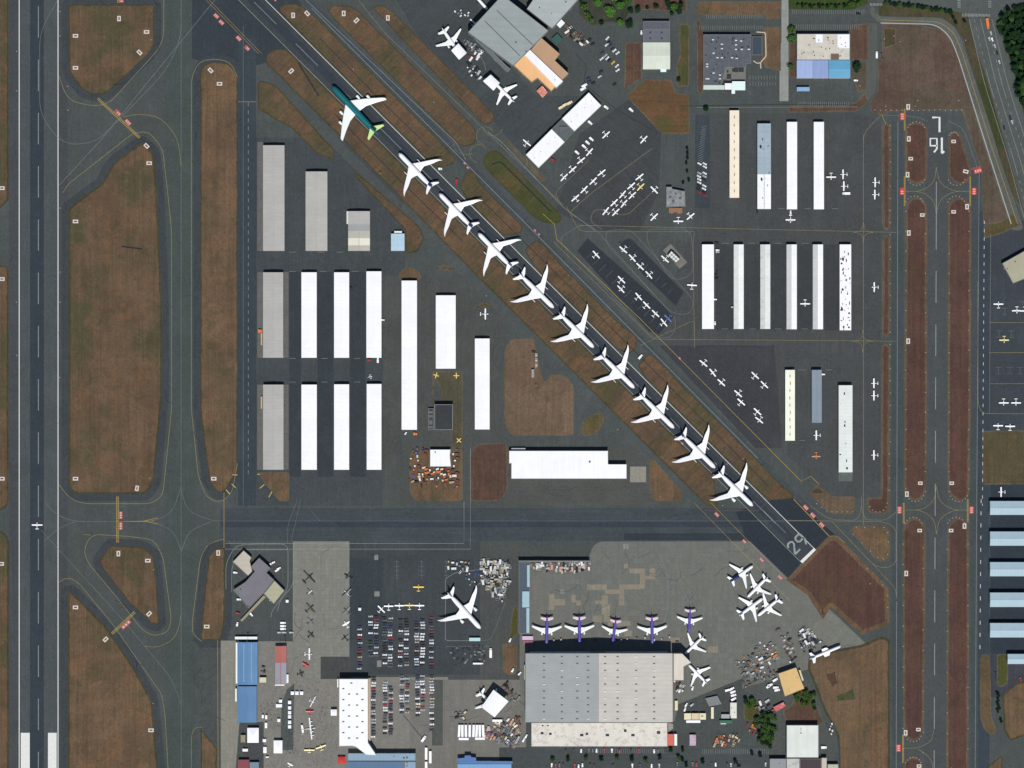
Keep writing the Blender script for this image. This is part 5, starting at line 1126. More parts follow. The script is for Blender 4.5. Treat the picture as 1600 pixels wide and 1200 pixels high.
def jet(kind, label, nose, tail, scale=1.0, bodym=(P_W,), split=None, wingm=P_W, stabm=None, finm=None, eng=True, pylon=True, engm=P_ENG, cat='airliner', group=None, parts=('wing','stab','fin'), wing_cut=None, name='airliner', noeng=()):
    g = JET[kind]; k = S*scale; L = g['L']*k; D = g['D']*k
    n, t = Vector(W(*nose)), Vector(W(*tail)); d = (n-t).normalized(); c = n-d*L/2
    root = empty(name, (c.x, c.y, GZ), math.atan2(d.y, d.x)-PI/2); tag(root, label, cat, group)
    zc = g['z']*1.0*scale
    loft_body(L, D, zc+D*.12, mats=bodym, split=split).build('fuselage', list(bodym) if split else bodym[0], root, True)
    # cockpit windows: a dark band across the brow
    b = MB()
    for sd in (-1, 1):
        b.box(sd*D*.06 if sd > 0 else -D*.26, L/2-L*.034, zc+D*.33, D*.26 if sd > 0 else -D*.06, L/2-L*.026, zc+D*.41)
    b.build('cockpit_window', P_GLS, root)
    zw = zc-D*.22
    for sd in (-1, 1):
        if 'wing' in parts:
            ws = g['wing'] if not wing_cut else [w for w in g['wing'] if w[0] <= wing_cut]
            st = [(a*k, L/2-f*k, L/2-bk*k, zw+(a*.11+dz)*k*.8, max(.18, (bk-f)*k*.085)) for a, f, bk, dz in ws]
            st = [(0, st[0][1]+k*1.0, st[0][2]-k*.3, zw, st[0][4])]+st
            wg = foil(st, sd).build('wing', wingm, root, False)
            for (ex, ey, _) in g['eng']:
                ez = zw+ex*.11*k*.8
                if pylon:
                    b = MB(); pl = g['el']*k*.95; b.box(sd*ex*k-.28, L/2-(ey+ (0 if eng else 4.0))*k-pl*1.0, ez-g['ed']*k*.34, sd*ex*k+.28, L/2-(ey+(1.5 if eng else 2.4))*k, ez+.15); kid(root, b.build('pylon', wingm))
                if eng and (ex, sd) not in noeng:
                    e = nacelle(sd*ex*k, L/2-ey*k, ez-g['ed']*k*.52, g['el']*k, g['ed']*k).build('engine', engm, root, True)
                    b = MB(); b.cyl((sd*ex*k, L/2-ey*k-g['el']*k*.2, ez-g['ed']*k*.52), (sd*ex*k, L/2-ey*k-g['el']*k*.23, ez-g['ed']*k*.52), g['ed']*k*.38, n=12); b.build('fan', P_INT, e)
        if 'stab' in parts:
            st = [(a*k, L/2-f*k, L/2-bk*k, zc+D*.38+a*.08*k, max(.12, (bk-f)*k*.07)) for a, f, bk, dz in g['stab']]
            st = [(0, st[0][1], st[0][2], st[0][3], st[0][4])]+st
            foil(st, sd).build('tailplane', stabm or wingm, root)
    if 'fin' in parts:
        f0, f1, f2, H = g['fin']; H *= k; b = MB(); z0 = zc+D*.35; th = .34*k
        y0, y1, y2 = L/2-f0*k, L/2-f1*k, L/2-f2*k
        pr = [(y0+1.5*k, z0-.1*D, 0.05), (y0-3*k, z0+H*.12, 1), ((y0+y1)/2-2*k, z0+H*.75, .7), (y1-.5*k, z0+H, .45), (y2+.2*k, z0+H, .3), (y1-1.2*k+1*k, z0-.1*D, .6)]
        i = len(b.v); b.v += [(-th*w, y, z) for y, z, w in pr]+[(th*w, y, z) for y, z, w in pr]; m = len(pr)
        b.face([i+q for q in range(m)]); b.face([i+m+q for q in range(m)][::-1])
        for q in range(m): b.face((i+q, i+m+q, i+m+(q+1) % m, i+(q+1) % m))
        b.build('tail_fin', finm or stabm or wingm, root)
    # landing gear
    for (gx, gs) in ((0, .12), (-.55, .52), (.55, .52)):
        b = MB(); px, py = gx*D*1.4, L/2-gs*L; b.cyl((px,py,.9),(px,py,zc-D*.25),.22,n=6); gear = b.build('landing_gear', P_STRUT, root)
        b = MB(); r = .62
        for wx in (-.5,.5):
            for wy in ((0,) if gx == 0 else (-.75,.75)): b.cyl((px+wx-.2,py+wy,r),(px+wx+.2,py+wy,r),r,n=10)
        b.build('wheel', P_TYRE, gear)
    return root

BKU = (-.711,-.703)
jet('747', 'teal and white four engined jumbo with lime tail, northernmost plane on the closed diagonal runway', (519.5,135.5), (591.7,212), bodym=(P_TEAL,), wingm=P_IV, stabm=P_LIME, finm=P_TEAL)
g7 = 'airliners parked in a line on the diagonal runway'
for i, (nx, ny, nav, lb) in enumerate(((623.5,240,1,'white airliner with navy tail directly behind the teal jumbo'),(686.6,302.8,1,'white airliner with navy tail, second white one behind the teal jumbo'))):
    jet('787', lb, (nx,ny), (nx+52.5,ny+54.5), bodym=(P_W,P_NAVY), split=.86, wingm=P_W, finm=P_NAVY, eng=False, group=g7)
jet('787', 'all white airliner with flaps lowered, the last one pointing north west in the runway line', (747.4,364.6), (799,418), bodym=(P_W,P_NAVY), split=.95, eng=False, group=g7)
for nx, ny, sp, fm, e, lb in ((865.1,481.2,None,P_W,False,'all white airliner, first one pointing south east in the runway line'),
    (927.6,543,None,P_W,False,'all white airliner, second one pointing south east in the runway line'),
    (990.9,606.3,.93,P_NAVY,False,'white airliner with tiny navy tail tip beside a small white truck at the taxiway opening'),
    (1052.8,668.8,None,P_W,False,'all white airliner just up the line from the navy tailed south eastern one'),
    (1116.8,731,.88,P_NAVY,False,'white airliner with navy tail, second from the numbered runway end'),
    (1175.6,790.3,None,P_W,True,'white airliner with both engines fitted, nearest the number 29 runway end')):
    jet('787' if not e else '787', lb, (nx,ny), (nx-54.3,ny-53.6), bodym=(P_W,P_NAVY), split=sp or .985, finm=fm, eng=e, group=g7)
jet('787', 'big ice white airliner with engines and open nose beside the car park', (751,981.5), (697,922), bodym=(P_ICE,), wingm=P_W, stabm=P_W, finm=P_ICE, scale=1.0)
g5 = 'violet airliners nosed up to the huge hangar'
for n_, t_, sc, lb in (((854,1006),(854.6,966),1.0,'violet airliner with white wings, westernmost of five'),((905.4,1005),(905,966),1.0,'violet airliner with white wings, second of five from the west'),
    ((957,1004.5),(962,968),.87,'smaller violet airliner standing slightly askew in the middle of five'),((1019,1006),(1018.2,965),1.0,'violet airliner with white wings, fourth of five from the west'),
    ((1076,988),(1078,950),.86,'violet airliner parked apart north of the others, easternmost of five')):
    jet('757', lb, n_, t_, scale=sc, bodym=(P_PUR,), wingm=P_IV, stabm=P_PINK, finm=P_PUR, engm=P_ENG, group=g5)
g8 = 'smaller white airliners on the south apron'
jet('737', 'white airliner with navy rear body, northernmost of the four-plane cluster', (1176.2,883.6), (1141.5,908), bodym=(P_W,P_NAVY), split=.55, wingm=P_IV, finm=P_NAVY, group=g8, noeng=())
jet('737', 'white airliner pointing south west, upper right in the four-plane cluster', (1167.4,932.6), (1198.6,901.3), wingm=P_IV, group=g8)
jet('737', 'pale airliner pointing north east, lower left in the four-plane cluster', (1191.4,934.4), (1154,961.7), wingm=P_IV, bodym=(P_ICE,), group=g8, scale=1.03)
jet('737', 'white airliner with blue tail base, lower right in the four-plane cluster', (1183.5,961.9), (1218.3,933.7), bodym=(P_W,P_NAVY), split=.86, wingm=P_IV, group=g8)
jet('737', 'white airliner pointing south west at the north east corner of the huge hangar', (1070,1021.5), (1093.5,998.5), wingm=P_IV, eng=False, group=g8, scale=.9)
jet('737', 'ice white airliner with engines pointing north west beside the ivory annex', (1075.5,1038), (1101,1064), bodym=(P_ICE,), wingm=P_ICE, group=g8, scale=.92)
jet('757', 'lone white fuselage with stub wings and no engines at the lower right apron edge', (1313,1009), (1261.5,1030), bodym=(P_W,), eng=False, pylon=False, wing_cut=14, stabm=P_W, scale=1.18).scale = (.74, 1, .86)
jet('757', 'white airliner with its nose inside the northern square tent beside the green grey hangar', (717,83), (688,41), wingm=P_IV, bodym=(P_ICE,), scale=1.02, eng=True)
jet('757', 'white airliner with its nose inside the southern square tent', (773,130), (803,160), wingm=P_W, scale=.96, eng=False, finm=P_NAVY)
jet('757', 'white airliner with red tail at the top edge, nosed towards the green grey hangar', (762,16), (737,-12), wingm=P_W, bodym=(P_W,P_RED), split=.72, stabm=P_W, finm=P_RED, scale=.9, parts=('stab','fin'), eng=False)
jet('737', 'white airliner with its front half under the round tent in the south yard', (779,1112), (744,1074), bodym=(P_ICE,), wingm=P_W, scale=1.0)

def tent_hangar(pts, h, label, mat, poles=True):
    P = [W(x, y, h) for x, y in pts]; cx = sum(p[0] for p in P)/4; cy = sum(p[1] for p in P)/4
    P = [Vector((p[0]-cx, p[1]-cy)) for p in P]; root = empty('nose_shelter', (cx, cy, GZ)); tag(root, label, 'shelter')
    b = MB(); n = 6; v = []
    for i in range(n+1):
        a, c = P[0].lerp(P[1], i/n), P[3].lerp(P[2], i/n)
        for j in range(n+1):
            q = a.lerp(c, j/n); z = h-.9+.9*math.sin(PI*i/n)**.7; v.append((q.x, q.y, z))
    m = len(v); b.v = v+[(x, y, z-.2) for x, y, z in v]
    for i in range(n):
        for j in range(n):
            q = [i*(n+1)+j, i*(n+1)+j+1, (i+1)*(n+1)+j+1, (i+1)*(n+1)+j]
            b.face(q); b.face([m+k for k in q][::-1])
    o = b.build('tent_roof', mat, root)
    for p in P:
        b = MB(); b.box(p.x*.97-.3, p.y*.97-.3, 0, p.x*.97+.3, p.y*.97+.3, h-.9); b.build('post', DARKM, root)
    for a, c in ((0,1),(2,3)):
        b = MB(); A1, C1 = P[a]*.96, P[c]*.96; i0 = 0
        b.v = [(A1.x,A1.y,h-5.5),(C1.x,C1.y,h-5.5),(C1.x,C1.y,h-1.0),(A1.x,A1.y,h-1.0)]; nn = Vector((-(C1-A1).y,(C1-A1).x)).normalized()*.15
        b.v += [(x+nn.x, y+nn.y, z) for x, y, z in b.v]
        for f in ((0,1,2,3),(7,6,5,4),(0,4,5,1),(2,6,7,3),(1,5,6,2),(3,7,4,0)): b.face(f)
        b.build('side_curtain', mat, root)
    return root
TW = metalroof('tent_white', (252,252,254),'X', k=1.05, period=3)
tent_hangar([(705,78.8),(716.3,67.5),(729.4,82.5),(717.2,93.2)], 13, 'square white tent over the nose of the northern airliner by the green grey hangar', TW)
tent_hangar([(754.7,126.6),(766.9,116.3),(781,129.4),(771,141.6)], 14, 'square white tent casting a long dark shadow, over the southern airliner nose', TW)
tent_hangar([(771,1077.9),(794.6,1096),(772.8,1120.8),(752,1105)], 15, 'large white arched tent over an airliner in the south yard', metalroof('tent_white2', (246,248,252),'Y', k=1.0, period=3))

# ---- light aircraft
def light(kind, bm, wm, span=11.4, length=8.2):
    """kind: high, low, twin, biplane, warbird, glider"""
    root = empty('light_aircraft'); L = length; D = 1.15 if kind != 'warbird' else 1.3
    zc = 1.35
    b = MB(); n = 8; st = [(0,.25),(.04,.75),(.14,1),(.36,1.05),(.55,.8),(.8,.42),(1,.14)]
    b.rings([[(math.cos(2*PI*k/n)*D/2*r, L*.38-s*L, zc+math.sin(2*PI*k/n)*D*.55*r+s*.25) for k in range(n)][::-1] for s, r in st]); b.build('fuselage', bm, root, True)
    zw = {'high': 2.05, 'glider': 1.9}.get(kind, .95); hs = span/2
    for z_, nm in (((zw, 'wing'),) if kind != 'biplane' else ((.95,'wing'),(2.45,'wing'))):
        ch = {'warbird': 2.5, 'glider': 1.0}.get(kind, 1.75); b = MB()
        for sd in (-1, 1):
            if kind == 'warbird': ss = [(0,.75,-1.75),(hs*.5,.7,-1.5),(hs*.85,.45,-.8),(hs,.1,-.35)]
            elif kind == 'low': ss = [(0,.75,-1.1),(hs*.25,.7,-1.0),(hs*.94,.62,-.78),(hs,.35,-.6)]
            else: ss = [(0,.8,.8-ch),(hs*.93,.78,.8-ch*.9),(hs,.5,.8-ch*.8)]
            foil([(x, f, k, z_+x*.03, .2) for x, f, k in ss], sd, 0, b)
        b.build('wing', wm, root)
    b = MB(); ts = span*.155
    for sd in (-1, 1): foil([(0,-L*.50,-L*.62,zc+.25,.1),(ts,-L*.52,-L*.61,zc+.25,.07)], sd, 0, b)
    b.build('tailplane', wm, root)
    b = MB(); i = 0; b.v = [(s*.06, y, z) for s in (-1, 1) for y, z in ((-L*.44,zc+.3),(-L*.56,zc+1.6),(-L*.64,zc+1.6),(-L*.62,zc+.2))]
    for f in ((0,1,2,3),(7,6,5,4),(0,4,5,1),(1,5,6,2),(2,6,7,3),(3,7,4,0)): b.face(f)
    b.build('tail_fin', bm, root)
    b = MB(); b.box(-.42,L*.02,zc+.42,.42,L*.17,zc+.72, taper=.16); b.build('canopy', P_GLS, root)
    eng = [(0, L*.38, zc)] if kind != 'twin' else [(-1.9, 1.5, 1.05), (1.9, 1.5, 1.05)]
    if kind != 'glider':
        for (ex, ey, ez) in eng:
            if kind == 'twin':
                b = MB(); b.cyl((ex,ey,ez),(ex,ey-2.4,ez),.42,.2,n=8); b.build('engine', bm, root, True)
            b = MB(); b.box(ex-.95,ey+.02,ez-.08,ex+.95,ey+.07,ez+.08); b.cyl((ex,ey,ez),(ex,ey+.28,ez),.16,.04,n=6); b.build('propeller', P_INT, root)
    for (gx, gy) in ((0, L*.27), (-1.1,-.4), (1.1,-.4)):
        b = MB(); b.cyl((gx,gy,.25),(gx*.5,gy,zc-.3),.06,n=4); b.cyl((gx-.08,gy,.24),(gx+.08,gy,.24),.24,n=8); b.build('landing_gear', P_TYRE, root)
    return root
LP = {}
def L_(kind, col, span=None, length=None):
    key = (kind, col, span, length)
    if key not in LP:
        cols = {'white': (P_W, P_W), 'yellow': (pm('lp_yellow',(222,186,80)),)*2, 'cream': (pm('lp_cream',(226,214,150)),)*2, 'orange': (pm('lp_orange',(196,140,96)),)*2,
          'blue': (pm('lp_blue',(96,116,166)),)*2, 'green': (pm('lp_green',(56,66,52)),)*2, 'dark': (pm('lp_dark',(40,42,46)),)*2, 'grey': (pm('lp_grey',(104,108,112)),)*2, 'red': (P_RED,P_RED), 'whitedark': (P_W, pm('lp_grey2',(84,88,92)))}[col]
        o = light(kind, cols[0], cols[1], span or 11.4, length or 8.2); LP[key] = [o, False]
    e = LP[key]
    if not e[1]: e[1] = True; return e[0]
    return copy_tree(e[0])
def put(kind, col, x, y, hd, place, axis='y', desc=None, span=None, length=None, group='light aircraft on the ramps'):
    o = L_(kind, col, span, length); w = W(x, y); o.location = (w[0], w[1], GZ); o.rotation_euler = (0, 0, -math.radians(hd))
    k = {'high':'high-wing plane','low':'low-wing plane','twin':'twin-engined plane','biplane':'biplane','warbird':'old propeller fighter','glider':'glider'}[kind]
    cn = {'whitedark':'grey winged white'}.get(col, col)
    reg(o, desc or (cn+' '+k), place, x, y, 'light aircraft', group, axis); return o
JT = lambda v: v+U(-7,7)
for x, y, kd in ((881.6,277.5,'low'),(894.7,265.3,'high'),(907.8,251.3,'high'),(921,238,'high'),(947,211,'low')): put(kd,'white',x,y,JT(135),'beside the tilted white hangars')
put('low','white',823.4,223,40,'west of the tilted white hangar pair')
put('low','white',1006,218.4,132,'alone below the brown field in the north east')
for x, y, kd in ((898.8,309.4,'twin'),(912.5,296.3,'high'),(926.6,283,'high'),(939.7,270,'high')): put(kd,'white',x,y,JT(315),'in the second row of the purple ramp')
for x, y, kd in ((946.3,330,'high'),(959.4,316.9,'high'),(972.5,303.8,'low'),(986,290.6,'high'),(999,276.6,'high')): put(kd,'white',x,y,JT(315),'in the third row of the purple ramp')
for x, y, c in ((962.2,331.9,'white'),(975,318.4,'white'),(988,305.6,'white'),(1001,292.5,'cream')): put('low' if c=='white' else 'low',c,x,y,JT(135),'in the fourth row of the purple ramp')
put('high','white',1022,297,225,'between the purple ramp and the mottled office'); put('high','white',1022,339.4,135,'south west of the mottled office')
put('high','white',1059.7,346,180,'just south of the mottled office'); put('high','white',1078.8,338.4,140,'south east of the mottled office')
for x, y, kd, hd in ((931.6,397.8,'high',45),(971,437,'high',45),(970,452,'low',225),(998,463.4,'high',45),(1010.3,476.6,'high',45),(1024.4,489.7,'low',45),(1037.5,503.8,'low',45)): put(kd,'white',x,y,JT(hd),'on the long tilted dark strip')
put('low','blue',1043.5,497.5,225,'on the long tilted dark strip')
for x, y, kd in ((973.8,390.3,'twin'),(987.8,403.4,'high'),(1000,416.6,'high'),(1013.7,429.7,'low')): put(kd,'white',x,y,JT(225),'on the shorter tilted dark strip')
put('twin','white',1039,404.8,222,'beside the gridded shelter')
put('high','white',1081,445.6,4,'west of the eastern middle hangars'); put('high','white',1257.7,474.8,180,'in the alley between the fourth and fifth hangars')
for x, y, kd, hd in ((1098.9,567.8,'high',225),(1113.3,582.3,'high',225),(1126.7,597.8,'high',225),(1153,615,'high',228),(1158,628,'high',45),(1183.4,643,'high',45),(1186,656.6,'low',225)): put(kd,'white',x,y,JT(hd),'in the south east ramp long row')
for x, y in ((1180,586.4),(1194.4,600.8)): put('low','white',x,y,JT(45),'in the south east ramp pair')
put('high','white',1275,680,270,'below the slate blue grey hangar'); put('low','orange',1275,713.3,180,'below the slate blue grey hangar', span=10)
for x, y, kd in ((1367,285,'low'),(1366.5,304,'low'),(1365.6,448.6,'low'),(1365,598.8,'high'),(1365,618,'high'),(1365,710.8,'high')): put(kd,'white',x,y,270,'beside the thin eastern grass strip')
put('high','white',1298.3,277,180,'right of the clean white hangars'); put('low','white',1316.9,272.5,270,'right of the clean white hangars'); put('high','white',1318,291,270,'right of the clean white hangars')
put('twin','white',1235,343.6,180,'below the clean white hangars', length=9.5)
for x, y, hd, c in ((1559.7,475,0,'white'),(1588.5,485.7,180,'white'),(1601,486,180,'white'),(1568.6,531.7,180,'cream'),(1567.8,629.5,180,'white'),(1587,629.5,180,'white'),(1559,665,0,'white'),(1577.8,666,0,'white')): put('high' if y>600 else 'low',c,x,y,hd,'on the eastern edge ramp')
put('high','white',1563.6,768.5,270,'above the ice blue hangars')
put('low','white',58.3,820,0,'on the big western runway', span=12.5)
put('twin','whitedark',578.7,588.5,75,'between western hangar rows', span=7, length=6)
put('low','white',758.5,490.6,90,'north of the lone white hangar', span=13, length=10)
put('low','yellow',654,917,0,'north of the car park', span=12.5); put('low','cream',639.8,945.6,0,'in the row above the car park', span=12)
for x, y, hd in ((596,951.5,45),(607.4,946.8,0),(624,946,0),(655.5,945.9,0)): put('high','white',x,y,hd,'in the row above the car park', 'x', span=11)
gw = 'museum aircraft on the pale concrete'
put('twin','dark',483.5,901,45,'on the pale concrete strip', span=19, length=15, group=gw); put('warbird','whitedark',485,924.5,48,'on the pale concrete strip', span=11, group=gw)
put('warbird','green',485.5,949.5,48,'on the pale concrete strip', span=15, length=12, group=gw); put('warbird','grey',485.4,970.8,50,'on the pale concrete strip', span=11, group=gw); put('warbird','dark',486.3,991,45,'on the pale concrete strip', span=10.5, group=gw)
put('warbird','dark',543,899.5,300,'on the pale concrete strip', span=9, length=11, group=gw); put('biplane','whitedark',541.5,926,318,'on the pale concrete strip', span=14, length=10, group=gw)
put('warbird','grey',541,954,315,'on the pale concrete strip', span=13, length=9.5, group=gw); put('warbird','white',540.5,974,330,'on the pale concrete strip', span=10, length=9, group=gw); put('low','dark',539.5,996,322,'on the pale concrete strip', span=10.5, group=gw)
put('low','white',483.6,1021.7,90,'below the pale concrete strip', span=13.5, length=9, group=gw); put('biplane','red',477.5,1038,30,'below the pale concrete strip', span=8, length=6.5, group=gw)
put('warbird','dark',470.8,1051.7,70,'on the museum apron', span=9, group=gw); put('glider','white',488.5,1096,118,'on the museum apron', span=14, length=6, group=gw)
put('biplane','red',484,1111,0,'on the museum apron', span=9, length=8.5, group=gw)
put('low','white',453.8,1194,30,'at the bottom of the museum apron', span=7, length=5, group=gw)
put('biplane','cream',483.5,1171.5,0,'on the south museum apron', span=12, length=5, group=gw); put('biplane','cream',501.5,1166.5,340,'on the south museum apron', span=12, length=7, group=gw)
put('low','white',743,37,40,'in the shade of the green grey hangar', span=16, length=7)
# four engined bomber
o = light('low', P_W, P_W, 25.5, 17.5); 
for k, ex in enumerate((-8,-3.6,3.6,8)):
    b = MB(); b.cyl((ex,3.2,1.6),(ex,-1.6,1.4),.75,.3,n=10); b.build('engine', P_W, o, True); b = MB(); b.box(ex-1.9,3.3,1.45,ex+1.9,3.36,1.75); b.build('propeller', P_INT, o)
b = MB(); b.box(-5.2,-11.4,1.6,5.2,-9.6,1.8); b.box(-5.3,-12,.9,-5.0,-9.2,3.6); b.box(5.0,-12,.9,5.3,-9.2,3.6); b.build('twin_tail', P_W, o)
w = W(485.5,1138); o.location = (w[0], w[1], GZ); o.rotation_euler = (0,0,-math.radians(83)); o.scale = (1,.92,1)
tag(o, 'large white four engined bomber with twin tail on the museum apron', 'bomber', gw)

# ------------------------------------------------------------------ vehicles
CC = {'white': (236,236,236), 'tan': (176,160,126), 'silver': (176,180,184), 'black': (34,36,40), 'dark blue': (44,54,84), 'red': (150,40,46), 'green': (44,86,72), 'grey': (92,96,100), 'tan': (176,160,126), 'cream': (220,206,170), 'yellow': (226,190,60), 'orange': (214,120,60), 'blue': (60,96,170)}
CW = dict(white=7, silver=6, black=10, red=2, green=1, grey=5, tan=1); CW['dark blue'] = 7
def cm(c): return plain('car_'+c.replace(' ', '_'), CC[c], .3, var=.02, k=.95, spec=.5)
def make_car(c, L=5.0, Wd=2.05, name='parked_car'):
    b = MB(); h = Wd/2
    prof = [(-L/2,.45,.78),(-L/2+.25,.35,.95),(-L*.22,.3,1.0),(L*.24,.3,.95),(L/2-.2,.35,.8),(L/2,.45,.62)]
    rg = [[(-h*.96,y,a),(-h,y,(a+t)/2),(-h*.93,y,t),(h*.93,y,t),(h,y,(a+t)/2),(h*.96,y,a)][::-1] for y, a, t in prof]
    b.rings(rg, 0)
    for y in (-L*.3, L*.31):
        for s in (-1, 1): b.cyl((s*h*.98-s*.22,y,.33),(s*h*.98,y,.33),.33,n=8,mi=1)
    o = b.build(name, [cm(c), P_TYRE])
    b = MB(); b.box(-h*.86,-L*.33,.93,h*.86,L*.20,1.36, taper=.22); cab = b.build('window', P_GLS, o)
    b = MB(); b.box(-h*.62,-L*.25,1.34,h*.62,L*.11,1.43, taper=.05); b.build('roof', cm(c), o)
    return o
CP = {}
def car(c, x, y, hd, place, axis='y', group='cars parked at the airport', cat='car', name='parked_car'):
    if (c, name) not in CP: CP[(c, name)] = o = make_car(c, name=name)
    else: o = copy_tree(CP[(c, name)])
    w = W(x, y); o.location = (w[0], w[1], GZ); o.rotation_euler = (0, 0, -math.radians(hd)); reg(o, c+' car', place, x, y, cat, group, axis); return o
cr = random.Random(11)
def pick():
    t = cr.random()*sum(CW.values())
    for c, w in CW.items():
        t -= w
        if t <= 0: return c
    return 'white'
NC = 0
MC = MB(); MCM = ['white','silver','black','dark blue','red','green','grey','tan']
def car_into(c, x, y, hd, L=5.0, Wd=2.05):         # the cars past three hundred share one mesh
    w = W(x, y); M = Matrix.Translation((w[0], w[1], GZ)) @ Matrix.Rotation(-math.radians(hd), 4, 'Z'); h = Wd/2
    prof = [(-L/2,.45,.78),(-L/2+.25,.35,.95),(-L*.22,.3,1.0),(L*.24,.3,.95),(L/2-.2,.35,.8),(L/2,.45,.62)]
    MC.rings([[tuple(M @ Vector(p)) for p in ((-h*.96,yy,a_),(-h,yy,(a_+t)/2),(-h*.93,yy,t),(h*.93,yy,t),(h,yy,(a_+t)/2),(h*.96,yy,a_))][::-1] for yy, a_, t in prof], MCM.index(c))
    MC.box(-h*.86,-L*.33,.93,h*.86,L*.20,1.36, mi=len(MCM), taper=.22, M=M); MC.box(-h*.62,-L*.25,1.34,h*.62,L*.11,1.43, mi=MCM.index(c), taper=.05, M=M)
    for yy in (-L*.3, L*.31):
        for s in (-1, 1): MC.cyl(tuple(M @ Vector((s*h*.98-s*.22,yy,.33))), tuple(M @ Vector((s*h*.98,yy,.33))), .33, n=8, mi=len(MCM)+1)
cols = ((562,979,1046,'lone column west of the car park'),(579.5,963,1026,'first upper lot column'),(588,963,1026,'second upper lot column'),
 (601,965,1042,'third upper lot column'),(610,966,1042,'fourth upper lot column'),(626,968,1043,'fifth upper lot column'),(635,968,1043,'sixth upper lot column'),
 (651,972,1043,'seventh upper lot column'),(660,968,1043,'eighth upper lot column'),(674,965,1048,'ninth upper lot column'),
 (583.5,1058,1155,'first lower lot column'),(602,1066,1146,'second lower lot column'),(610.5,1073,1148,'third lower lot column'),
 (628,1056,1117,'fourth lower lot column'),(636.5,1060,1115,'fifth lower lot column'),(652.5,1056,1118,'sixth lower lot column'),(660.5,1056,1113,'seventh lower lot column'),(674.5,1056,1141,'eighth lower lot column'))
for x, y0, y1, pl in cols:
    y = y0
    while y <= y1:
        if cr.random() > .05:
            ax_, hd_ = x+cr.uniform(-.9,.9), 90+cr.choice((0,180))+cr.uniform(-3,3)
            if NC < 262: car(pick(), ax_, y, hd_, 'in the '+pl); NC += 1
            else: car_into(pick(), ax_, y, hd_)
        y += 4.35+cr.uniform(-.2,.35)
tag(MC.build('parked_cars', [cm(k) for k in MCM]+[P_GLS, P_TYRE]), 'densely parked cars filling the last lower columns of the southern car park', 'cars', kind='stuff')
for k in range(11):
    for x in (1092.5, 1101):
        if cr.random() > .12 and NC < 286: car('red' if k > 8 and cr.random() < .7 else cr.choice(('white','white','silver','black')), x+cr.uniform(-.6,.6)-k*.1, 256+k*4.9, 118, 'in the %s slanted car row' % ('western' if x < 1096 else 'eastern')); NC += 1
for (x, y) in ((949,60),(951,66),(954,70),(948,70),(957,76),(960,79),(965,83),(941,82),(946,87),(949,91),(952,94),(940,92),(958,98),(964,103),(965,110),(937,119)):
    if NC < 299: car('yellow' if (x, y) == (958,98) else cr.choice(('white','white','silver','black','dark blue')), x, y, cr.uniform(40,60), 'west of the slate warehouse'); NC += 1
# the rest of the cars in view, bottom lots, as plain vehicles of other kinds
def simple_truck(c1, c2, L, Wd, H, name, cab=True):
    o = empty(name); h = Wd/2
    b = MB(); b.box(-h,-L/2,.8,h,L/2-(1.9 if cab else 0),H, taper=.06); 
    for k in range(3): b.box(-h+.1,-L/2+.8+k*(L-3.5)/3,H,h-.1,-L/2+.95+k*(L-3.5)/3,H+.04)
    b.build('cargo_box', c2, o)
    if cab:
        b = MB(); b.box(-h*.95,L/2-1.8,.5,h*.95,L/2,2.3, taper=.2); b.build('cab', c1, o); b = MB(); b.box(-h*.8,L/2-.75,1.5,h*.8,L/2-.1,2.1, taper=.12); b.build('windscreen', P_GLS, o)
    ys = (-L*.3, L/2-1.2)
    for y in ys:
        b = MB()
        for s in (-1, 1): b.cyl((s*h-s*.3,y,.45),(s*h,y,.45),.45,n=8)
        b.build('wheel_pair', P_TYRE, o)
    return o
TP = {}
def truck(kind, col, x, y, hd, desc, place, axis='y', L=6.5, Wd=2.3, H=2.7, cat='truck', group='ground vehicles', cab=True):
    key = (kind, col, L, Wd, H, cab)
    m = plain('vehicle_'+col.replace(' ', '_'), CC.get(col, (200,200,200)), .4, var=.04, k=.95, spec=.4)
    if key not in TP: TP[key] = o = simple_truck(m, m, L, Wd, H, kind, cab)
    else: o = copy_tree(TP[key])
    w = W(x, y); o.location = (w[0], w[1], GZ); o.rotation_euler = (0,0,-math.radians(hd)); reg(o, desc, place, x, y, cat, group, axis); return o
for x in (717.6,722.5,728,734,740,744.8,749.7,755): truck('box_trailer','white',x,1141.5,cr.uniform(-3,3),'white upright box trailer','in the trailer row of the south yard','x',L=14,Wd=2.9,H=3.6,cat='trailer',cab=False)
for x, y in ((724.6,1154),(750,1153.5),(777,1125.5)): truck('box_trailer','white',x,y,90,'white sideways box trailer','in the south yard','x',L=11.5,Wd=2.7,H=3.4,cat='trailer',cab=False)
for x, y in ((666,1177),(672.5,1182.5),(666,1199)): truck('box_trailer','white',x,y,0,'long white trailer','at the bottom by the blue roofs',L=14,Wd=2.9,H=3.6,cat='trailer',cab=False)
truck('box_truck','white',766.7,1020,0,'white box truck','parked beside the yard of scattered parts',L=11,Wd=3,H=3.4)
truck('service_truck','white',662,1154,35,'white service truck','at the foot of the slanted kerb in the car park',L=8,H=3.2,Wd=3)
truck('boom_truck','white',747,1036.5,90,'white boom truck','below the yard of scattered parts',L=12,Wd=2,H=2.6)
truck('utility_truck','white',1000.5,557.5,40,'small white truck','at the taxiway opening beside the runway line',L=6.5,Wd=2.6)
truck('utility_truck','white',688,264,90,'small white truck','on the taxiway loop near the second airliner',L=4.5,Wd=2.6)
truck('fire_truck','red',713.5,285,178,'red and white truck','on the taxiway edge near the second airliner',L=8,Wd=2.6)
truck('school_bus','orange',1542.5,37,172,'orange yellow bus','waiting at the crossing of the public road',L=12,Wd=3.2,H=3,cat='bus')
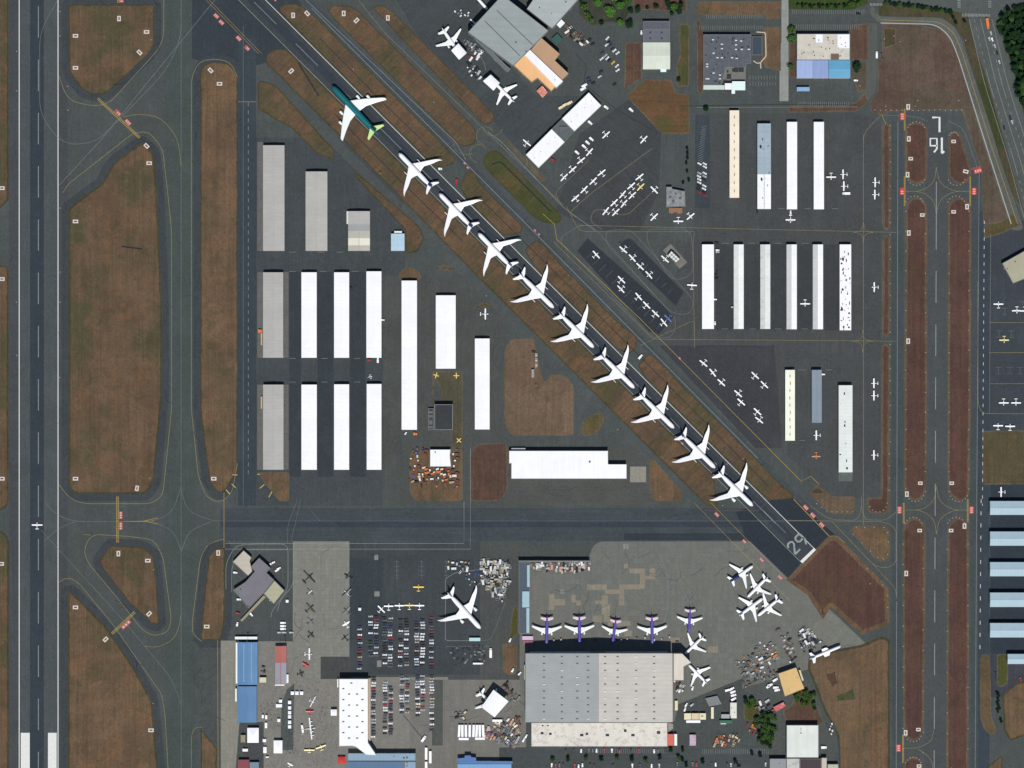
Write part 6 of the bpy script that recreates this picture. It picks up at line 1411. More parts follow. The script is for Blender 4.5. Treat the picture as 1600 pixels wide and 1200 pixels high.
truck('truck','white',1322,302.5,270,'white rounded tank truck','below the two planes right of the clean white hangars',L=9,Wd=3)
truck('truck','white',590.5,563,0,'white box truck','at the foot of the eastern middle row hangar',L=6,Wd=2.4)
truck('truck','red',577.5,563,90,'red utility truck','at the foot of the eastern middle row hangar',L=5,Wd=2.4)
truck('truck','orange',649,678,90,'orange tractor','below the very long white hangar',L=4.5,Wd=3); truck('truck','white',634,677,30,'white cart','below the very long white hangar',L=3.5,Wd=2)
truck('truck','orange',407,517.5,90,'red orange machine','beside the western concrete strip',L=5,Wd=4)
truck('truck','tan',409,530,0,'long cream trailer','on the concrete strip in the middle row',L=14,Wd=1.8,cab=False); truck('truck','tan',409,629,0,'long cream trailer','on the concrete strip in the lower row',L=14,Wd=1.8,cab=False)
for k, y in enumerate((973,978,982.5)): truck('camper','white',442.5,y,90,'white camper','beside the museum concrete ramp',L=6.5,Wd=2.4,cat='camper')
for x, y in ((437,988),(444.5,988),(455.5,988)): truck('van','silver',x,y,90,'silver van','below the white campers','x',L=5,Wd=1.9,cat='van')
for x, y, h_ in ((368,894.5,95),(373.5,936.5,95),(372,958,100),(371,975,10),(393,960,140),(425,880,60),(433,891,60),(436,888,60),(424.5,938,120),(427,879,60)): truck('van','white' if x != 372 else 'red',x,y,h_,('white van' if x != 372 else 'red van'),'around the mauve grey terminal',L=5,Wd=2.2,cat='van')
rv = random.Random(5)
for x0, x1, y, pl in ((848,1042,1173,'just south of the mottled annex'),(862,1040,1196,'in the bottom parking row'),(1046,1200,1194,'in the bottom parking row')):
    x = x0
    while x < x1:
        if rv.random() < (.34 if y < 1180 else .45):
            c = rv.choice(('white','white','silver','black','dark blue','red','grey')); truck('van', c, x, y+rv.uniform(-1,1), rv.choice((0,180))+rv.uniform(-3,3), c+' van', pl, 'x', L=4.8, Wd=1.95, H=1.7, cat='van')
        x += 6
for x, y in ((1548,52),(1545.5,61),(1550,62),(1554,72),(1561,97),(1558,83),(1569,200),(1578,184),(1581,191),(1601,1061),(1594,1061)): truck('van', 'red' if y > 1000 else rv.choice(('white','silver','black')), x, y, 164, 'small car' if y < 1000 else 'red small car', 'on the top right road' if y < 1000 else 'below the ice blue hangars', L=4.6, Wd=1.9, H=1.5, cat='car')
truck('truck','white',1369.5,86,0,'long white truck','on the lane left of the waste ground',L=8,Wd=2.5); truck('van','white',1337,126,90,'white van','by the cyan roofed hangar',L=5,Wd=2,cat='van')
for x, y in ((1137,1078),(1143,1076),(1145,1081),(1146,1086),(1146,1092),(1211,1062),(1201,1072),(1212,1074),(1214,1078),(1203,1070)): truck('box_truck','white',x,y,70+rv.uniform(-15,25),'white box truck','near the yellow tan building',L=6.5,Wd=2.6)
truck('box_trailer','white',1083,1127,90,'long white trailer','right below the cream cabin row',L=16.5,Wd=3,cat='trailer',cab=False); truck('box_trailer','white',1130,1129,90,'short white trailer','on the dark green strip',L=6.5,Wd=3,cab=False,cat='trailer')
truck('box_trailer','white',1202.5,1160,0,'white upright trailer','right of the tree clump',L=6.5,Wd=3,cab=False,cat='trailer'); truck('truck','white',1287,1167.5,90,'white truck','right of the eggshell depot',L=6.5,Wd=3)
for x, y, c in ((1082,1075,'white'),(1059,1078,'silver'),(1072,1101,'white'),(1070,1108,'white'),(1081,1101,'silver'),(1062,1079,'white'),(818,1156,'white'),(806,1134,'white'),(822,1150,'white'),(801,1047,'white'),(812,1052,'white'),(797,1000,'white')): truck('van',c,x,y,rv.uniform(0,60),c+' service van','round the foot of the huge hangar',L=5,Wd=2.1,cat='van')
for x, y in ((1121,391),(1121,394),(1120,380),(1120,426),(1119,430),(1119,435.5),(1117,468),(1117,505),(1145,480),(1286,585),(1235,332),(1183,331),(547,450),(598,500),(706,565),(834,550)): truck('van',rv.choice(('white','black','silver')),x,y,rv.choice((0,90)),'small parked vehicle','beside a hangar wall',L=4.5,Wd=1.9,cat='vehicle')
for x, y, hd in ((640,340,0),(683,373,0)): pass

for x, y, hd in ((901.5,238.5,130),(912.5,229,130),(918,223,130),(924,217.5,130),(922,192,130),(986,172,130),(947,168,125)): truck('van','white',x,y,hd,'white van','along the tilted white hangars',L=6,Wd=2.6,H=2.4,cat='van')
for x, y, hd in ((913,134,60),(911,139,60),(883,181-17,60),(890,161,60),(877,168,60)): truck('service_truck','white' if y < 140 else 'cream',x,y,hd,'pale service truck','north west of the tilted white hangars',L=7,Wd=3,H=3,cat='truck')
for x, y, c_ in ((926,69,'black'),(939,112,'black'),(937,120,'silver'),(919,123,'dark blue'),(921,128,'dark blue'),(927,130,'black'),(960,132,'black')): truck('van',c_,x,y,60,c_+' parked van','in the bay below the small trees',L=5,Wd=2.2,H=1.8,cat='van')
truck('van','white',1002,51,0,'white van','left of the slate warehouse roof',L=5,Wd=2,cat='van')
truck('tanker','red',864.5,250.5,120,'red fuel truck','below the south western tilted hangar',L=6,Wd=2.4); truck('van','black',1341,22,90,'black van','on the empty bays north of the tan roof',L=5,Wd=2)
# ---- yards of ground equipment
def crate(col, L, Wd, H):
    m = plain('crate_'+col.replace(' ', '_'), CC.get(col, (150,150,150)), .7, var=.2, scale=.6)
    b = MB(); b.box(-Wd/2,-L/2,.15,Wd/2,L/2,H, taper=.04)
    b.box(-Wd/2-.05,-L/2-.05,H-.18,Wd/2+.05,L/2+.05,H-.05)
    for s in (-1,0,1): b.box(s*Wd*.4-.08,-L/2,0,s*Wd*.4+.08,L/2,.15)
    o = b.build('crate', m); b = MB(); b.box(-Wd*.36,-L*.36,H,Wd*.36,L*.36,H+.1, taper=.05); b.build('lid', m, o); return o
def cart(col, L, Wd, H):
    m = plain('cart_'+col.replace(' ', '_'), CC.get(col, (150,150,150)), .6, var=.12, scale=.6)
    b = MB(); b.box(-Wd/2,-L/2,.45,Wd/2,L/2,.65); b.box(-.06,L/2,.4,.06,L/2+1.2,.5)
    o = b.build('ground_cart', DARKM); b = MB(); b.box(-Wd*.44,-L*.44,.65,Wd*.44,L*.2,H, taper=.1); b.build('housing', m, o)
    b = MB()
    for y in (-L*.35,L*.35):
        for s in (-1, 1): b.cyl((s*Wd/2-.15*s,y,.28),(s*Wd/2,y,.28),.28,n=7)
    b.build('wheel_set', P_TYRE, o); return o
def stand(col, L, Wd, H):
    m = plain('stand_'+col.replace(' ', '_'), CC.get(col, (150,150,150)), .6, var=.12, scale=.6)
    b = MB()
    for sx in (-1, 1):
        for sy in (-1, 1): b.box(sx*Wd/2-.1,sy*L/2-.1,0,sx*Wd/2+.1,sy*L/2+.1,H)
    b.box(-Wd/2,-L/2,H-.15,-Wd/2+.25,L/2,H); b.box(Wd/2-.25,-L/2,H-.15,Wd/2,L/2,H); b.box(-Wd/2,-L/2,H-.2,Wd/2,-L/2+.3,H-.02); b.box(-Wd/2,L/2-.3,H-.2,Wd/2,L/2,H-.02); b.box(-Wd/2,-.4,H-.2,Wd/2,.4,H-.02)
    return b.build('work_stand', m)
EP = {}
CC['cream'] = (220,206,170); CC.update({'light grey': (190,192,190), 'mid grey': (130,134,134), 'brown': (120,84,68), 'pink': (214,160,140), 'cream': (220,206,170), 'teal': (60,110,110), 'violet': (104,88,128)})
def equip(kind, col, x, y, hd, place, sz, group):
    key = (kind, col, sz)
    if key not in EP:
        L, Wd, H = ((2.6,1.7,1.4),(4.0,2.0,1.9),(5.6,2.4,2.4))[sz]
        EP[key] = o = {'crate': crate, 'cart': cart, 'stand': stand}[kind](col, L, Wd, H)
    else: o = copy_tree(EP[key])
    w = W(x, y); o.location = (w[0], w[1], GZ+.01); o.rotation_euler = (0,0,-math.radians(hd))
    d = {'crate': ('small','','large')[sz]+' '+col+' crate', 'cart': ('small','','large')[sz]+' '+col+' ground cart', 'stand': ('small','','large')[sz]+' '+col+' frame stand'}[kind].replace('  ', ' ').strip()
    reg(o, d, place, x, y, {'crate':'crate','cart':'cart','stand':'stand'}[kind], group, 'y'); return o
def yard(P, n, kinds, cols, place, group, ang, seed, gap=4.2, sizes=(0,1,1,2)):
    q = random.Random(seed); xs = [p[0] for p in P]; ys = [p[1] for p in P]; pts = []; tries = 0
    while len(pts) < n and tries < n*80:
        tries += 1; x, y = q.uniform(min(xs), max(xs)), q.uniform(min(ys), max(ys))
        if inside(x, y, P) and all((x-a)**2+(y-b)**2 > gap**2 for a, b in pts):
            pts.append((x, y)); equip(q.choice(kinds), q.choice(cols), x, y, ang+q.choice((0,0,90))+q.uniform(-12,12), place, q.choice(sizes), group)
yard([(750,876),(795,876),(796,910),(784,940),(770,930),(754,912)], 128, ('crate','crate','cart','stand'), ('light grey','light grey','white','mid grey','mid grey','black','tan'), 'in the grey storage yard', 'stored gear in the grey yard', 0, 21, 2.9, (1,1,2,2))
yard([(829,879),(922,879),(921,890),(900,895),(832,893)], 62, ('crate','crate','stand'), ('pink','light grey','white','mid grey','brown','black','light grey'), 'in the crate row under the blast wall', 'crates under the blast wall', 0, 22, 3.3, (0,1,1,2))
yard([(640,702),(670,700),(671,730),(715,733),(712,762),(660,760),(640,755)], 44, ('cart','crate','cart'), ('blue','blue','orange','cream','white','black','tan','brown','dark blue','red'), 'round the ivory workshop', 'machines round the ivory workshop', 80, 23, 5.0, (1,1,2))
yard([(708,700),(716,700),(718,760),(708,760)], 9, ('cart',), ('orange','red','brown','white'), 'east of the ivory workshop', 'machines round the ivory workshop', 80, 24, 5.0, (1,2))
yard([(655,730),(712,731),(710,750),(656,750)], 20, ('cart','crate'), ('orange','red','cream','orange','white'), 'on the dirt south of the ivory workshop', 'machines round the ivory workshop', 80, 25, 4.2, (1,1,2))
yard([(1150,1033),(1178,1016),(1186,1003),(1212,1005),(1216,1030),(1200,1045),(1215,1050),(1160,1060)], 62, ('cart','cart','stand','crate'), ('white','orange','mid grey','light grey','black','mid grey','white','tan','brown','grey'), 'in the ground equipment park', 'ground equipment park', 62, 26, 4.3, (0,1,1,2))
yard([(1214,982),(1226,980),(1246,1020),(1240,1035),(1232,1036),(1222,1000)], 22, ('cart','stand'), ('mid grey','white','brown','light grey','black'), 'in the slanting row of equipment', 'ground equipment park', 62, 27, 4.3)
yard([(1250,982),(1262,979),(1284,1004),(1276,1012),(1256,1024),(1248,1008)], 38, ('cart','stand','crate'), ('mid grey','white','light grey','black','dark blue'), 'beside the lone stub winged plane', 'gear beside the lone plane', 62, 28, 3.6)
yard([(1160,1063),(1215,1050),(1212,1056),(1162,1074)], 14, ('stand','cart'), ('mid grey','brown','black'), 'along the fence south of the equipment park', 'ground equipment park', 62, 29, 4.3)
yard([(783,1125),(812,1120),(812,1168),(790,1168),(768,1156),(760,1140),(762,1136)], 70, ('crate','stand','cart'), ('violet','light grey','brown','mid grey','brown','black','cream','mid grey','white','mid grey','pink'), 'in the scrap yard of the south', 'scrap yard pieces', 30, 30, 3.7, (0,0,1,1,2))
yard([(757,1136),(766,1136),(768,1152),(758,1153)], 7, ('crate','cart'), ('orange','pink','tan'), 'right of the trailer row', 'scrap yard pieces', 0, 31, 3.8)
yard([(703,1010),(757,1010),(757,1033),(740,1036),(703,1032)], 30, ('stand','stand','crate'), ('mid grey','black','mid grey','dark blue'), 'south of the big plane', 'scattered parts', 20, 32, 4.5, (0,0,1))
yard([(697,874),(735,874),(733,890),(700,888)], 12, ('crate','cart'), ('white','white','light grey','mid grey','tan'), 'north of the big plane tail', 'gear round the big plane', 0, 33, 4.6, (1,2))
yard([(714,890),(748,896),(750,912),(735,915)], 12, ('cart','stand'), ('white','mid grey','violet','blue'), 'north east of the big plane', 'gear round the big plane', 30, 34, 4.2)
yard([(712,1113),(728,1111),(726,1124),(712,1122)], 8, ('cart',), ('mid grey','black','cream'), 'above the trailer row', 'gear above the trailers', 60, 35, 4.2)
yard([(783,1070),(792,1066),(812,1090),(800,1100)], 14, ('stand','crate'), ('mid grey','black','teal','brown'), 'north east of the arched tent', 'gear round the arched tent', 30, 36, 4.2)
yard([(729,97),(748,106),(752,122),(742,126),(732,112)], 16, ('cart','crate'), ('white','light grey','black','mid grey'), 'west of the southern square tent', 'gear on the north ramp', 40, 37, 3.8)
yard([(722,60),(736,66),(752,80),(744,86),(728,72)], 18, ('cart','stand','crate'), ('mid grey','white','brown','black'), 'between north square tent and hangar', 'gear on the north ramp', 40, 38, 3.8)
yard([(728,86),(740,90),(755,80),(750,90),(735,94)], 7, ('crate','cart'), ('white','white','red'), 'beside the northern square tent', 'gear on the north ramp', 45, 39, 3.8, (1,2))
yard([(708,15),(735,17),(733,26),(712,24)], 8, ('cart',), ('white','mid grey','light grey'), 'on the ramp at the top', 'gear on the north ramp', 45, 40, 4)
yard([(882,36),(900,52),(922,62),(912,72),(888,58)], 20, ('crate','stand','cart'), ('brown','white','mid grey','black','tan'), 'east of the pale grey hangar', 'yard pieces in the north', 45, 41, 4.6, (1,2,2))
yard([(1113,1158),(1128,1148),(1158,1146),(1156,1158),(1142,1165),(1116,1166)], 22, ('crate','cart','stand'), ('orange','cream','brown','pink','tan'), 'in the rusty scrap strip', 'rusty scrap strip', 20, 42, 4.0, (1,1,2))
yard([(1166,1130),(1182,1134),(1182,1150),(1174,1150)], 7, ('crate','cart'), ('orange','brown','red'), 'west of the tree clump', 'rusty scrap strip', 20, 43, 4.0, (1,1))
yard([(1180,1100),(1204,1092),(1210,1110),(1196,1118),(1184,1112)], 12, ('crate','cart'), ('white','mid grey','black','brown','light grey'), 'near the red white shed', 'yard pieces in the south', 60, 44, 4.4, (1,2))
yard([(1054,1064),(1068,1068),(1070,1084),(1056,1082)], 9, ('cart','stand'), ('brown','mid grey','black','white'), 'below the ivory annex', 'yard pieces in the south', 40, 45, 4.4)
yard([(830,1000),(1060,994),(1060,1004),(1030,1000)], 14, ('cart',), ('white','brown','light grey'), 'near the violet airliners', 'gear round the violet airliners', 0, 46, 9, (0,1))
yard([(1293,1130),(1302,1130),(1302,1150),(1298,1150)], 5, ('cart',), ('cream','white'), 'right of the eggshell depot', 'yard pieces in the south', 0, 47, 4, (0,1))
yard([(411,1040),(413,1040),(414,1052),(409,1052)], 3, ('cart',), ('black','mid grey'), 'between azure and red roofs', 'museum gear', 0, 48, 3.5, (1,))
# museum canopies
def canopy(w_, l_, h=2.8, solid=True):
    b = MB(); a, c = w_/2, l_/2; r = min(w_, l_)*.16
    b.v = [(-a,-c,h),(a,-c,h),(a,c,h),(-a,c,h),(0,0,h+r),(-a,-c,h-.35),(a,-c,h-.35),(a,c,h-.35),(-a,c,h-.35)]
    for f in ((0,1,4),(1,2,4),(2,3,4),(3,0,4),(5,6,1,0),(6,7,2,1),(7,8,3,2),(8,5,0,3)): b.face(f)
    o = b.build('canopy_tent', plain('canvas_white', (250,250,250), .7, k=1.0, var=.03))
    for sx in (-1, 1):
        for sy in (-1, 1): p = MB(); p.box(sx*a*.94-.05,sy*c*.94-.05,0,sx*a*.94+.05,sy*c*.94+.05,h-.3); p.build('pole', P_STRUT, o)
    return o
TN = {}
for x, y, w_, l_, pl in ((457.2,1082.5,5,5,'at the museum path top'),(464.2,1082.5,5,5,'at the museum path top'),(471.5,1082.5,5,5,'at the museum path top'),
    (452.8,1097,4.6,5,'along the museum path'),(452.8,1105.5,4.6,5,'along the museum path'),(452.8,1113,4.6,5,'along the museum path'),(452.8,1119.5,4.6,5,'along the museum path'),(452.8,1128,4.6,5,'along the museum path'),(452.8,1135,4.6,5,'along the museum path'),
    (438.7,1095,4.5,4.5,'west of the museum path'),(436.2,1102.2,9,5,'west of the museum path'),(436,1125,4.5,4.5,'west of the museum path'),(416.3,1120,3,6,'near the southern azure hangar'),(416,1133,3.5,8,'near the southern azure hangar'),(411,1119,3,5,'near the southern azure hangar'),
    (413.5,1156.5,5,4.5,'at the lower museum apron'),(414.3,1171.3,5,9,'at the lower museum apron'),(435,1166,13,19,'at the lower museum apron'),(522,1112.5,9,9,'west of the white hall'),(396,1148,17,22,'below the southern azure hangar'),(383.5,1171.5,8,4,'at the lower left'),
    (449.5,1055,3,3,'beside the lilac grey roof'),(449.5,1058.4,3,3,'beside the lilac grey roof'),(449.5,1061.8,3,3,'beside the lilac grey roof'),(449.5,1065,3,3,'beside the lilac grey roof'),(418,1182.5,4.5,1.8,'at the lower museum apron'),(449,941-2,4,4,'on the west edge of the pale concrete'),(562.3,951.5,4,4,'alone on the tar west of the parked row')):
    key = (w_, l_); big = w_ > 8 and l_ > 8
    o = TN[key] = canopy(w_*S*1.05, l_*S*1.05, 5 if big else 2.8) if key not in TN else copy_tree(TN[key])
    w = W(x, y); o.location = (w[0], w[1], GZ); reg(o, ('large ' if big else '')+'white canopy tent', pl, x, y, 'tent', 'white canopy tents')
o = canopy(9, 8, 3.4); o.data.materials[0] = plain('canvas_red', (206,60,56), .7, var=.2); w = W(534,1187); o.location = (w[0], w[1], GZ); tag(o, 'red inflatable canopy beside the beak of the white hall', 'tent')

# ------------------------------------------------------------------ people crowd
def person_mesh(b, x, y, a, mi, hgt):
    M = Matrix.Translation((x, y, GZ)) @ Matrix.Rotation(a, 4, 'Z'); s = hgt/1.75
    def ring(z, rx, ry, n=6, ox=0): return [tuple(M @ Vector((ox+math.cos(2*PI*k/n)*rx*s, math.sin(2*PI*k/n)*ry*s, z*s))) for k in range(n)][::-1]
    b.rings([ring(0,.12,.07), ring(.45,.13,.09), ring(.85,.18,.12), ring(1.1,.17,.11), ring(1.4,.24,.13), ring(1.47,.08,.07), ring(1.56,.10,.10), ring(1.68,.10,.11), ring(1.75,.04,.05)], mi)
    for sd in (-1, 1): b.cyl(tuple(M @ Vector((sd*.23*s,0,1.38*s))), tuple(M @ Vector((sd*.28*s,.06*s,.8*s))), .05, .035, n=4, mi=mi)
b = MB(); q = random.Random(9)
zones = ([(406,1062),(528,1062),(528,1200),(406,1200)], 900),
areas = (([(430,1068),(455,1068),(450,1100),(432,1100)],40),([(448,1140),(460,1140),(460,1180),(446,1180)],90),([(498,1100),(512,1100),(512,1125),(498,1125)],50),([(456,1068),(527,1068),(527,1100),(456,1090)],90),([(406,1098),(440,1098),(445,1140),(412,1140)],210),
   ([(460,1120),(528,1130),(528,1196),(456,1198)],260),([(380,1160),(446,1172),(446,1200),(380,1200)],120),([(462,1052),(500,1052),(500,1068),(462,1068)],24),([(556,972),(566,972),(566,1050),(556,1050)],6))
for P, n in areas:
    xs = [p[0] for p in P]; ys = [p[1] for p in P]
    for _ in range(n):
        x, y = q.uniform(min(xs), max(xs)), q.uniform(min(ys), max(ys))
        if not inside(x, y, P): continue
        w = W(x, y); person_mesh(b, w[0], w[1], q.uniform(0, 6), q.choice((0,0,0,1,2,3)), q.uniform(1.55,1.85))
tag(b.build('crowd', [pm('clothes_dark',(36,38,46),.8), pm('clothes_blue',(52,62,92),.8), pm('clothes_red',(130,60,60),.8), pm('clothes_pale',(200,196,190),.8)]), 'visitors scattered over the museum apron between the white hall and azure roofs', 'crowd', kind='stuff')

# ------------------------------------------------------------------ trees
LEAF = grass('leaf_mid', (78,112,56), (104,136,64), (60,90,48)); LEAFD = grass('leaf_dark', (38,66,44), (58,88,52), (34,58,42)); LEAFL = grass('leaf_light', (84,136,56), (112,160,70), (70,112,50)); BARK = plain('bark', (84,70,56), .9)
def tree(rad, h, leaf, seed, n=420, conif=False):
    q = random.Random(seed); o = empty('tree' if not conif else 'fir_tree'); b = MB()
    lobes = [(q.uniform(-.45,.45)*rad, q.uniform(-.45,.45)*rad, h*q.uniform(.55,.8), rad*q.uniform(.4,.62)) for _ in range(7)]+[(0,0,h*.72,rad*.6)]
    for _ in range(n):
        if conif:
            t = q.random()**.7; r = rad*(1-t)*q.uniform(.5,1.05)+.15; a = q.uniform(0, 2*PI); c = Vector((math.cos(a)*r, math.sin(a)*r, h*(.15+.85*t)))
        else:
            lx, ly, lz, lr = q.choice(lobes); d = Vector((q.gauss(0,1), q.gauss(0,1), q.gauss(0,1))).normalized()*lr*q.uniform(.75,1.08); d.z *= .75; c = Vector((lx,ly,lz))+d
        s = q.uniform(.32,.75)*(.9+rad*.06); u = Vector((q.gauss(0,1), q.gauss(0,1), q.gauss(0,.6))).normalized(); v = u.orthogonal().normalized(); v = Matrix.Rotation(q.uniform(0,6), 3, u) @ v
        i = len(b.v); b.v += [tuple(c+u*s), tuple(c+v*s*.6), tuple(c-u*s), tuple(c-v*s*.6)]; b.face((i,i+1,i+2,i+3))
    b.build('crown', leaf, o)
    b = MB(); b.cyl((0,0,0),(0,0,h*.7),max(.2,rad*.07),.08,n=7)
    for k in range(4):
        a = k*1.6+q.random(); b.cyl((0,0,h*(.35+.08*k)),(math.cos(a)*rad*.5,math.sin(a)*rad*.5,h*(.55+.07*k)),.12,.04,n=5)
    b.build('trunk', BARK, o); return o
TR = {}
def ptree(kind, x, y, r, place, seed=0, group='trees'):
    sp = {'broad': (4.2, 8, LEAF, False, 'mid green tree'), 'light': (4.2, 8, LEAFL, False, 'bright green tree'), 'dark': (4.0, 9, LEAFD, False, 'dark green tree'), 'fir': (3.4, 13, LEAFD, True, 'dark pointed conifer')}[kind]
    key = (kind, seed % 3)
    o = TR[key] = tree(sp[0], sp[1], sp[2], hash(key[1])+len(kind)*7, 460, sp[3]) if key not in TR else copy_tree(TR[key])
    w = W(x, y, 4); k = r*S/sp[0]; o.location = (w[0], w[1], .05); o.rotation_euler = (0,0,U(0,6)); o.scale = (k,k,(.5+.5*k)); reg(o, sp[4], place, x, y, 'tree', group)
for i, (x, y, r, kd) in enumerate(((913,10,6,'broad'),(935,4,7,'light'),(952,19,10,'light'),(969,9,7,'light'),(967,36,6.5,'light'),(983,38,7,'dark'),(918,24,6,'broad'),(925,32,5,'broad'),(940,36,4,'dark'),(982,3,7,'broad'),(996,16,6,'dark'),(930,-4,5,'light'),(960,-3,6,'light'),(908,2,4,'dark'),(986,17,5,'dark'))): ptree(kd, x, y, r, 'in the north tree group', i)
for i, (x, y, r, kd) in enumerate(((1042,4,5,'dark'),(1052,11,8,'broad'),(1060,18,6,'dark'),(1064,8,5,'fir'),(1046,12,6,'dark'),(1050,21,4,'fir'),(1025,11,4.5,'dark'))): ptree(kd, x, y, r, 'north of the cream and slate warehouse', i)
for i, (x, y, r, kd) in enumerate(((1236,47,7,'broad'),(1237,60,8,'broad'),(1235,106,6,'broad'),(1337,106,8.5,'dark'),(1060,125,4,'dark'),(1103,170,4.5,'dark'),(1011,12,3,'dark'))): ptree(kd, x, y, r, 'beside north eastern roads', i)
for i in range(13): ptree('dark' if i % 2 else 'broad', 1247+i*6.6, 10.5-abs(i-6)*.25, 3.4, 'in the northern hedge row', i, 'hedge trees')
for i, (x, y) in enumerate(((1332,6),(1340,7),(1346,4))): ptree('broad', x, y, 5, 'at the east end of the hedge row', i)
for i in range(15): ptree('dark' if i % 3 else 'broad', 1384+i*7.2, 5+i*.95+U(-1,1), 4.2, 'between side road and top road', i, 'roadside trees')
for i, (x, y) in enumerate(((1490,28),(1494,36),(1486,22),(1507,34))): ptree('dark', x, y, 3.2, 'at the bend of the side road', i)
q = random.Random(4); pts = []; FO = [(1567,22),(1584,14),(1612,8),(1612,182),(1597,170),(1588,140),(1590,120),(1578,92),(1571,66),(1562,50),(1562,32)]
while len(pts) < 92:
    x, y = q.uniform(1552,1612), q.uniform(8,185)
    if inside(x, y, FO) and all((x-a)**2+(y-b)**2 > 52 for a, b in pts): pts.append((x, y))
    if q.random() < .0004: break
for i, (x, y) in enumerate(pts): ptree(q.choice(('dark','dark','fir','fir','broad')), x, y, q.uniform(5.2,7.5), 'in the top right wood', i, 'trees of the wood')
TC_ = ([(1178,1122),(1190,1112),(1210,1118),(1212,1140),(1204,1168),(1186,1168),(1182,1140)], 26, 'west of the eggshell depot'), ([(1238,1088),(1256,1078),(1272,1078),(1276,1102),(1270,1112),(1258,1102)], 12, 'south east of the tan building'), ([(1164,1094),(1176,1092),(1182,1106),(1168,1110)], 5, 'right of the upright grey cabin')
for P, n, pl in TC_:
    pp = []; tries = 0; xs = [p[0] for p in P]; ys = [p[1] for p in P]
    while len(pp) < n and tries < 4000:
        tries += 1; x, y = q.uniform(min(xs), max(xs)), q.uniform(min(ys), max(ys))
        if inside(x, y, P) and all((x-a)**2+(y-b)**2 > 26 for a, b in pp): pp.append((x, y))
    for i, (x, y) in enumerate(pp): ptree(q.choice(('dark','broad','broad')), x, y, q.uniform(4,5.5), pl, i)
for i, (x, y) in enumerate(((1560,1087),(1560,1094),(1559,1100),(1561,1107),(1559,1112),(1564,1127),(1558,1085),(918,198),(935,190))[:7]): ptree('dark', x, y, 2.8, 'by the curved lower right road', i)
for i, (x, y) in enumerate(((1074,232),(1074,240),(1074,247),(1073,255),(1074,268),(1076,282),(1068,286))): ptree('dark', x, y, 2.6, 'west of the slanted car rows', i)
for i in range(9): ptree('dark' if i % 2 else 'broad', 866+i*24+U(-3,3), 1186+U(-2,2), 4.0, 'between the bottom parking rows', i)
for i, (x, y) in enumerate(((1066,1188),(1072,1196),(1098,1190),(1148,1190),(1154,1196),(1048,1172),(1066,1172),(1175,1178),(1188,1180))): ptree('dark', x, y, 3.6, 'round the southern parking aisles', i)

# ------------------------------------------------------------------ airfield signs, lights, beacons
SGN = plain('sign_pad_white', (216,206,196), .8, var=.1)
def sign_proto(a, b_):
    o = empty('airfield_sign'); m = MB()
    m.box(-a/2,-b_/2,0,-a/2+1.35,b_/2,.09); m.box(a/2-1.35,-b_/2,0,a/2,b_/2,.09); m.box(-a/2+1.35,-b_/2,0,a/2-1.35,-b_/2+1.35,.09); m.box(-a/2+1.35,b_/2-1.35,0,a/2-1.35,b_/2,.09)
    m.build('painted_pad', SGN, o); m = MB(); m.box(-a/2+1.3,-b_/2+1.3,0,a/2-1.3,b_/2-1.3,.08); m.build('pad_centre', plain('pad_dirt', (120,96,82), .9), o)
    m = MB(); m.box(-a*.28,-.18,.25,a*.28,.18,1.1); m.build('sign_panel', plain('sign_dark', (60,50,44), .5), o)
    for s in (-1, 1): m = MB(); m.box(s*a*.2-.06,-.06,0,s*a*.2+.06,.06,.3); m.build('leg', P_STRUT, o)
    return o
SP = {}
signs = [(118,56,0,'the top left grass island'),(118,106,0,'the top left grass island'),(186,29,90,'the top left grass island'),(229,50,0,'the top left grass island'),(218,82,-45,'the top left grass island'),
 (229,228,-45,'the large western grass island'),(233,255,0,'the large western grass island'),(118,346,0,'the large western grass island'),(118,748,0,'the large western grass island'),(214,763,80,'the large western grass island'),
 (329,110,-45,'the long narrow grass strip'),(343,131,0,'the long narrow grass strip'),(334,748,0,'the long narrow grass strip'),(3,294,0,'the grass at the left edge'),(3,436,0,'the grass at the left edge'),(3,748,0,'the grass at the left edge'),(2,881,0,'the grass at the left edge'),
 (185,865,90,'the small western grass triangle'),(231,876,0,'the small western grass triangle'),(233,959,45,'the small western grass triangle'),(118,949,0,'the lower left grass field'),(165,999,45,'the lower left grass field'),(236,1141,0,'the lower left grass field'),
 (341,864,90,'the grass left of the terminal'),(323,979,0,'the grass left of the terminal'),(537,21,90,'the northern diagonal strips'),(557,32,45,'the northern diagonal strips'),(606,28,90,'the northern diagonal strips'),(458,24,90,'the northern diagonal strips'),(480,21,-45,'the northern diagonal strips'),(455,111,45,'the northern diagonal strips'),
 (1419,167,90,'the waste ground edge'),(1420,217,90,'the eastern runway west strip'),(1423,248,0,'the eastern runway west strip'),(1418,273,90,'the eastern runway west strip'),(1441,336,0,'the eastern runway west strip'),(1420,364,90,'the eastern runway west strip'),(1419,533,90,'the eastern runway west strip'),(1417,772,90,'the eastern runway west strip'),(1438,755,0,'the eastern runway west strip'),(1437,829,0,'the eastern runway west strip'),(1416,896,90,'the eastern runway west strip'),(1435,1140,0,'the eastern runway west strip'),(1415,1145,90,'the eastern runway west strip'),(1436,1197,0,'the eastern runway west strip'),
 (1490,221,0,'the eastern runway east strip'),(1509,268,-15,'the eastern runway east strip'),(1490,331,0,'the eastern runway east strip'),(1511,323,90,'the eastern runway east strip'),(1487,755,0,'the eastern runway east strip'),(1486,829,0,'the eastern runway east strip'),(1507,822,90,'the eastern runway east strip')]
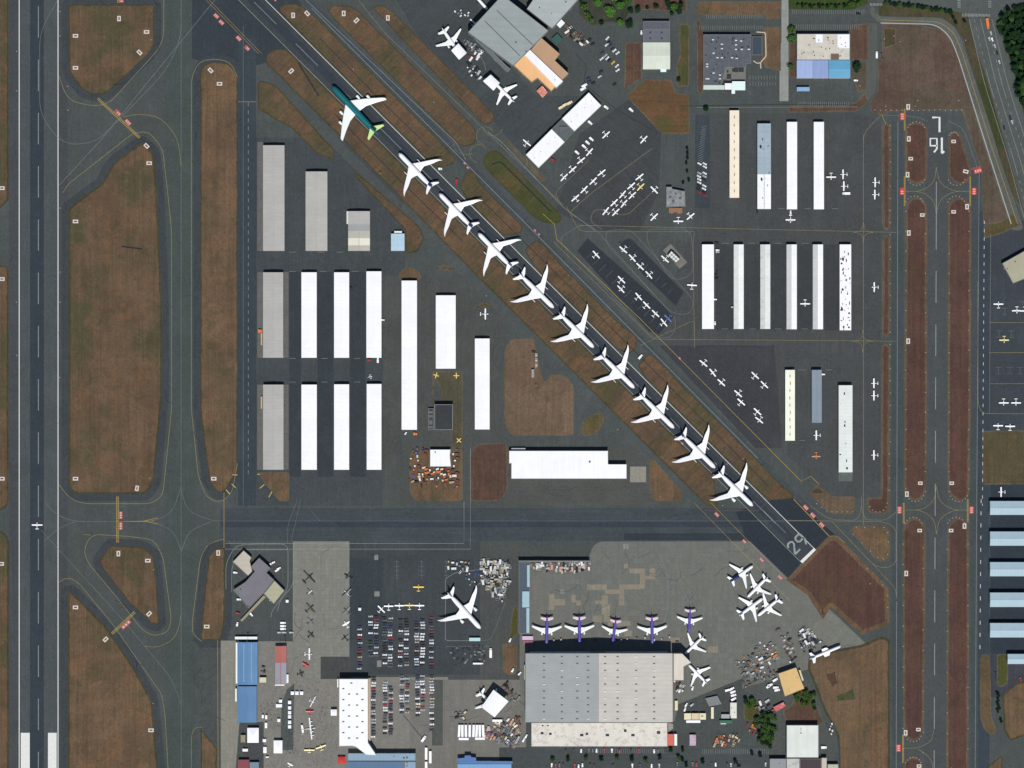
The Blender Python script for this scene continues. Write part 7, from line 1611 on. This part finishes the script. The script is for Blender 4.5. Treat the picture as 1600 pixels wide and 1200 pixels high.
for x, y, a, pl in signs:
    sz = (5.2,3.9) if a in (0,) and x > 1400 else (6.2,4.2)
    if sz not in SP: SP[sz] = o = sign_proto(*sz)
    else: o = copy_tree(SP[sz])
    w = W(x, y); o.location = (w[0], w[1], GZ-.01); o.rotation_euler = (0,0,math.radians(a if a != 80 else 80)); reg(o, 'pale framed sign pad', 'on '+pl, x, y, 'airfield sign', 'airfield signs on painted pads')
m = MB(); m.cyl((0,0,0),(0,0,.05),.52,n=10); LT0 = m.build('edge_light', plain('light_pad_white', (206,198,186), .6)); m = MB(); m.cyl((0,0,.05),(0,0,.45),.16,.22,n=8); kid(LT0, m.build('lamp', P_GLS)); LTU = [False]
def lamp(x, y, pl):
    if LTU[0]: o = copy_tree(LT0)
    else: o = LT0; LTU[0] = True
    w = W(x, y); o.location = (w[0], w[1], GZ-.01); reg(o, 'small white marker', pl, x, y, 'edge light', 'edge light pads')
ll = []
for y in [330+31*k for k in range(15)]: ll += [(1415.5,y,0),(1446,y+4,0),(1483,y+4,1),(1514,y,1)]
for y in [850+32*k for k in range(11)]: ll += [(1411,y,2),(1442.5,y+6,2),(1480,y+8,3),(1512.5,y,3)]
for y in [196+19*k for k in range(31)]: ll.append((1391 if y < 700 else 1389.5, y, 4))
for cx, cy, r, i in ((1432,204,15,0),(1432,276,15,0),(1429,320,15,0),(1430,770,15,0),(1494,320,15,1),(1498,770,15,1),(1427,822,15,2),(1494,822,15,3),(1427,1146,14,2),(1427,1196,14,2),(1495,276,15,1),(1490,214,8,1)):
    up = cy in (276,770,1146)
    for k in range(7):
        a = math.radians((20 if up else 200)+k*23); ll.append((cx+math.cos(a)*r*.92, cy+math.sin(a)*r*.92, i))
for x in range(1276, 1336, 8): ll.append((x, 799.5 if x > 1296 else 787+(x-1276)*.7, 5))
for a in range(0, 180, 26): ll.append((1372+14*math.cos(math.radians(a)), 786+14*math.sin(math.radians(a)), 5))
for p in ((1338,824),(1351,824),(1366,824),(1381,824),(1387,832),(1388,847),(1387,866),(1380,873),(1372,871),(1360,861),(1347,848),(1333,835)): ll.append(p+(6,))
for x in [1367+8.5*k for k in range(17)]: ll.append((x, 172+U(-.6,.6), 7))
for p in ((1382,61),(1397,56),(1407,65),(1434,157),(1498,157),(1384,166),(1430,166),(1509,63),(1344,134),(1486,1200)): ll.append(p+(7,))
for p in ((1355,888),(1379,914),(1387,930),(1387,949),(1360,912)): ll.append(p+(8,))
NMS = ['on east runway west strip, north half','on east runway east strip, north half','on east runway west strip, south half','on east runway east strip, south half','along the thin strip by the ramp','round the ramp corner grass pads','round the small grass triangle','on the waste ground and its edge','on the brown field east of number 29']
for x, y, i in ll: lamp(x, y, NMS[i])
for x, y in ((94,18),(94,56),(105,135),(106,172),(94,325),(94,425),(94,472),(93,590),(26,80),(26,142),(26,472),(26,555),(236,62),(234,747),(239,1099),(240,890),(1161,717),(678,160),(552,108),(965,671),(1129,790),(760,462),(1136,725)): lamp(x, y, 'on western fields or diagonal strips')
# windsock and precision path indicators
def windsock(x, y, label):
    o = empty('windsock'); w = W(x, y); o.location = (w[0], w[1], GZ-.01); tag(o, label, 'windsock')
    m = MB(); m.cyl((0,0,0),(0,0,6),.12,.08,n=6); m.build('pole', P_STRUT, o); m = MB(); m.cyl((0,0,5.8),(2.6,.6,5.2),.5,.2,n=8); m.build('sock', plain('sock_orange', (220,110,60), .7), o)
windsock(836,603,'orange windsock on its pole beside the small grey hut in the round field'); windsock(593,272,'orange windsock on the grass strip west of the second airliner')
def pole(x, y, h, label):
    o = empty('light_mast'); w = W(x, y); o.location = (w[0], w[1], GZ); tag(o, label, 'light mast')
    m = MB(); m.cyl((0,0,0),(0,0,h),.28,.16,n=8); m.build('pole', P_STRUT, o); m = MB(); m.box(-1.2,-.4,h,1.2,.4,h+.5); m.build('lamp_head', DARKM, o)
pole(388,1000,16,'tall light mast north of the azure hangar'); pole(446,1006,18,'tall light mast north of the brick red roof'); pole(1378,93,14,'light mast by the lane at the waste ground'); pole(1556,1060,14,'light mast on the curved road at the lower right')
for x, y in ((838,555),(838,563),(838,571)):
    equip('stand','white',x,y,0,'in the antenna row of the round field',1,'antenna frames')
finish_labels()
